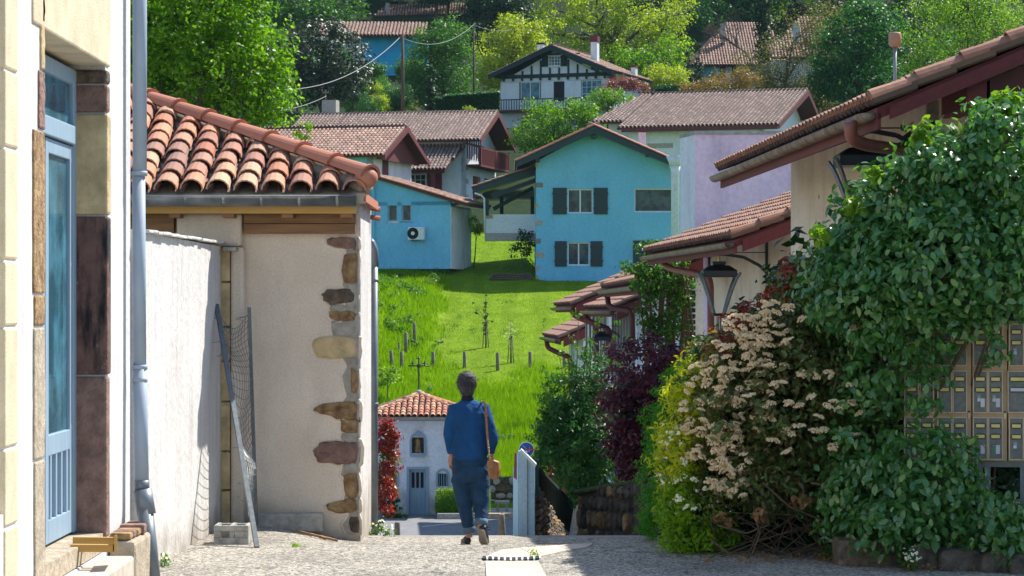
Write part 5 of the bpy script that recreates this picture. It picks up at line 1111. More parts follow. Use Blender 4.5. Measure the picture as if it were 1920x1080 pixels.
# ------------------------------------------------------------------ half-timbered house
HT = thing('half_timbered_house', (3, 210, 15.5), 'white half-timbered house with dark green beams and balcony on the slope', 'house')
fr = Fr((X(1040,211), 211, 0), 20); s = 211/F; zg = lambda y: Z(y, 211)
UL, UR = -4.75, 4.75; zE = zg(152); zA = zg(96)
ops = [(-3.1,-1.2,zg(186),zg(151)), (-.1,.85,zg(190),zg(153)), (2.3,4.1,zg(190),zg(152)), (-.55,.55,zg(124),zg(104))]
wall(HT, fr, UL, UR, 13.2, zE, 0, .3, 'palewall', ops[:3], top=[(UR, zE+.05), (0, zA), (UL, zE+.05)])
MB().fbox(fr, UL, UR-.001, .301, 9, 13.2, zE).build('body', MT['palewall'], HT)
yE = zg(139); 
for (du, sg_) in ((-1, -1), (1, 1)):
    pts = [fr.p(sg_*5.4,-1.1,yE), fr.p(sg_*5.4,10,yE), fr.p(0,10,zg(87)), fr.p(0,-1.1,zg(87))]
    if sg_ < 0: pts = [pts[1], pts[0], pts[3], pts[2]]
    slope(HT, pts, .25, .38, .10, 'tile_f', base_mat='darkg')
    MB().prism([fr.p(sg_*5.42,-1.1,yE-.02), fr.p(0,-1.1,zg(87)-.02), fr.p(0,-1.1,zg(87)-.42), fr.p(sg_*5.42,-1.1,yE-.36)], -fr.V*.07).build('bargeboard', MT['darkg'], HT)
MB().tube([fr.p(0,-1.1,zg(87)+.04), fr.p(0,10,zg(87)+.04)], .13, 8).build('ridge_tiles', MT['tile_f'], HT, True)
zbm = zg(141)
MB().fbox(fr, UL-.1, UR+.1, -.10, -.003, zbm-.18, zbm+.12).build('beam', MT['darkg'], HT)
for i in range(12):
    uu = -4.4+i*.8
    zt_ = zA-abs(uu)*((zA-zE)/4.75)-.1
    if abs(uu) > .8: MB().fbox(fr, uu-.07, uu+.07, -.08, -.004, zbm+.122, max(zt_, zbm+.2)).build('timber', MT['darkg'], HT)
    else: MB().fbox(fr, uu-.07, uu+.07, -.08, -.004, zbm+.122, zg(127)).build('timber', MT['darkg'], HT)
    MB().fbox(fr, uu-.08, uu+.08, -.24, -.101, zbm-.4, zbm-.12).build('joist_end', MT['darkg'], HT)
MB().fbox(fr, -2.2, 2.2, -.07, -.0045, zg(103), zg(100.5)).build('timber', MT['darkg'], HT)
window(HT, fr, 0, zg(124), 1.05, zg(105)-zg(124), -.03, 'whitef', 'glassb', 1, 2, 'darkg', .55)
window(HT, fr, -2.15, zg(186), 1.7, 1.5, .1, 'whitef', 'glassb', 1, 0, 'darkg', .8); window(HT, fr, 3.2, zg(190), 1.75, 1.65, .1, 'whitef', 'glassb', 1, 2, 'darkg', .8)
MB().fbox(fr, -.1, .85, .12, .18, 13.4, zg(153)).build('door', MT['dark'], HT)
bl = MB(); bl.fbox(fr, UL, UR+.3, -1.3, -.01, zg(209), zg(206)); bo = bl.build('balcony', MT['darkred'], HT)
MB().fbox(fr, UL, UR+.3, -1.3, -1.24, zg(188), zg(186)).build('handrail', MT['navy'], bo)
for i in range(44): MB().fbox(fr, UL+.05+i*.225, UL+.11+i*.225, -1.29, -1.25, zg(205.9), zg(188.1)).build('baluster', MT['navy'], bo)
for (uu, dd, zt_, m_, w_) in ((-2.6,3,zg(84)+.4,'whitef',.55),(2.4,2.2,zg(76),'palewall',.55),(6.0-1.3,6.0,zg(118),'whitef',.4)):
    c_ = MB().fbox(fr, uu, uu+w_, dd, dd+.6, zg(140), zt_).build('chimney', MT[m_], HT); MB().fbox(fr, uu-.05, uu+w_+.05, dd-.05, dd+.65, zt_+.002, zt_+(.5 if w_ > .5 and uu > 0 else .15)).build('chimney_cap', MT['red' if uu > 0 else 'dark'], c_)
# ------------------------------------------------------------------ house behind the blue house (right)
RH = thing('brown_roofed_house', (X(1360,160), 160, 5), 'long white house with dark brown tiled roof and red eaves behind the blue house', 'house')
D = 158; fr = Fr((X(1455,D), D, 0), 18); zr_ = Z(170,162); 
def zc_(y): return Z(y, 156)
rr = [fr.p(-8.9,-4.6,zc_(241)), fr.p(.6,-4.6,zc_(238)), fr.p(1.0,4.3,zr_), fr.p(-10.4,4.3,zr_)]
e1_ = (zc_(240), ); zE_ = zc_(239)
kk = (zr_-zE_)/8.9
slope(RH, [fr.p(-8.9,-4.6,zE_), fr.p(1.1,-4.6,zE_), fr.p(1.1,4.3,zr_), fr.p(-8.9,4.3,zr_)], .25, .38, .10, 'tile_g', base_mat='darkred')
slope(RH, [fr.p(-11.0,-3.0,zE_+kk*1.6), fr.p(-8.901,-3.0,zE_+kk*1.6), fr.p(-8.901,4.3,zr_), fr.p(-9.6,4.3,zr_)], .25, .38, .10, 'tile_g', base_mat='darkred')
slope(RH, [fr.p(1.1,8.0,zr_-1.5), fr.p(-9.6,8.0,zr_-1.5), fr.p(-9.6,4.3,zr_), fr.p(1.1,4.3,zr_)], .25, .38, .10, 'tile_g', base_mat='darkred')
MB().tube([fr.p(-9.6,4.3,zr_+.04), fr.p(1.1,4.3,zr_+.04)], .13, 8).build('ridge_tiles', MT['tile_g'], RH, True)
MB().fbox(fr, -10.2, -8.5, -1.9, -1.6, 2, zE_+.9).build('wall', MT['palewall'], RH); MB().fbox(fr, -8.4, 0, -3.7, -3.4, 2, zE_+.2).build('wall', MT['palewall'], RH)
MB().prism([fr.p(0,-3.7,2), fr.p(0,7.4,2), fr.p(0,7.4,zr_-1.5), fr.p(0,4.3,zr_-.2), fr.p(0,-3.7,zE_+.25)], -fr.U*.25).build('gable_wall', MT['palewall'], RH)
for a_, z0, b_ in ((-4.6,zE_,4.3),(8.0,zr_-1.5,4.3)):
    MB().prism([fr.p(1.12,a_,z0+.02), fr.p(1.12,b_,zr_+.02), fr.p(1.12,b_,zr_-.33), fr.p(1.12,a_,z0-.26)], fr.U*.08).build('bargeboard', MT['darkred'], RH)
MB().fbox(fr, .002, .06, 2.2, 3.0, Z(224,160), Z(195,160)).build('shutter', MT['red'], RH)
MB().fbox(fr, .3, 1.0, 7.2, 7.5, Z(207,162), Z(199,162)).build('beam_end', MT['red'], RH)
MB().fbox(fr, -7.2, -5.6, -3.74, -3.69, Z(275,155), Z(266,155)).build('shutter', MT['concrete'], RH)
MB().fbox(fr, -8.6, 1.1, -4.68, -4.6, zE_-.28, zE_-.02).build('eave_board', MT['darkred'], RH)
# ------------------------------------------------------------------ upper houses
H1 = thing('upper_grey_house', (X(800,300), 300, 33), 'pale house with greyish hip roof highest on the hill', 'house')
D = 300; zA_, zE_ = Z(8,D), Z(31,D)
slope(H1, [W(700,31,D-3), W(890,27,D-3), W(868,8,D+3), W(724,9,D+3)], .32, .5, .13, 'tile_f', base_mat='darkred')
MB().box(X(712,D), X(890,D), D-1, D+6, 26, zE_).build('wall', MT['palewall'], H1); MB().box(X(724,D), X(731,D), D-1.5, D-.6, zE_, Z(8,D)).build('chimney', MT['concrete'], H1)
for x_ in (782, 806): MB().box(X(x_,D), X(x_+12,D), D-1.1, D-1.0, Z(42,D), Z(32,D)).build('window', MT['darkred'], H1)
MB().box(X(786,D), X(794,D), D-1.2, D-1.11, Z(42,D), Z(33,D)).build('pane', MT['glassb'], H1)
H2 = thing('bright_blue_house', (X(720,265), 265, 24), 'house with long corrugated grey-brown roof and bright blue wall among the trees', 'house')
D = 265; slope(H2, [W(590,66,D-3), W(800,67,D-3), W(800,44,D+3), W(590,44,D+3)], .36, .5, .15, 'tile_f', base_mat='darkred')
MB().box(X(679,D), X(800,D), D-1.5, D+6, 20, Z(67,D)).build('wall', MT['brightblue'], H2); MB().box(X(590,D), X(678,D), D-1.4, D+6, 20, Z(67,D)).build('wall', MT['palewall'], H2)
MB().box(X(619,D), X(623,D), D-3, D-2.6, Z(64,D), Z(40,D)).build('chimney', MT['concrete'], H2)
H3 = thing('hipped_roof_house', (X(1370,250), 250, 20), 'house with steep hipped red-brown roof and chimney behind small cypresses', 'house')
D = 250; ap1, ap2 = W(1360,45,D+5), W(1440,45,D+5)
slope(H3, [W(1296,122,D-4), W(1480,122,D-4), ap2, ap1], .27, .42, .11, 'tile_f', base_mat='darkred'); slope(H3, [W(1292,116,D+10), W(1296,122,D-4), ap1], .27, .42, .11, 'tile_f', base_mat='darkred')
MB().box(X(1322,D), X(1480,D), D-3, D+8, 16, Z(122,D)).build('wall', MT['blue'], H3)
for x_ in (1345, 1368): MB().box(X(x_,D), X(x_+10,D), D-3.1, D-3.0, Z(150,D), Z(130,D)).build('window', MT['navy'], H3)
MB().box(X(1376,D), X(1384,D), D-3.3, D-3.0, 16, Z(124,D)).build('pillar', MT['palewall'], H3)
c_ = MB().box(X(1352,D), X(1360,D), D, D+.5, Z(80,D), Z(48,D)).build('chimney', MT['concrete'], H3); MB().box(X(1351,D), X(1361,D), D-.1, D+.6, Z(47.9,D), Z(44,D)).build('chimney_cap', MT['concrete'], c_)
H4 = thing('hidden_pink_roofed_house', (X(1500,240), 240, 20), 'tiled roof with pale chimney glimpsed through the brownish trees', 'house')
slope(H4, [W(1440,108,240), W(1560,108,240), W(1560,34,246), W(1500,34,246)], .3, .45, .12, 'tile_f', base_mat='darkred'); MB().box(X(1450,243), X(1555,243), 241, 248, 15, Z(110,240)).build('wall', MT['palewall'], H4)
MB().box(X(1486,239), X(1497,239), 238.5, 239, Z(85,239), Z(45,239)).build('chimney', MT['palewall'], H4)
# ------------------------------------------------------------------ poles and wires
def pole(x_, yt, yb, D, r, lab):
    t = thing('utility_pole', W(x_, yb, D), lab, 'utility pole'); MB().tube([W(x_,yb+30,D), W(x_,yt,D)], [r*1.2, r*.85], 10).build('post', MT['bark'], t, True)
    MB().beam(W(x_-6,yt+5,D), W(x_+6,yt+5,D), .08, .08).build('crossarm', MT['greyboard'], t); return t
pole(755, 64, 208, 178, .11, 'dark wooden utility pole rising behind the red and white house roof'); pole(888, 44, 168, 205, .07, 'thin distant utility pole left of the half-timbered house')
pole(610, 168, 214, 176, .05, 'short thin pole in scrub near the left end of the long roof')
def wire(p, q, sag, r, lab):
    P = [p.lerp(q, i/24)-Vector((0,0,sag*4*(i/24)*(1-i/24))) for i in range(25)]; t = MB().tube(P, r, 5, False).build('overhead_wire', plain('wire_grey', (.30,.31,.32), .6, 0, .05) if 'wire_grey' not in bpy.data.materials else bpy.data.materials['wire_grey'], None, True); tag(t, lab, 'wire')
wire(W(530,168,140), W(750,70,178), .9, .022, 'pale overhead wire sagging from the left tree up to the dark wooden pole')
wire(W(757,72,178), W(888,46,205), .9, .018, 'pale overhead wire between the dark pole and the thin distant pole')
wire(W(889,46,205), W(960,55,215), .3, .013, 'short wire running right from the thin distant pole')
wire(W(520,208,140), W(612,180,176), .15, .018, 'lower pale wire reaching the short thin pole in scrub')
# ------------------------------------------------------------------ fence posts on the meadow
def fpost(x_, yt, yb, lab, lean=0, pw=7):
    D = None
    for k in range(60):      # depth where the ground shows at this pixel height
        Dk = 88+k*.6
        if 570-h(X(x_,Dk),Dk)*F/Dk <= yb: D = Dk; break
    D = D or 110; t = thing('fence_post', (X(x_,D), D, h(X(x_,D),D)), lab, 'fence post', 'wooden posts along the meadow')
    MB().tube([(X(x_,D),D,h(X(x_,D),D)-.3), (X(x_+lean,D),D,Z(yt,D)-.02), (X(x_+lean,D),D,Z(yt,D))], [pw*.5*D/F, pw*.45*D/F, pw*.3*D/F], 8).build('post', MT['post'], t, True)
for a_ in ((736,657,692,'leaning end post farthest left in the meadow row',-3),(753,659,699,'post just right of the leaning end post'),(748,642,668,'short post above the leaning end post',0,5),(761,623,667,'taller post in the weedy rise'),(777,605,645,'topmost post in the weedy rise by the lawn'),(812,659,698,'post left of the walker, above the chapel cross side'),(871,659,695,'post rising directly above the walker head'),(933,661,697,'first post right of the walker head'),(994,659,692,'post below the blossoming sapling'),(1058,658,692,'post beside the last street house')): fpost(*a_)
# ------------------------------------------------------------------ hedges and bushes on the right
def bush(name, label, cat, base, group=None): return thing(name, base, label, cat, group)
def bclumps(L): return [pxc(*c) for c in L]
random.seed(31)
HG = bush('laurel_hedge', 'tall glossy dark green large-leaved hedge over and around the mailboxes', 'hedge', (X(1760,20.9), 20.9, -2.1))
cl1 = bclumps([(1905,330,20.6,120,140,.5),(1800,345,20.7,110,105,.5),(1700,405,20.8,105,105,.5),(1630,480,20.9,90,85,.5),(1560,530,21.0,60,80,.4),(1650,560,20.7,110,90,.4),(1780,490,20.3,130,100,.45),(1900,495,20.2,100,88,.4)])
foliage('crown', HG, cl1, 19000, .074, LF['laurel'], .15, .74, 'leaf', .75, .52, nclus=1700)
cl2 = bclumps([(1640,690,20.9,60,110,.35),(1620,830,20.9,65,130,.35),(1660,930,20.7,90,95,.35),(1740,900,20.3,90,90,.3),(1700,985,20.3,110,50,.3),(1870,985,20.1,75,50,.28),(1900,1030,20.0,40,28,.2),(1590,960,20.9,60,60,.3)])
foliage('crown', HG, cl2, 8500, .074, LF['laurel'], .15, .65, 'leaf', .7, .52, nclus=760)
cl3 = bclumps([(1720,660,20.45,40,60,.10),(1735,740,20.45,28,60,.08),(1780,640,20.4,30,42,.10),(1862,612,20.3,22,24,.08),(1790,596,20.35,90,16,.12),(1873,660,20.35,20,24,.06),(1755,700,20.45,25,35,.06)])
foliage('hanging_leaves', HG, cl3, 950, .074, LF['laurel'], .10, .4, 'leaf', .9, .52, nclus=120)
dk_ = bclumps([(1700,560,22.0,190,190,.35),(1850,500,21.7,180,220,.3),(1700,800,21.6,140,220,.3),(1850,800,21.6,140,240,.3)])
foliage('inner_leaves', HG, dk_, 9000, .12, LF['dark'], .25, .1, 'q', .6, .6)  # dark fill leaves, carrying the hedge's inner shade in their colour
# the largest leaves one by one
lm = []
for k in range(4):
    V, Fc = leaf_arrays(np.zeros((1,3)), np.array([[0,-.5,1.]]), .095, 'leaf', .8, .55, np.random.default_rng(40+k))
    me = bpy.data.meshes.new('leaf'); me.from_pydata([tuple(v) for v in V], [], [tuple(int(i) for i in f) for f in Fc]); me.materials.append(LF['laurel']); me.update(); lm.append(me)
Pn, Nn_ = clump_points([c for c in cl1+cl2], 1500, .05, .95, 1400, np.random.default_rng(5)); cnt = 0
for p in Pn:
    if p[1] < 20.75 and cnt < 240 and not (1690 < 960+p[0]/p[1]*F and 600 < 570-p[2]/p[1]*F < 880):
        M4 = Matrix.Rotation(random.uniform(-.7,.7), 4, 'Y') @ Matrix.Rotation(random.uniform(-.5,.5), 4, 'X'); M4.translation = Vector(p)+Vector((0,-.05,0)); link('leaf', random.choice(lm), HG, M4=M4); cnt += 1
sp = MB()
for (x_, y_) in ((1722,262),(1735,250),(1880,190),(1895,205),(1905,178),(1790,245),(1800,238),(1830,232),(1660,300)):
    b_ = W(x_+random.uniform(-6,6), y_+60, 20.6); e_ = W(x_, y_, 20.6); sp.tube([b_, b_.lerp(e_, .6)+Vector((.02,0,0)), e_], [.006,.005,.003], 5)
for i in range(40):
    b_ = Vector((X(random.uniform(1560,1920),21.2), 21.3, -2.0)); c_ = random.choice(cl1+cl2); e_ = Vector(c_[:3]); sp.tube([b_, b_.lerp(e_, .5)+Vector((random.uniform(-.3,.3),0,.1)), e_], [.018,.012,.006], 5)
sp.build('stems', MT['twig'], HG, True)
tips = [tuple(W(x_, y_, 20.55))+(.05,.05,.07) for (x_, y_) in ((1722,255),(1735,248),(1880,190),(1895,205),(1905,178),(1790,243),(1830,232),(1640,330),(1600,390),(1540,440))]
foliage('young_leaves', HG, tips, 260, .085, LF['light'], .07, .2, 'leaf', -.3, .5, nclus=40)
PB = bush('cream_flowered_bush', 'broad dark bush with cream flower heads and red tips beside the hedge', 'bush', (X(1440,21.6), 21.6, -2.1))
clp = bclumps([(1520,560,21.6,80,75,.4),(1440,660,21.5,76,80,.45),(1370,760,21.4,90,120,.5),(1480,740,21.3,130,140,.5),(1590,700,21.5,70,170,.4),(1520,850,21.5,130,110,.4),(1370,860,21.5,70,70,.4),(1420,900,21.3,90,55,.35),(1520,900,21.3,110,60,.35),(1600,860,21.3,60,80,.35),(1485,535,21.5,32,36,.3),(1345,690,21.4,35,60,.3)])
foliage('crown', PB, clp, 23000, .06, LF['photinia'], .13, .6, 'leaf', .1, .4, nclus=900)
foliage('inner_leaves', PB, [(c[0], c[1]+.45, c[2], c[3]*.9, .25, c[5]*.9) for c in clp]+bclumps([(1400,950,22.2,110,90,.3),(1520,950,22.2,110,90,.3),(1620,900,22.2,80,110,.3),(1450,1010,22.3,150,40,.3)]), 12000, .10, LF['dark'], .2, .1)  # dark leaf colour paints in the shade inside and under the bush
foliage('red_tips', PB, bclumps([(1510,505,21.5,50,22,.3),(1450,560,21.4,36,20,.3),(1400,600,21.4,40,28,.3),(1350,650,21.4,25,25,.3),(1560,520,21.4,60,30,.3)]), 1100, .06, LF['redleaf'], .07, .7, 'leaf', -.5, .35, nclus=110)
# flower heads: one object each, five shared meshes
fm_ = []
for k in range(5):
    rs = np.random.default_rng(60+k); n = 46; d = rs.normal(0,1,(n,3)); d /= np.linalg.norm(d,axis=1)[:,None]; d[:,2] = abs(d[:,2])*.7; Pq = d*np.array([.055,.055,.035])*(.7+.4*rs.random((n,1)))*.74
    V, Fc = leaf_arrays(np.repeat(Pq,3,0), np.repeat(d,3,0), .017, 'q', 0, .9, rs); me = bpy.data.meshes.new('flower_head'); me.from_pydata([tuple(v) for v in V], [], [tuple(int(i) for i in f) for f in Fc]); me.materials.append(MT['flower']); me.update(); fm_.append(me)
fl2 = []
def fhead(x_, y_, D, s=1):
    for _ in range(1):
        M4 = Matrix.Translation(W(x_, y_, D)) @ Matrix.Rotation(random.uniform(0,6.28), 4, 'Z') @ Matrix.Rotation(random.uniform(.1,.9), 4, 'X') @ Matrix.Scale(s*random.uniform(.8,1.15), 4)
        link('flower_head', random.choice(fm_), PB, M4=M4)
n_ = 0
while n_ < 225:      # dense drift on the left flank
    t_ = random.random(); y_ = 585+t_*345; cx_ = 1415-t_*115 if t_ < .6 else 1346+(t_-.6)*60; wd = 30+70*math.sin(min(1, t_*1.05)*math.pi*.9+.3)
    x_ = cx_+random.gauss(0, wd*.55)
    if x_ < 1278+max(0, 720-y_)*.62 or x_ > 1480: continue
    fhead(x_, y_, 20.98+random.uniform(-.08,.08)+max(0,(1340-x_))*.003); n_ += 1
for x_, y_ in ((1500,600),(1432,575),(1447,568),(1478,574),(1545,590),(1480,636),(1500,700),(1510,706),(1527,708),(1553,703),(1585,720),(1625,605),(1600,612),(1480,760),(1505,765),(1520,745),(1560,757),(1575,763),(1528,812),(1543,807),(1530,778),(1600,760),(1495,795),(1440,790),(1470,845),(1555,843),(1610,775),(1640,760),(1655,735),(1445,690),(1460,715),(1425,640),(1440,760),(1480,812),(1405,745),(1452,822),(1600,820)):
    for j in range(2): fhead(x_+random.uniform(-9,9), y_+random.uniform(-6,6), 20.75, .95)
tw = MB()
for i in range(34):
    b_ = Vector((X(random.uniform(1290,1600),21.3), 21.1+random.uniform(-.2,.5), -2.12)); e_ = W(random.uniform(1300,1640), random.uniform(900,985), 21.1); m_ = b_.lerp(e_, .5)+Vector((random.uniform(-.35,.35), random.uniform(-.1,.1), random.uniform(-.1,.2)))
    tw.tube([b_, b_.lerp(m_, .6)+Vector((random.uniform(-.06,.06),0,0)), m_, m_.lerp(e_, .6), e_], [.007,.005,.004,.003,.002], 4)
for pts in (((1330,1010),(1370,1040),(1410,1040),(1425,1000),(1415,965)),((1345,985),(1400,1000),(1440,985),(1430,940)),((1430,905),(1480,950),(1540,975),(1580,1000)),((1520,905),(1600,920),(1680,925)),((1560,740),(1575,690)),((1600,640),(1585,720))):
    tw.tube([W(x_, y_, 20.85) for x_, y_ in pts], .008, 5)
tw.build('bare_branches', MT['twig'], PB, True, kind='stuff')
foliage('dry_leaves', PB, bclumps([(1350,985,20.9,22,22,.1),(1510,935,20.9,14,28,.08),(1345,925,20.9,14,16,.1),(1428,968,20.9,10,18,.1)]), 170, .06, LF['dry'], .06, .2, 'leaf', .8)
CB = bush('golden_choisya_bush', 'golden yellow-green bush with small white flowers at the left edge of the hedge', 'bush', (X(1290,21.9), 21.9, -2.1))
cy_ = bclumps([(1305,735,21.6,48,58,.35),(1280,800,21.6,45,62,.35),(1265,865,21.6,40,58,.35),(1330,690,21.6,28,30,.3)]); cg_ = bclumps([(1275,905,21.7,40,60,.35),(1310,960,21.6,60,60,.35),(1290,1010,21.5,45,32,.3),(1350,1000,21.6,40,35,.3),(1262,950,21.5,30,50,.3)])
foliage('golden_crown', CB, cy_, 3200, .055, LF['choisya'], .09, .6, 'leaf', -.2, .32, nclus=300); foliage('crown', CB, cg_, 3600, .055, LF['choisya_g'], .09, .6, 'leaf', -.1, .32, nclus=320)
foliage('white_flowers', CB, bclumps([(1268,880,21.5,34,65,.3),(1300,920,21.4,45,40,.25),(1265,820,21.5,25,30,.2)]), 900, .022, MT['wflower'], .03, .9, 'q', 0, .9, nclus=95)
foliage('inner_leaves', CB, [(c[0]+.05, c[1]+.3, c[2], c[3]*.8, .2, c[5]*.9) for c in cy_+cg_], 2500, .07, LF['mid'], .15, .1)
CY = bush('cypress_hedge', 'dense bright green cypress hedge between the golden bush and the purple bush', 'hedge', (X(1265,24.8), 24.8, -2.3))
foliage('crown', CY, bclumps([(1250,965,24.8,44,65,.4),(1247,880,24.8,44,80,.4),(1260,800,24.8,42,80,.4),(1288,730,24.9,42,60,.4),(1325,700,25,40,50,.4)]), 22000, .035, LF['cypress'], .07, .7, 'q', -.7, .35, nclus=700)
PP = bush('purple_leaved_bush', 'dark purple-leaved bush above the stone retaining wall', 'bush', (X(1210,29.6), 29.6, -2.4))
foliage('crown', PP, bclumps([(1200,700,29.7,66,66,.5),(1178,770,29.6,52,74,.5),(1240,780,29.6,55,110,.5),(1200,850,29.5,60,60,.4),(1260,690,29.8,40,40,.4),(1175,840,29.5,35,50,.4)]), 10500, .06, LF['purple'], .12, .6, 'leaf', -.1, .4, nclus=420)
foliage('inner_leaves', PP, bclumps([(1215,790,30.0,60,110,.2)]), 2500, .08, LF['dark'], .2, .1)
MB().tube([W(1215,920,29.8), W(1210,800,29.8), W(1205,700,29.8)], [.04,.03,.01], 6).build('stem', MT['bark'], PP, True)
GS = bush('feathery_green_shrub', 'loose dark green shrub with tall feathery shoots beside the boarded walls', 'bush', (X(1080,33), 33, -3))
foliage('crown', GS, bclumps([(1080,830,33,70,80,.7),(1040,800,33,40,40,.4),(1110,750,33.2,45,80,.5),(1100,900,32.8,35,50,.4),(1140,860,32.5,34,50,.3),(1030,850,33,28,24,.3),(1060,760,33,40,60,.4),(1110,830,32.7,45,60,.4)]), 21000, .055, LF['teal'], .12, .5, 'q', -.3, .4, nclus=520)
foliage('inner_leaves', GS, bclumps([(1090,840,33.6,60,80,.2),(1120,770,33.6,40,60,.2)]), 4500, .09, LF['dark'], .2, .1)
shts = []; sm_ = MB()
for (x_, y_) in ((1085,590),(1072,640),(1102,640),(1060,680),(1040,700),(1020,720),(1048,660),(1118,600),(1160,610),(1178,640),(1095,680),(1010,760),(1020,690),(1132,650)):
    b_ = W(1080+(x_-1080)*.4, 830, 33); e_ = W(x_, y_, 33+random.uniform(-.3,.3)); sm_.tube([b_, b_.lerp(e_, .5)+Vector((random.uniform(-.05,.05),0,0)), e_], [.012,.008,.003], 5)
    for k in range(7): q_ = b_.lerp(e_, .35+.65*k/6); shts.append((q_.x, q_.y, q_.z, .045+.03*(6-k)/6, .05, .06))
sm_.build('stems', MT['twig'], GS, True); foliage('shoots', GS, shts, 3000, .045, LF['mid'], .05, .3, 'q', -.6, .4, nclus=260)
VN = bush('climbing_vine', 'tangled climbing vine hanging over the third street house wall', 'vine', (X(1235,44.8), 44.8, -4))
foliage('crown', VN, bclumps([(1235,520,44.7,50,35,.4),(1215,510,44.6,30,22,.3),(1250,570,44.7,40,60,.3),(1265,640,44.7,30,60,.3),(1225,590,44.8,30,60,.2),(1280,540,44.7,25,50,.2),(1190,500,44.7,22,12,.3),(1215,468,44.8,22,14,.2),(1250,490,44.8,30,18,.2)]), 6500, .07, LF['mid'], .14, .5, 'q', .3, .5, nclus=340)
tw = MB()
for i in range(26): x_ = random.uniform(1205,1290); tw.tube([W(x_+random.uniform(-10,10),720,44.7), W(x_+random.uniform(-12,12),620,44.7), W(x_+random.uniform(-15,15),500,44.6)], [.03,.02,.01], 4)
tw.build('stems', MT['twig'], VN, True)
RB = bush('red_photinia_bush', 'bright red-leaved bush between the dark downpipe and the chapel', 'bush', (X(725,60), 60, -6))
foliage('crown', RB, bclumps([(724,820,60,20,32,.4),(728,870,60,20,45,.4),(722,930,60,16,35,.4),(733,800,60,10,20,.2)]), 3000, .10, LF['redleaf'], .16, .6, 'q', -.3, .4, nclus=150)
foliage('inner_leaves', RB, bclumps([(722,880,60.4,20,80,.2)]), 700, .12, LF['mid'], .2, .1)
BX = bush('box_hedge', 'rounded clipped box hedge at the chapel wall, half behind the walker', 'hedge', (X(855,74), 74, -6.1))
bxm = MB(); bxm.loft([(X(868,74),74.0,Z(962,74),.78,.32),(X(868,74),74.0,Z(950,74),.82,.36),(X(868,74),74.0,Z(930,74),.80,.34),(X(868,74),74.0,Z(920,74),.70,.26),(X(868,74),74.0,Z(917,74),.4,.1)], 24); bxm.build('core', LF['mid'], BX, True)
Vb, Nb = [], []
rs = np.random.default_rng(9)
P_ = np.stack([X(868,74)+.80*np.sign(rs.normal(size=6000))*rs.random(6000)**.45, 74+rs.uniform(-.38,.38,6000), Z(962,74)+rs.random(6000)*.68], 1); P_[:2500,1] = 73.66+rs.normal(0,.02,2500); P_[:2500,0] = X(868,74)+rs.uniform(-.8,.8,2500); P_[2500:4000,2] = Z(918,74)+rs.normal(0,.02,1500); P_[2500:4000,0] = X(868,74)+rs.uniform(-.72,.72,1500)
V, Fc = leaf_arrays(P_, np.tile([0,-.3,1.],(6000,1)), .04, 'q', 0, .6, rs); arr_mesh('clipped_leaves', V, Fc, LF['light'], BX, 'stuff')
DB = bush('small_dark_bush', 'low round dark green bush at the chapel left corner', 'bush', (X(725,73.8), 73.8, -6.1))
foliage('crown', DB, bclumps([(728,945,73.9,18,22,.3)]), 1600, .06, LF['bright'], .08, .7)
wd = bush('roadside_weeds', 'bright green weeds at the foot of the chapel wall', 'weeds', (X(745,73.6), 73.6, -6.15)); wd['kind'] = 'stuff'; del wd['category']; del wd['label']
foliage('weeds', wd, bclumps([(740,968,73.5,22,8,.1),(715,990,60,10,12,.1)]), 500, .09, LF['weeds'], .08, .3, droop=-1)
# daisies and weeds by the walls
def weedpatch(name, lab, x_, y_, D, rx, n, fl=True, m='weeds', tall=.05):
    t = thing(name, (X(x_,D), D, h(X(x_,D),D)), lab, 'weeds'); g = h(X(x_,D), D)
    foliage('leaves', t, [(X(x_,D), D, g+tall*.5, rx*D/F, .12, tall)], n, .03, LF[m], .03, .2, 'leaf', -.8, .35, nclus=40)
    if fl: foliage('flowers', t, [(X(x_,D), D-.02, g+tall*1.3, rx*D/F, .1, tall*.7)], 90, .018, MT['wflower'], .012, .3, 'q', 0, .9, nclus=28)
weedpatch('daisy_clump', 'white daisies and weeds at the corner foot of the outbuilding', 715, 1000, 26.0, 26, 240, tall=.09)
weedpatch('daisy_clump', 'small daisies by the foot of the pale drainpipe', 305, 1065, 20.4, 22, 160, tall=.06)
weedpatch('daisy_clump', 'weedy daisies in front of the rough kerb stones under the hedge', 1705, 1050, 20.0, 18, 160, tall=.10)
weedpatch('weed_tuft', 'small green weed tuft on the gravel near the kerb stone', 555, 1033, 22.0, 14, 60, False, 'light', .02)
weedpatch('weed_tuft', 'green tuft growing at the right end of the drain grating', 1002, 1042, 21.2, 9, 60, False, 'light', .03)
weedpatch('weed_tuft', 'dark green weed beside the kerb block under the bush', 1548, 1030, 20.9, 14, 120, False, 'mid', .07)
weedpatch('weed_tuft', 'leafy weeds at the foot of the stub wall beside the pipe', 258, 1070, 19.5, 16, 120, False, 'light', .12)
# litter under the bush
lt = foliage('leaf_litter', None, [(X(1500,20.9), 20.9, -2.095, .95, .25, .006),(X(1420,20.7), 20.7, -2.095, .8, .1, .006),(X(1750,20.0), 20.0, -2.095, .8, .12, .006)], 700, .03, LF['dry'], .1, .1, 'q')
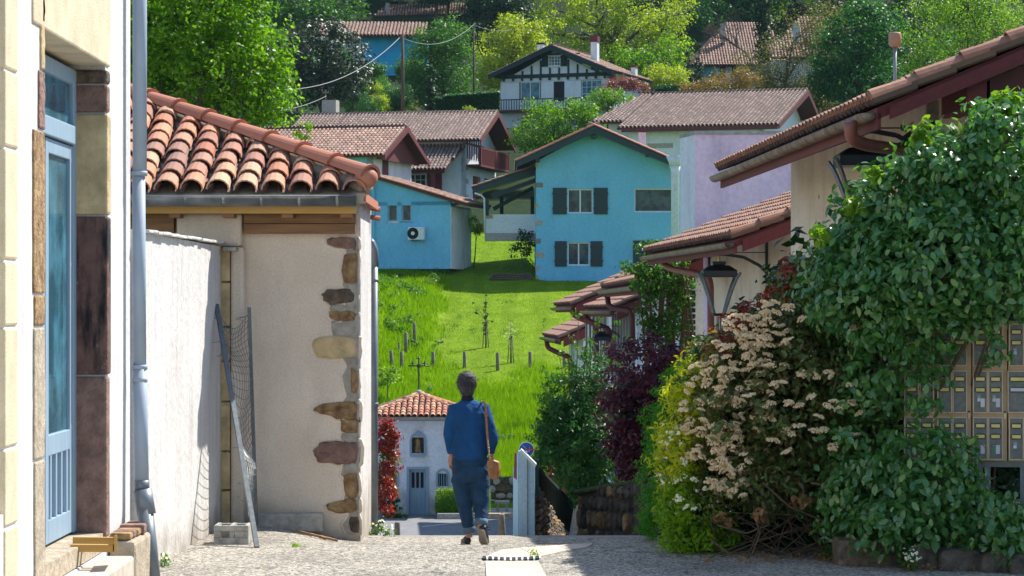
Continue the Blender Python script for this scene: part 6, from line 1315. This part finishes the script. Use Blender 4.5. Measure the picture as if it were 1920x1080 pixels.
# ------------------------------------------------------------------ meadow grass (real blades), lawn saplings
def blades(name, n, x0, x1, y0, y1, hh, wd, mat, ok=None, seed=1, dens=None):
    rs = np.random.default_rng(seed); P = np.stack([rs.uniform(x0, x1, n), rs.uniform(y0, y1, n)], 1)
    P = P[(np.abs(P[:,0]) < P[:,1]*.205)]
    if ok is not None: P = P[np.array([ok(a, b) for a, b in P])]
    z = np.array([h(a, b) for a, b in P]); m = len(P); nn = .6+.8*rs.random(m); cl = .6+.4*np.sin(P[:,0]*2.1+np.sin(P[:,1]*1.3)*2)*np.sin(P[:,1]*.9+P[:,0]*.5)+.2*rs.normal(size=m)
    H = hh*nn*np.clip(cl+.35, .3, 1.6); a = rs.uniform(0, np.pi, m); B = np.stack([P[:,0], P[:,1], z-.03], 1); d = np.stack([np.cos(a), np.sin(a), 0*a], 1)*wd
    T = B+np.stack([rs.normal(0,.25,m)*H, rs.normal(0,.25,m)*H, H+.03], 1); V = np.stack([B-d, B+d, T], 1).reshape(-1,3); return arr_mesh(name, V, np.arange(m*3).reshape(m,3), LF[mat], None, 'stuff', 3)
blades('tall_grass', 140000, -6, 8, 84, 101, .24, .013, 'grass', seed=2)
blades('tall_grass', 60000, -8, 24, 99, 108, .22, .016, 'grass', lambda x, y: y < 103+2*math.sin(x*1.7)+random.random()*2 or x < -3.9, seed=3)
blades('bank_weeds', 90000, -12, -3.0, 100, 137, .22, .02, 'grass', lambda x, y: x < -3.1-(y-104)*.012+.6*math.sin(y*.9)+random.random()*.6, seed=4)
blades('lawn_grass', 130000, -4.5, 16, 102, 152, .06, .016, 'grass', seed=5)
foliage('bank_weeds', None, [(x_, y_, h(x_, y_)+.1, .9, .9, .25) for x_, y_ in [(random.uniform(-7.5,-3.6), random.uniform(104,131)) for _ in range(46)]], 9000, .11, LF['weeds'], .2, .2, droop=-.6)
foliage('meadow_weeds', None, [(x_, y_, h(x_, y_)+.08, .5, .5, .16) for x_, y_ in [(random.uniform(-4.5,6), random.uniform(86,102)) for _ in range(34)]], 5200, .09, LF['mid'], .16, .2, droop=-.8)
foliage('lawn_weeds', None, [(x_, y_, h(x_, y_)+.02, .6, .6, .03) for x_, y_ in [(random.uniform(-3.5,8), random.uniform(102,127)) for _ in range(40)]], 2600, .06, LF['weeds'], .2, .2, droop=-.3)
sp = MB(); sp.prism([Vector((x_, y_, h(x_,y_)+.02)) for x_, y_ in ((-6.6,133),(-4.0,132.4),(-3.4,134.5),(-4.4,136.5),(-6.6,136.8))], (0,0,-.2)); tag(sp.build('bare_soil_patch', MT['soil']), kind='structure')
for x_, D, top, lab, mt_, cc in ((911, 110, 558, 'narrow dark young tree tied to stakes in the middle of the lawn', 'dark', [(911,575,5,22),(911,612,6,16),(893,585,5,5),(925,602,4,4),(889,567,3,3)]), (958, 106.5, 600, 'small sapling with pale blossom on a staked stem', 'blossomw', [(958,622,13,18),(950,632,9,9),(965,612,10,12)])):
    b_ = Vector((X(x_,D), D, h(X(x_,D),D))); t = thing('young_tree', b_, lab, 'tree'); m_ = MB(); tp = W(x_, top, D); m_.tube([b_, b_.lerp(tp,.5), tp], [.035,.025,.01], 6)
    for (cx_, cy_, _, _) in cc: e_ = W(cx_, cy_, D); s_ = b_.lerp(tp, .55); m_.tube([s_, e_], [.014,.005], 4)
    m_.build('trunk', MT['bark'], t, True)
    for dx in (-.14, .12): MB().tube([b_+Vector((dx,0,-.1)), b_+Vector((dx*.4,0,1.1))], .02, 6).build('stake', MT['post'], t, True)
    foliage('crown', t, [pxc(a,b,D,c,e,.12) for a,b,c,e in cc], 700 if mt_ == 'dark' else 420, .055 if mt_ == 'dark' else .045, LF[mt_], .07, .2)
tree('leafy_shrub', 'white-green leafy shrub at the left edge of the meadow beside the downpipe', 'shrub', (X(725,95), 95, h(-4.6,95)), bclumps([(728,700,95,22,12,.4),(738,712,95,14,10,.3),(716,716,95,12,12,.3)]), 700, .10, 'light', .03, .2)
vs_ = MB()
for (a,b,c,e) in ((748,690,745,668),(776,665,779,628),(770,640,768,618),(757,660,760,640)): vs_.tube([W(a,b,107), W(c,e,107)], .015, 4)
tag(vs_.build('vine_stems', MT['twig'], None), 'thin bare vine stems between the short posts', 'vine')
tree('annex_bush', 'round yellow-green bush at the corner right of the annex', 'bush', (X(888,134), 134, h(-2,134)), bclumps([(888,420,134,13,15,.4),(898,432,134,10,9,.3)]), 900, .10, 'yellow', .04, .22)
tree('garden_bush', 'dark bush in the shade under the carport wall', 'bush', (X(985,131), 131, 1.5), bclumps([(985,455,131,14,28,.4),(965,470,131,14,12,.4)]), 900, .12, 'dark', .04, .25)
# ------------------------------------------------------------------ large trees
T = tree
T('maple_tree', 'big bright green maple filling the gap above the old clay roof', 'tree', (X(330,60), 60, -5.5), bclumps([(330,40,60,120,110,1.6),(420,30,60.4,90,80,1.3),(300,150,60,110,90,1.4),(400,130,59.6,90,80,1.3),(480,110,60,60,65,1),(500,170,60,60,45,.9),(530,125,60.2,32,26,.5),(450,190,59.6,70,40,.9),(350,-40,60,160,60,1.6),(380,80,59.3,60,60,1),(510,210,60,25,18,.4)]), 20000, .115, 'maple', .22, .34, shell=.6, nclus=700)
foliage('inner_leaves', bpy.data.objects['maple_tree'], bclumps([(340,60,61.2,150,170,.5),(440,120,61.2,80,90,.4)]), 4000, .2, LF['mid'], .5, .1)
tree('low_twig_tree', 'leafy young branch showing just above the end of the red hip tiles', 'tree', (X(572,62), 62, -5.8), bclumps([(574,238,62,13,12,.15),(566,250,62,16,8,.15),(583,246,62,8,6,.1)]), 140, .10, 'light', .02, .12)
T('magnolia_tree', 'dark glossy evergreen with glinting leaves left of the bright blue house', 'tree', (X(605,185), 185, 9), bclumps([(605,100,185,70,60,2.5),(570,130,185,45,50,2),(650,130,185,45,45,2),(600,160,185,65,35,2),(610,60,186,35,25,1.5)]), 9000, .26, 'magnolia', .25, .7, shell=.7)
T('willow_tree', 'large soft mid-green tree right of the dark wooden pole', 'tree', (X(835,215), 215, 17), bclumps([(835,80,215,50,42,2.5),(800,120,214,40,50,2),(860,130,214,38,55,2),(835,170,213,60,35,2),(790,165,213,30,35,1.6)]), 13000, .22, 'mid', .3, .8)
T('dark_cypress', 'dark narrow cypress in front of the soft green tree', 'tree', (X(808,200), 200, 14), bclumps([(808,150,200,9,30,.5),(808,185,200,11,30,.5)]), 2200, .18, 'dark', .15, .3)
T('yellow_green_tree', 'yellow-green spring tree left of the half-timbered house', 'tree', (X(955,224), 224, 18), bclumps([(960,60,224,34,34,2),(925,95,224,34,34,2),(975,95,224,40,45,2),(915,140,223,28,30,1.6),(950,140,224,40,34,2),(1000,75,225,25,30,1.5),(957,32,224,14,16,1)]), 9000, .24, 'yellow', .3, .75, shell=.55)
T('oak_tree', 'huge spreading young-leaved oak with dark limbs behind the half-timbered house', 'tree', (X(1140,250), 250, 20), bclumps([(1130,20,250,60,50,3),(1050,20,250,50,45,3),(1200,20,250,60,50,3),(1090,60,249,50,35,2.5),(1180,70,249,55,40,2.5),(1240,60,250,50,40,2.5),(1020,60,250,30,30,2),(1150,110,248,60,30,2.5),(1250,110,249,40,30,2),(1120,-30,250,120,40,3),(1275,25,250,30,30,2)]), 17000, .26, 'oak', .6, .95, shell=.6, nclus=420)
T('round_green_tree', 'mid-green tree behind the right side of the half-timbered house', 'tree', (X(1225,238), 238, 18), bclumps([(1215,120,238,45,32,2.5),(1260,100,240,35,35,2),(1180,110,238,35,25,2)]), 5000, .24, 'maple', .3, .8)
T('yellow_shrub', 'rounded yellow-green shrub right of the half-timbered house roof', 'shrub', (X(1250,222), 222, 17), bclumps([(1250,140,222,36,20,1.5),(1235,150,221,20,12,1),(1272,148,221,18,14,1)]), 4200, .18, 'yellow', .1, .5)
for i, (x_, y0, y1, D, lab) in enumerate(((1290,92,158,226,'tallest of the three thin cypresses beside the hipped roof'),(1306,108,160,227,'shortest thin cypress, second beside the hipped roof'),(1313,100,156,226.5,'rightmost of the three thin cypresses beside the hipped roof'))):
    b_ = W(x_, y1, D); T('thin_cypress', lab, 'tree', b_, [tuple(W(x_, y0+(y1-y0)*f, D))+(r_, r_, .9) for f, r_ in ((.15,.12),(.35,.22),(.55,.28),(.75,.3),(.92,.28))], 900, .14, 'dark', .06, .18, group='thin cypresses beside the hipped roof')
T('tall_conifer', 'very dark tall columnar conifer cut by the top picture edge', 'tree', W(1432, 120, 236), [tuple(W(1431, y_, 236))+(.75,.75,1.6) for y_ in (-30,0,30,60,90)], 4200, .24, 'dark', .2, .4)
T('brown_budding_tree', 'hazy brownish budding tree in front of the hidden pink roof', 'tree', (X(1470,196), 196, 12), bclumps([(1460,120,196,50,55,2.2),(1500,60,197,50,45,2),(1420,150,195,40,35,1.8),(1540,90,197,45,50,2),(1490,160,195,60,40,2),(1545,30,198,40,30,2),(1400,115,196,20,22,1)]), 11000, .16, 'olive', .25, 1.1, shell=.3)
T('orange_shrub', 'orange-tinted budding shrubs below the hipped roof house', 'shrub', (X(1370,188), 188, 11), bclumps([(1370,150,188,40,18,1.2),(1330,162,187,36,12,1.2),(1400,145,188,25,20,1),(1290,165,187,20,8,.8)]), 5200, .13, 'orange', .1, .5)
T('round_dark_tree', 'broad dark rich-green round tree behind the street house roof', 'tree', (X(1610,190), 190, 10), bclumps([(1610,60,190,60,45,2.6),(1570,110,189,50,50,2.4),(1650,110,189,50,50,2.4),(1610,160,188,75,40,2.4),(1660,50,190,35,35,2),(1545,150,188,30,35,1.8),(1620,20,191,35,18,1.6)]), 15000, .24, 'bright', .35, .8, shell=.65)
T('light_green_tree', 'tall pale-green tree with thin upright branches at the right top', 'tree', (X(1800,180), 180, 9), bclumps([(1740,50,180,50,60,2.2),(1800,20,180,55,50,2.2),(1870,30,180,60,60,2.2),(1750,120,179,50,45,2),(1830,110,179,60,50,2),(1900,110,179,50,50,2),(1720,150,179,30,30,1.5),(1920,60,180,50,70,2),(1800,-30,180,110,30,2)]), 21000, .16, 'light', .3, .8, shell=.4)
T('garden_tree', 'bright green garden tree below the half-timbered house balcony', 'tree', (X(1040,175), 175, 8), bclumps([(1035,215,175,38,26,1.6),(1000,240,175,32,24,1.4),(1070,235,175,38,26,1.5),(1100,215,175,18,20,1),(985,265,174,28,14,1.2),(1040,265,174,45,18,1.4),(1000,200,175,16,14,.8),(1075,200,175,18,14,.8)]), 9000, .17, 'maple', .15, .55)
T('pink_shrub', 'pink-red leaved shrub against the half-timbered house right wall', 'shrub', (X(1170,196), 196, 13), bclumps([(1165,155,196,28,13,1),(1195,165,196,24,10,.8),(1145,165,196,18,12,.8)]), 2400, .15, 'pinkleaf', .1, .4)
T('green_shrub', 'green shrub under the pink-red leaved shrub', 'shrub', (X(1140,193), 193, 13), bclumps([(1140,180,193,36,14,1.2),(1120,195,193,26,16,1),(1160,185,193,30,14,1)]), 2600, .16, 'maple', .1, .45)
T('small_yellow_shrub', 'tiny yellow-green shrub peeking above the long brown roof', 'shrub', W(881,212,180), bclumps([(881,205,180,9,6,.3)]), 300, .13, 'yellow', .03, .2)
# clipped hedge on the slope
hg = thing('clipped_hedge', W(875,205,198), 'long dark clipped hedge running left from the half-timbered house', 'hedge')
MB().prism([W(818,208,198), W(936,208,198), W(936,173,198), W(832,180,198), W(818,186,198)], (0,1.6,0)).build('core', LF['dark'], hg)
rs = np.random.default_rng(3); n = 5200; xs_ = rs.uniform(816,937,n); top_ = np.where(xs_ < 832, 184, 180-(xs_-832)*.065); P_ = np.array([tuple(W(a, t_+rs.random()*(208-t_) if i%3 else t_+rs.normal(0,1.2), 197.95 if i%3 else 198.6+rs.uniform(-.6,.9))) for i,(a,t_) in enumerate(zip(xs_,top_))])
V, Fc = leaf_arrays(P_, np.tile([0,-.4,1.],(n,1)), .2, 'q', 0, .7, rs); arr_mesh('leaves', V, Fc, LF['teal'], hg, 'stuff')
hg2 = thing('low_clipped_hedge', W(1255,165,205), 'short dark clipped hedge right of the half-timbered house', 'hedge'); MB().prism([W(1228,175,205), W(1290,175,205), W(1290,161,205), W(1228,161,205)], (0,1,0)).build('core', LF['dark'], hg2)
foliage('leaves', hg2, bclumps([(1240,165,205,14,5,.5),(1262,165,205,14,5,.5),(1282,165,205,10,5,.5)]), 900, .16, LF['teal'], .2, .8)
bt_ = MB()
def bare(mb, p, d, L, r, k):
    q = p+d*L; mb.tube([p, p.lerp(q,.5)+Vector((random.uniform(-.1,.1),0,random.uniform(-.1,.1)))*L, q], [r, r*.8, r*.6], 4, False)
    if k:
        for _ in range(3): bare(mb, q, (d+Vector((random.uniform(-.8,.8), random.uniform(-.5,.5), random.uniform(-.35,.5)))).normalized(), L*.74, r*.6, k-1)
tb = thing('bare_tree', W(1412,150,232), 'leafless branching tree in front of the hipped roof', 'tree'); random.seed(8); bare(bt_, W(1412,160,232), Vector((-.1,0,1)), 2.4, .13, 5); bt_.build('trunk', MT['bark'], tb)
# ------------------------------------------------------------------ woodland on the hill
protos = []
random.seed(77)
def proto(k, mat, sx, sz, n, ls):
    cl = [(random.gauss(0,.45)*sx, random.gauss(0,.4)*sx, sz*(.45+random.random()*.4), sx*random.uniform(.4,.65), sx*.55, sz*random.uniform(.18,.28)) for _ in range(7)]
    t = thing('woodland_tree', (0,0,0), 'woodland tree', 'tree', 'woodland trees covering the upper hillside'); m_ = MB(); limbs(m_, (0,0,-1), cl, .22); m_.build('trunk', MT['bark'], t)
    foliage('crown', t, cl, n, ls, LF[mat], 1.0, .6, seed=100+k); return t
WL = dict(teal='blue-green leafy woodland tree among others on the upper hillside', dark='very dark woodland tree among others on the upper hillside', mid='mid-green woodland tree among others on the upper hillside', oak='yellowish spring woodland tree among others on the upper hillside', olive='brownish budding woodland tree among others on the upper hillside')
for k, (m_, sx, sz) in enumerate((('teal',3.4,8.5),('teal',3.0,7.5),('dark',3.2,9.5),('mid',3.2,8),('mid',2.8,7),('oak',3.2,7.5),('olive',2.8,8),('dark',2.6,7))):
    p_ = proto(k, m_, sx, sz, 5200, .34); p_['label'] = WL[m_]; p_['group'] = dict(teal='blue-green',dark='dark',mid='mid-green',oak='yellowish',olive='brownish')[m_]+' woodland trees on the hill'; protos.append(p_)
used = set(); spots = []
def wood(n, x0, x1, d0, d1, choose, smin=.8, smax=1.25, gap=3.6):
    c = 0; tr = 0
    while c < n and tr < n*60:
        tr += 1; px_ = random.uniform(x0, x1); D = random.uniform(d0, d1); x_ = X(px_, D)
        if any((x_-a)**2+(D-b)**2 < gap*gap for a, b in spots): continue
        k = random.choice(choose); o = protos[k]
        if k not in used: used.add(k)
        else:
            o = o.copy(); COL.objects.link(o)
            for ch in protos[k].children: q = ch.copy(); COL.objects.link(q); q.parent = o
        o.location = (x_, D, h(x_, D)-.3); o.scale = (random.uniform(smin, smax),)*2+(random.uniform(smin, smax),); o.rotation_euler.z = random.uniform(0, 6.28); spots.append((x_, D)); c += 1
wood(56, 250, 2000, 318, 345, (0,1,2,3,0,2)); wood(50, 250, 2000, 350, 385, (0,1,2,3)); wood(34, 250, 2000, 395, 440, (0,0,1,2), 1.1, 1.5, 5)
wood(7, 480, 600, 270, 310, (0,1,3)); wood(4, 810, 880, 285, 310, (2,7,2)); wood(6, 900, 985, 275, 310, (2,2,7,3)); wood(5, 1290, 1430, 270, 300, (2,7,6,2)); wood(8, 1450, 1950, 265, 300, (2,7,3,0)); wood(3, 1560, 1700, 225, 250, (2,7), .9, 1.1)
wood(5, 520, 640, 205, 240, (3,4,0), .5, .7, 2.2); wood(8, 640, 760, 196, 240, (3,4,5,0), .28, .42, 1.2); wood(4, 700, 790, 242, 256, (4,3), .35, .5, 1.5)
wood(6, 480, 760, 176, 192, (3,4,3), .22, .34, 1.0); wood(5, 1290, 1560, 200, 225, (7,6,2), .4, .55, 2.5); wood(6, 1560, 1950, 200, 230, (7,2,3), .7, .9, 3); wood(9, 1270, 1480, 268, 330, (3,4,0,5), .8, 1.1, 3); wood(6, 640, 900, 305, 335, (0,3,4), .7, 1.0, 3); wood(8, 1450, 1900, 262, 320, (3,4,5), .8, 1.1, 3)
for k in range(8):
    if k not in used:
        for ch in list(protos[k].children): bpy.data.objects.remove(ch)
        bpy.data.objects.remove(protos[k])
foliage('undergrowth', None, [(x_, y_, h(x_,y_)+.3, 1.6, 1.4, .7) for x_, y_ in [(random.uniform(-.1,.2)*yy, yy) for yy in [random.uniform(180,300) for _ in range(90)]]], 16000, .26, LF['mid'], .5, .4)
foliage('undergrowth', None, [(X(random.uniform(530,900),yy), yy, h(0,yy)+.25, 1.3, 1.0, .6) for yy in [random.uniform(172,232) for _ in range(80)]], 15000, .2, LF['olive'], .4, .5)
foliage('undergrowth', None, [(X(random.uniform(530,800),yy), yy, h(0,yy)+.35, 1.2, 1.0, .7) for yy in [random.uniform(172,215) for _ in range(60)]], 14000, .18, LF['light'], .4, .5)
# ------------------------------------------------------------------ the walker, seen from behind
PD = 24.1; PS = PD/F
def pp(x_, y_, d=0): return Vector(((x_-960)*PS, PD+d, (570-y_)*PS))
def remesh(mb, name, mat, parent, vox=.009, sm=6, dec=None):
    me = mb.mesh(name, mat, org(parent)); bm = bmesh.new(); bm.from_mesh(me); bmesh.ops.recalc_face_normals(bm, faces=bm.faces); bm.to_mesh(me); bm.free()
    o = bpy.data.objects.new(name, me); COL.objects.link(o)
    m = o.modifiers.new('r', 'REMESH'); m.mode = 'VOXEL'; m.voxel_size = vox
    s = o.modifiers.new('s', 'SMOOTH'); s.factor = .5; s.iterations = sm
    dg_ = bpy.context.evaluated_depsgraph_get(); e = bpy.data.meshes.new_from_object(o.evaluated_get(dg_)); nm = o.name
    bpy.data.objects.remove(o); e.name = name
    if not e.materials: e.materials.append(mat)
    e.polygons.foreach_set('use_smooth', [True]*len(e.polygons)); q = link(name, e, parent); ORG[q.name] = org(parent); return q
from mathutils import noise as mnoise
def folds(o, amp, s1, s2):
    me = o.data; ns = [v.normal.copy() for v in me.vertices]
    for v, n_ in zip(me.vertices, ns):
        c = v.co; a = 1-abs(mnoise.noise(Vector((c.x*s1[0]+c.z*3, c.y*s1[1], c.z*s1[2]))))*2.2; b_ = 1-abs(mnoise.noise(Vector((c.x*s2[0], c.y*s2[1], c.z*s2[2]+c.x*12))))*2
        v.co = c+n_*amp*(.8*a+.35*b_-.75)
    me.update()
PE = thing('person', (pp(888,1018).x, PD, pp(0,1018).z), 'person with short grey hair, blue sweater and rolled jeans walking away', 'person')
def ring(x0, x1, y_, ry, dy=0): c = pp((x0+x1)/2, y_); return (c.x, c.y+dy, c.z, (x1-x0)/2*PS, ry)
# body: head, neck, arms, hands, torso core and legs in one skin
b = MB()
b.loft([ring(866,885,757,.055,.0), ring(866,886,742,.052,.0), ring(865,887,734,.055,.01), ring(862,889,726,.078,.02), ring(861,890,717,.092,.02), ring(862,889,708,.088,.015), ring(867,885,701,.06,.015), ring(873,879,699,.02,.015)], 20)
b.loft([ring(858,903,890,.08), ring(853,909,860,.10), ring(852,910,800,.11), ring(850,912,765,.09), ring(868,886,752,.05)], 16)
for sx in (860.5, 890.5): b.ball(pp(sx, 723, .015), .021, 8, 6, (.45,.8,1.1))
b.ball(pp(874, 722, .115), .018, 6, 5, (.8,1,1.2))
def hand(mb, wr, d, side):
    """wr wrist, d direction of the hand, side sign of the thumb"""
    d = Vector(d).normalized(); s = Vector((side, .1, 0)).normalized(); n_ = d.cross(s).normalized(); pal = wr+d*.045
    mb.tube([wr-d*.03, wr, wr+d*.03, wr+d*.07, wr+d*.095], [.023,.024,.032,.036,.030], 10, True, .55)
    for i, (off, L) in enumerate(((.026,.062),(.009,.072),(-.009,.067),(-.025,.050))):
        p0 = wr+d*.082+s*off; p1 = p0+d*L*.5+n_*.006+s*off*.1; p2 = p0+d*L*.86+n_*.022; p3 = p0+d*L+n_*.036; mb.tube([p0-d*.02, p0, p1, p2, p3], [.0085,.0092,.0085,.0078,.005], 7)
    p0 = wr+d*.025+s*.024; mb.tube([p0-s*.008, p0+s*.014+d*.02, p0+s*.024+d*.048, p0+s*.020+d*.072], [.010,.011,.0095,.006], 7)
LS, LE, LW = pp(855,768), pp(842,815,-.03), pp(846,851,.03)
RS, RE, RW = pp(903,768), pp(925,818,-.03), pp(921,852,.05)
for S, E, Wr in ((LS, LE, LW), (RS, RE, RW)): b.tube([S, S.lerp(E,.5), E, E.lerp(Wr,.5), Wr], [.05,.045,.040,.034,.026], 12)
hand(b, LW+Vector((0,0,-.005)), (.06,.02,-1), 1); hand(b, RW+Vector((0,0,-.005)), (-.05,.05,-1), -1)
# legs: planted left leg, trailing right leg with the heel lifted
LH, LK, LA = pp(866,900), pp(872,948,.03), pp(879,1000,.10)
RH_, RK, RA = pp(898,900), pp(903,945,-.03), pp(902,985,-.13)
b.tube([LH, LH.lerp(LK,.5), LK, LK.lerp(LA,.4), LA, pp(879,1010,.10)], [.085,.075,.058,.052,.036,.034], 12); b.tube([RH_, RH_.lerp(RK,.5), RK, RK.lerp(RA,.4), RA, RA+Vector((0,-.01,-.04))], [.085,.075,.058,.052,.036,.034], 12)
remesh(b, 'body', MT['skin'], PE, .0062, 3)
# hair
hr = MB(); hr.loft([ring(865,887,741,.045,-.032), ring(862,889,735,.062,-.028), ring(859,891,727,.086,-.006), ring(858,892.5,716,.105,.008), ring(859,892,706,.102,.012), ring(863,888,700,.08,.01), ring(869,883,697.5,.045,.01), ring(874,878,696.8,.01,.01)], 24)
ho = remesh(hr, 'hair', MT['hair'], PE, .006, 2)
rs = np.random.default_rng(2); n = 3200; d = rs.normal(0,1,(n,3)); d /= np.linalg.norm(d,axis=1)[:,None]; d = d[(d[:,2] > -.75) & ~((d[:,1] > .3) & (d[:,2] < .2))]
c = np.array(pp(875.3, 717, .005)); P0 = c+d*np.array([.083,.100,.098]); t_ = np.cross(d, [0,1,.3]); t_ = np.cross(t_, d); t_[:,2] -= .9; t_ -= d*(t_*d).sum(1)[:,None]; t_ /= np.linalg.norm(t_,axis=1)[:,None]+1e-6; t_ = t_+rs.normal(0,.16,t_.shape); sd_ = np.cross(t_, d)*.004
Lh = (.028+.016*rs.random(len(d)))[:,None]; V = np.stack([P0-sd_, P0+sd_, P0+t_*Lh+d*.007+sd_*.2], 1).reshape(-1,3); arr_mesh('hair_strands', V, np.arange(len(d)*3).reshape(-1,3), MT['hair'], PE, 'stuff', 3)
# sweater
s = MB()
s.loft([ring(849,912,861,.135,.0), ring(848,913,853,.140,.0), ring(848.5,912,835,.138,.0), ring(850,911,812,.132,-.005), ring(849,913,790,.130,-.01), ring(849,914,774,.118,-.01), ring(853,910,763,.10,-.005), ring(860,901,755,.08,.0), ring(866,890,750,.065,.0), ring(868,887,747,.05,.0)], 28)
for S, E, Wr, q in ((LS, LE, LW, -1), (RS, RE, RW, 1)):
    s.tube([S+Vector((-q*.06,0,.008)), S+Vector((q*.012,0,-.004)), S.lerp(E,.5)+Vector((q*.008,0,0)), E, E.lerp(Wr,.55), Wr+Vector((0,0,.018)), Wr+Vector((0,0,.0))], [.075,.078,.066,.058,.050,.044,.040], 14)
so_ = remesh(s, 'sweater', MT['sweater'], PE, .008, 6); folds(so_, .011, (9,9,5), (26,26,16))
cl_ = MB(); cl_.loft([ring(864,889,751,.066,.0), ring(865.5,888,744,.060,.002), ring(866,887.5,741.5,.058,.003)], 20); cl_.build('collar', MT['collar'], PE, True)
rib = MB(); rib.loft([ring(849.5,911.5,862,.134), ring(848.5,912.5,857,.139), ring(849.5,911.5,855,.136)], 28); rib.build('hem', MT['sweater'], PE, True)
# jeans
j = MB(); j.loft([ring(848,914,856,.125,.0), ring(847,916,868,.135,-.005), ring(848,917,882,.138,-.01), ring(850,916,893,.125,-.005), ring(856,912,903,.10,.0)], 26)
j.tube([pp(865,880), pp(865,900), pp(869,925,.015), pp(872,950,.035), pp(876,975,.07), pp(879,993,.095)], [.090,.099,.088,.073,.063,.059], 18)
j.tube([pp(899,880), pp(899,900), pp(901,925,-.01), pp(903,948,-.03), pp(903,965,-.075), pp(902,978,-.11)], [.090,.099,.088,.074,.064,.060], 18)
jo = remesh(j, 'jeans', MT['jeans'], PE, .008, 4); folds(jo, .008, (7,7,14), (20,20,38))
for P0_, P1_ in ((pp(878.5,987,.085), pp(880,998,.10)), (pp(902.5,973,-.095), pp(902,984,-.12))):
    m = MB(); m.tube([P0_, P0_.lerp(P1_,.5), P1_], [.062,.065,.062], 20); m.build('rolled_cuff', MT['cuff'], PE, True)
for x_ in (858, 893): MB().prism([pp(x_,874,-.146), pp(x_+16,874,-.146), pp(x_+15,890,-.146), pp(x_+8,894,-.146), pp(x_+1,890,-.146)], (0,.03,0)).build('pocket', MT['jeans'], PE)
# shoes
def shoe(toe, heel, up, nm):
    """heel and toe points on the sole, up: direction from sole to ankle"""
    toe, heel, up = Vector(toe), Vector(heel), Vector(up).normalized(); f = (toe-heel).normalized(); s_ = f.cross(up).normalized(); up = s_.cross(f); L = (toe-heel).length
    m = MB(); R_ = []
    prof = [(0,.028,.060),(.06,.034,.075),(.25,.034,.078),(.45,.038,.066),(.65,.045,.052),(.85,.042,.040),(.96,.030,.030),(1,.012,.02)]
    vs = []; n = 14
    for (t, w_, hh) in prof:
        for k in range(n):
            a = 2*math.pi*k/n; ca, sa = math.cos(a), math.sin(a); vs.append(heel+f*L*t+s_*ca*w_+up*(hh*.5+sa*hh*.5+.012))
    m.add(vs, [(i*n+k, i*n+(k+1)%n, (i+1)*n+(k+1)%n, (i+1)*n+k) for i in range(7) for k in range(n)]+[tuple(range(n))[::-1], tuple(range(7*n,8*n))]); sh = m.build('shoe', MT['shoe'], PE, True)
    m = MB(); ol = [(0,.020),(.03,.032),(.2,.037),(.45,.038),(.65,.046),(.85,.044),(.97,.028),(1.01,.01)]; poly = [heel+f*L*t+s_*w_ for t, w_ in ol]+[heel+f*L*t-s_*w_ for t, w_ in reversed(ol)]
    m.prism(poly, up*.022); m.build('sole', MT['sole'], sh, bevel=.004)
    m = MB(); m.tube([heel+f*.04+up*.075+s_*.03, heel+f*.05+up*.10, heel+f*.04+up*.075-s_*.03], .007, 6); m.tube([heel+f*.07+up*.09, heel+f*.07+up*.11+s_*.035, heel+f*.06+up*.085+s_*.06, heel+f*.08+up*.08+s_*.02], .003, 5); m.build('laces', MT['collar'], sh, True)
gz = h(pp(880,0).x, PD+.1)
hl_ = pp(877,1017,.07); hl_.z = gz+.002; shoe(hl_+Vector((-.035,.26,0)), hl_, (0,0,1), 'l')
rt = pp(908,1017,-.02); rt.z = h(rt.x, PD-.0)+.004; shoe(rt, pp(901,991,-.20)+Vector((0,0,0)), (.05,-.35,.8), 'r')
# shoulder bag
BG = thing('shoulder_bag', pp(925,895,-.13), 'tan leather shoulder bag with gold chain strap hanging at the walker right hip', 'bag')
m = MB(); m.prism([pp(915,862,-.20), pp(924,860,-.20), pp(934,864,-.19), pp(936,880,-.19), pp(934,893,-.19), pp(926,897,-.20), pp(917,894,-.20), pp(914,878,-.20)], (.02,.08,0)); m.build('pouch', MT['leather'], BG, bevel=.012)
m = MB(); m.prism([pp(914,861,-.205), pp(926,860,-.205), pp(927,872,-.207), pp(921,877,-.208), pp(914,873,-.205)], (0,.006,0)); m.build('flap', MT['leather'], BG, bevel=.004)
m = MB(); P = [pp(905,752,-.06), pp(910,756,-.10), pp(911.5,775,-.145), pp(913,800,-.155), pp(914.5,822,-.165)]
for i in range(4): m.beam(P[i], P[i+1], .020, .005, (0,-1,0))
m.beam(P[0], P[0]+Vector((-.01,.10,.0)), .02, .005, (0,0,1)); m.build('strap', MT['leather'], BG, bevel=.002)
MB().tube([pp(911.5,776,-.15), pp(911.7,780,-.152)], .014, 8).build('buckle', MT['leather'], BG)
cm_ = None
for i in range(13):
    p_ = pp(914.8+i*.33, 823.5+i*3.05, -.168-i*.002); m = MB(); m.tube([p_+Vector((math.cos(a/8*6.283)*.006, math.sin(a/8*6.283)*(.006 if i%2 else .001), math.sin(a/8*6.283)*.010)) for a in range(9)], .0022, 5, False); m.build('chain_link', MT['brass'], BG, True)
# ------------------------------------------------------------------ air between the camera and the hill
hm = bpy.data.materials.new('haze'); hm.use_nodes = True; t = hm.node_tree; t.nodes.clear()
pv = t.nodes.new('ShaderNodeVolumePrincipled'); pv.inputs['Color'].default_value = (.55,.85,1,1); pv.inputs['Density'].default_value = .00007; pv.inputs['Anisotropy'].default_value = 0
om = t.nodes.new('ShaderNodeOutputMaterial'); t.links.new(pv.outputs[0], om.inputs[1])
hz = MB().box(-700, 700, -70, 760, -12, 190).build('haze', hm); hz['kind'] = 'stuff'
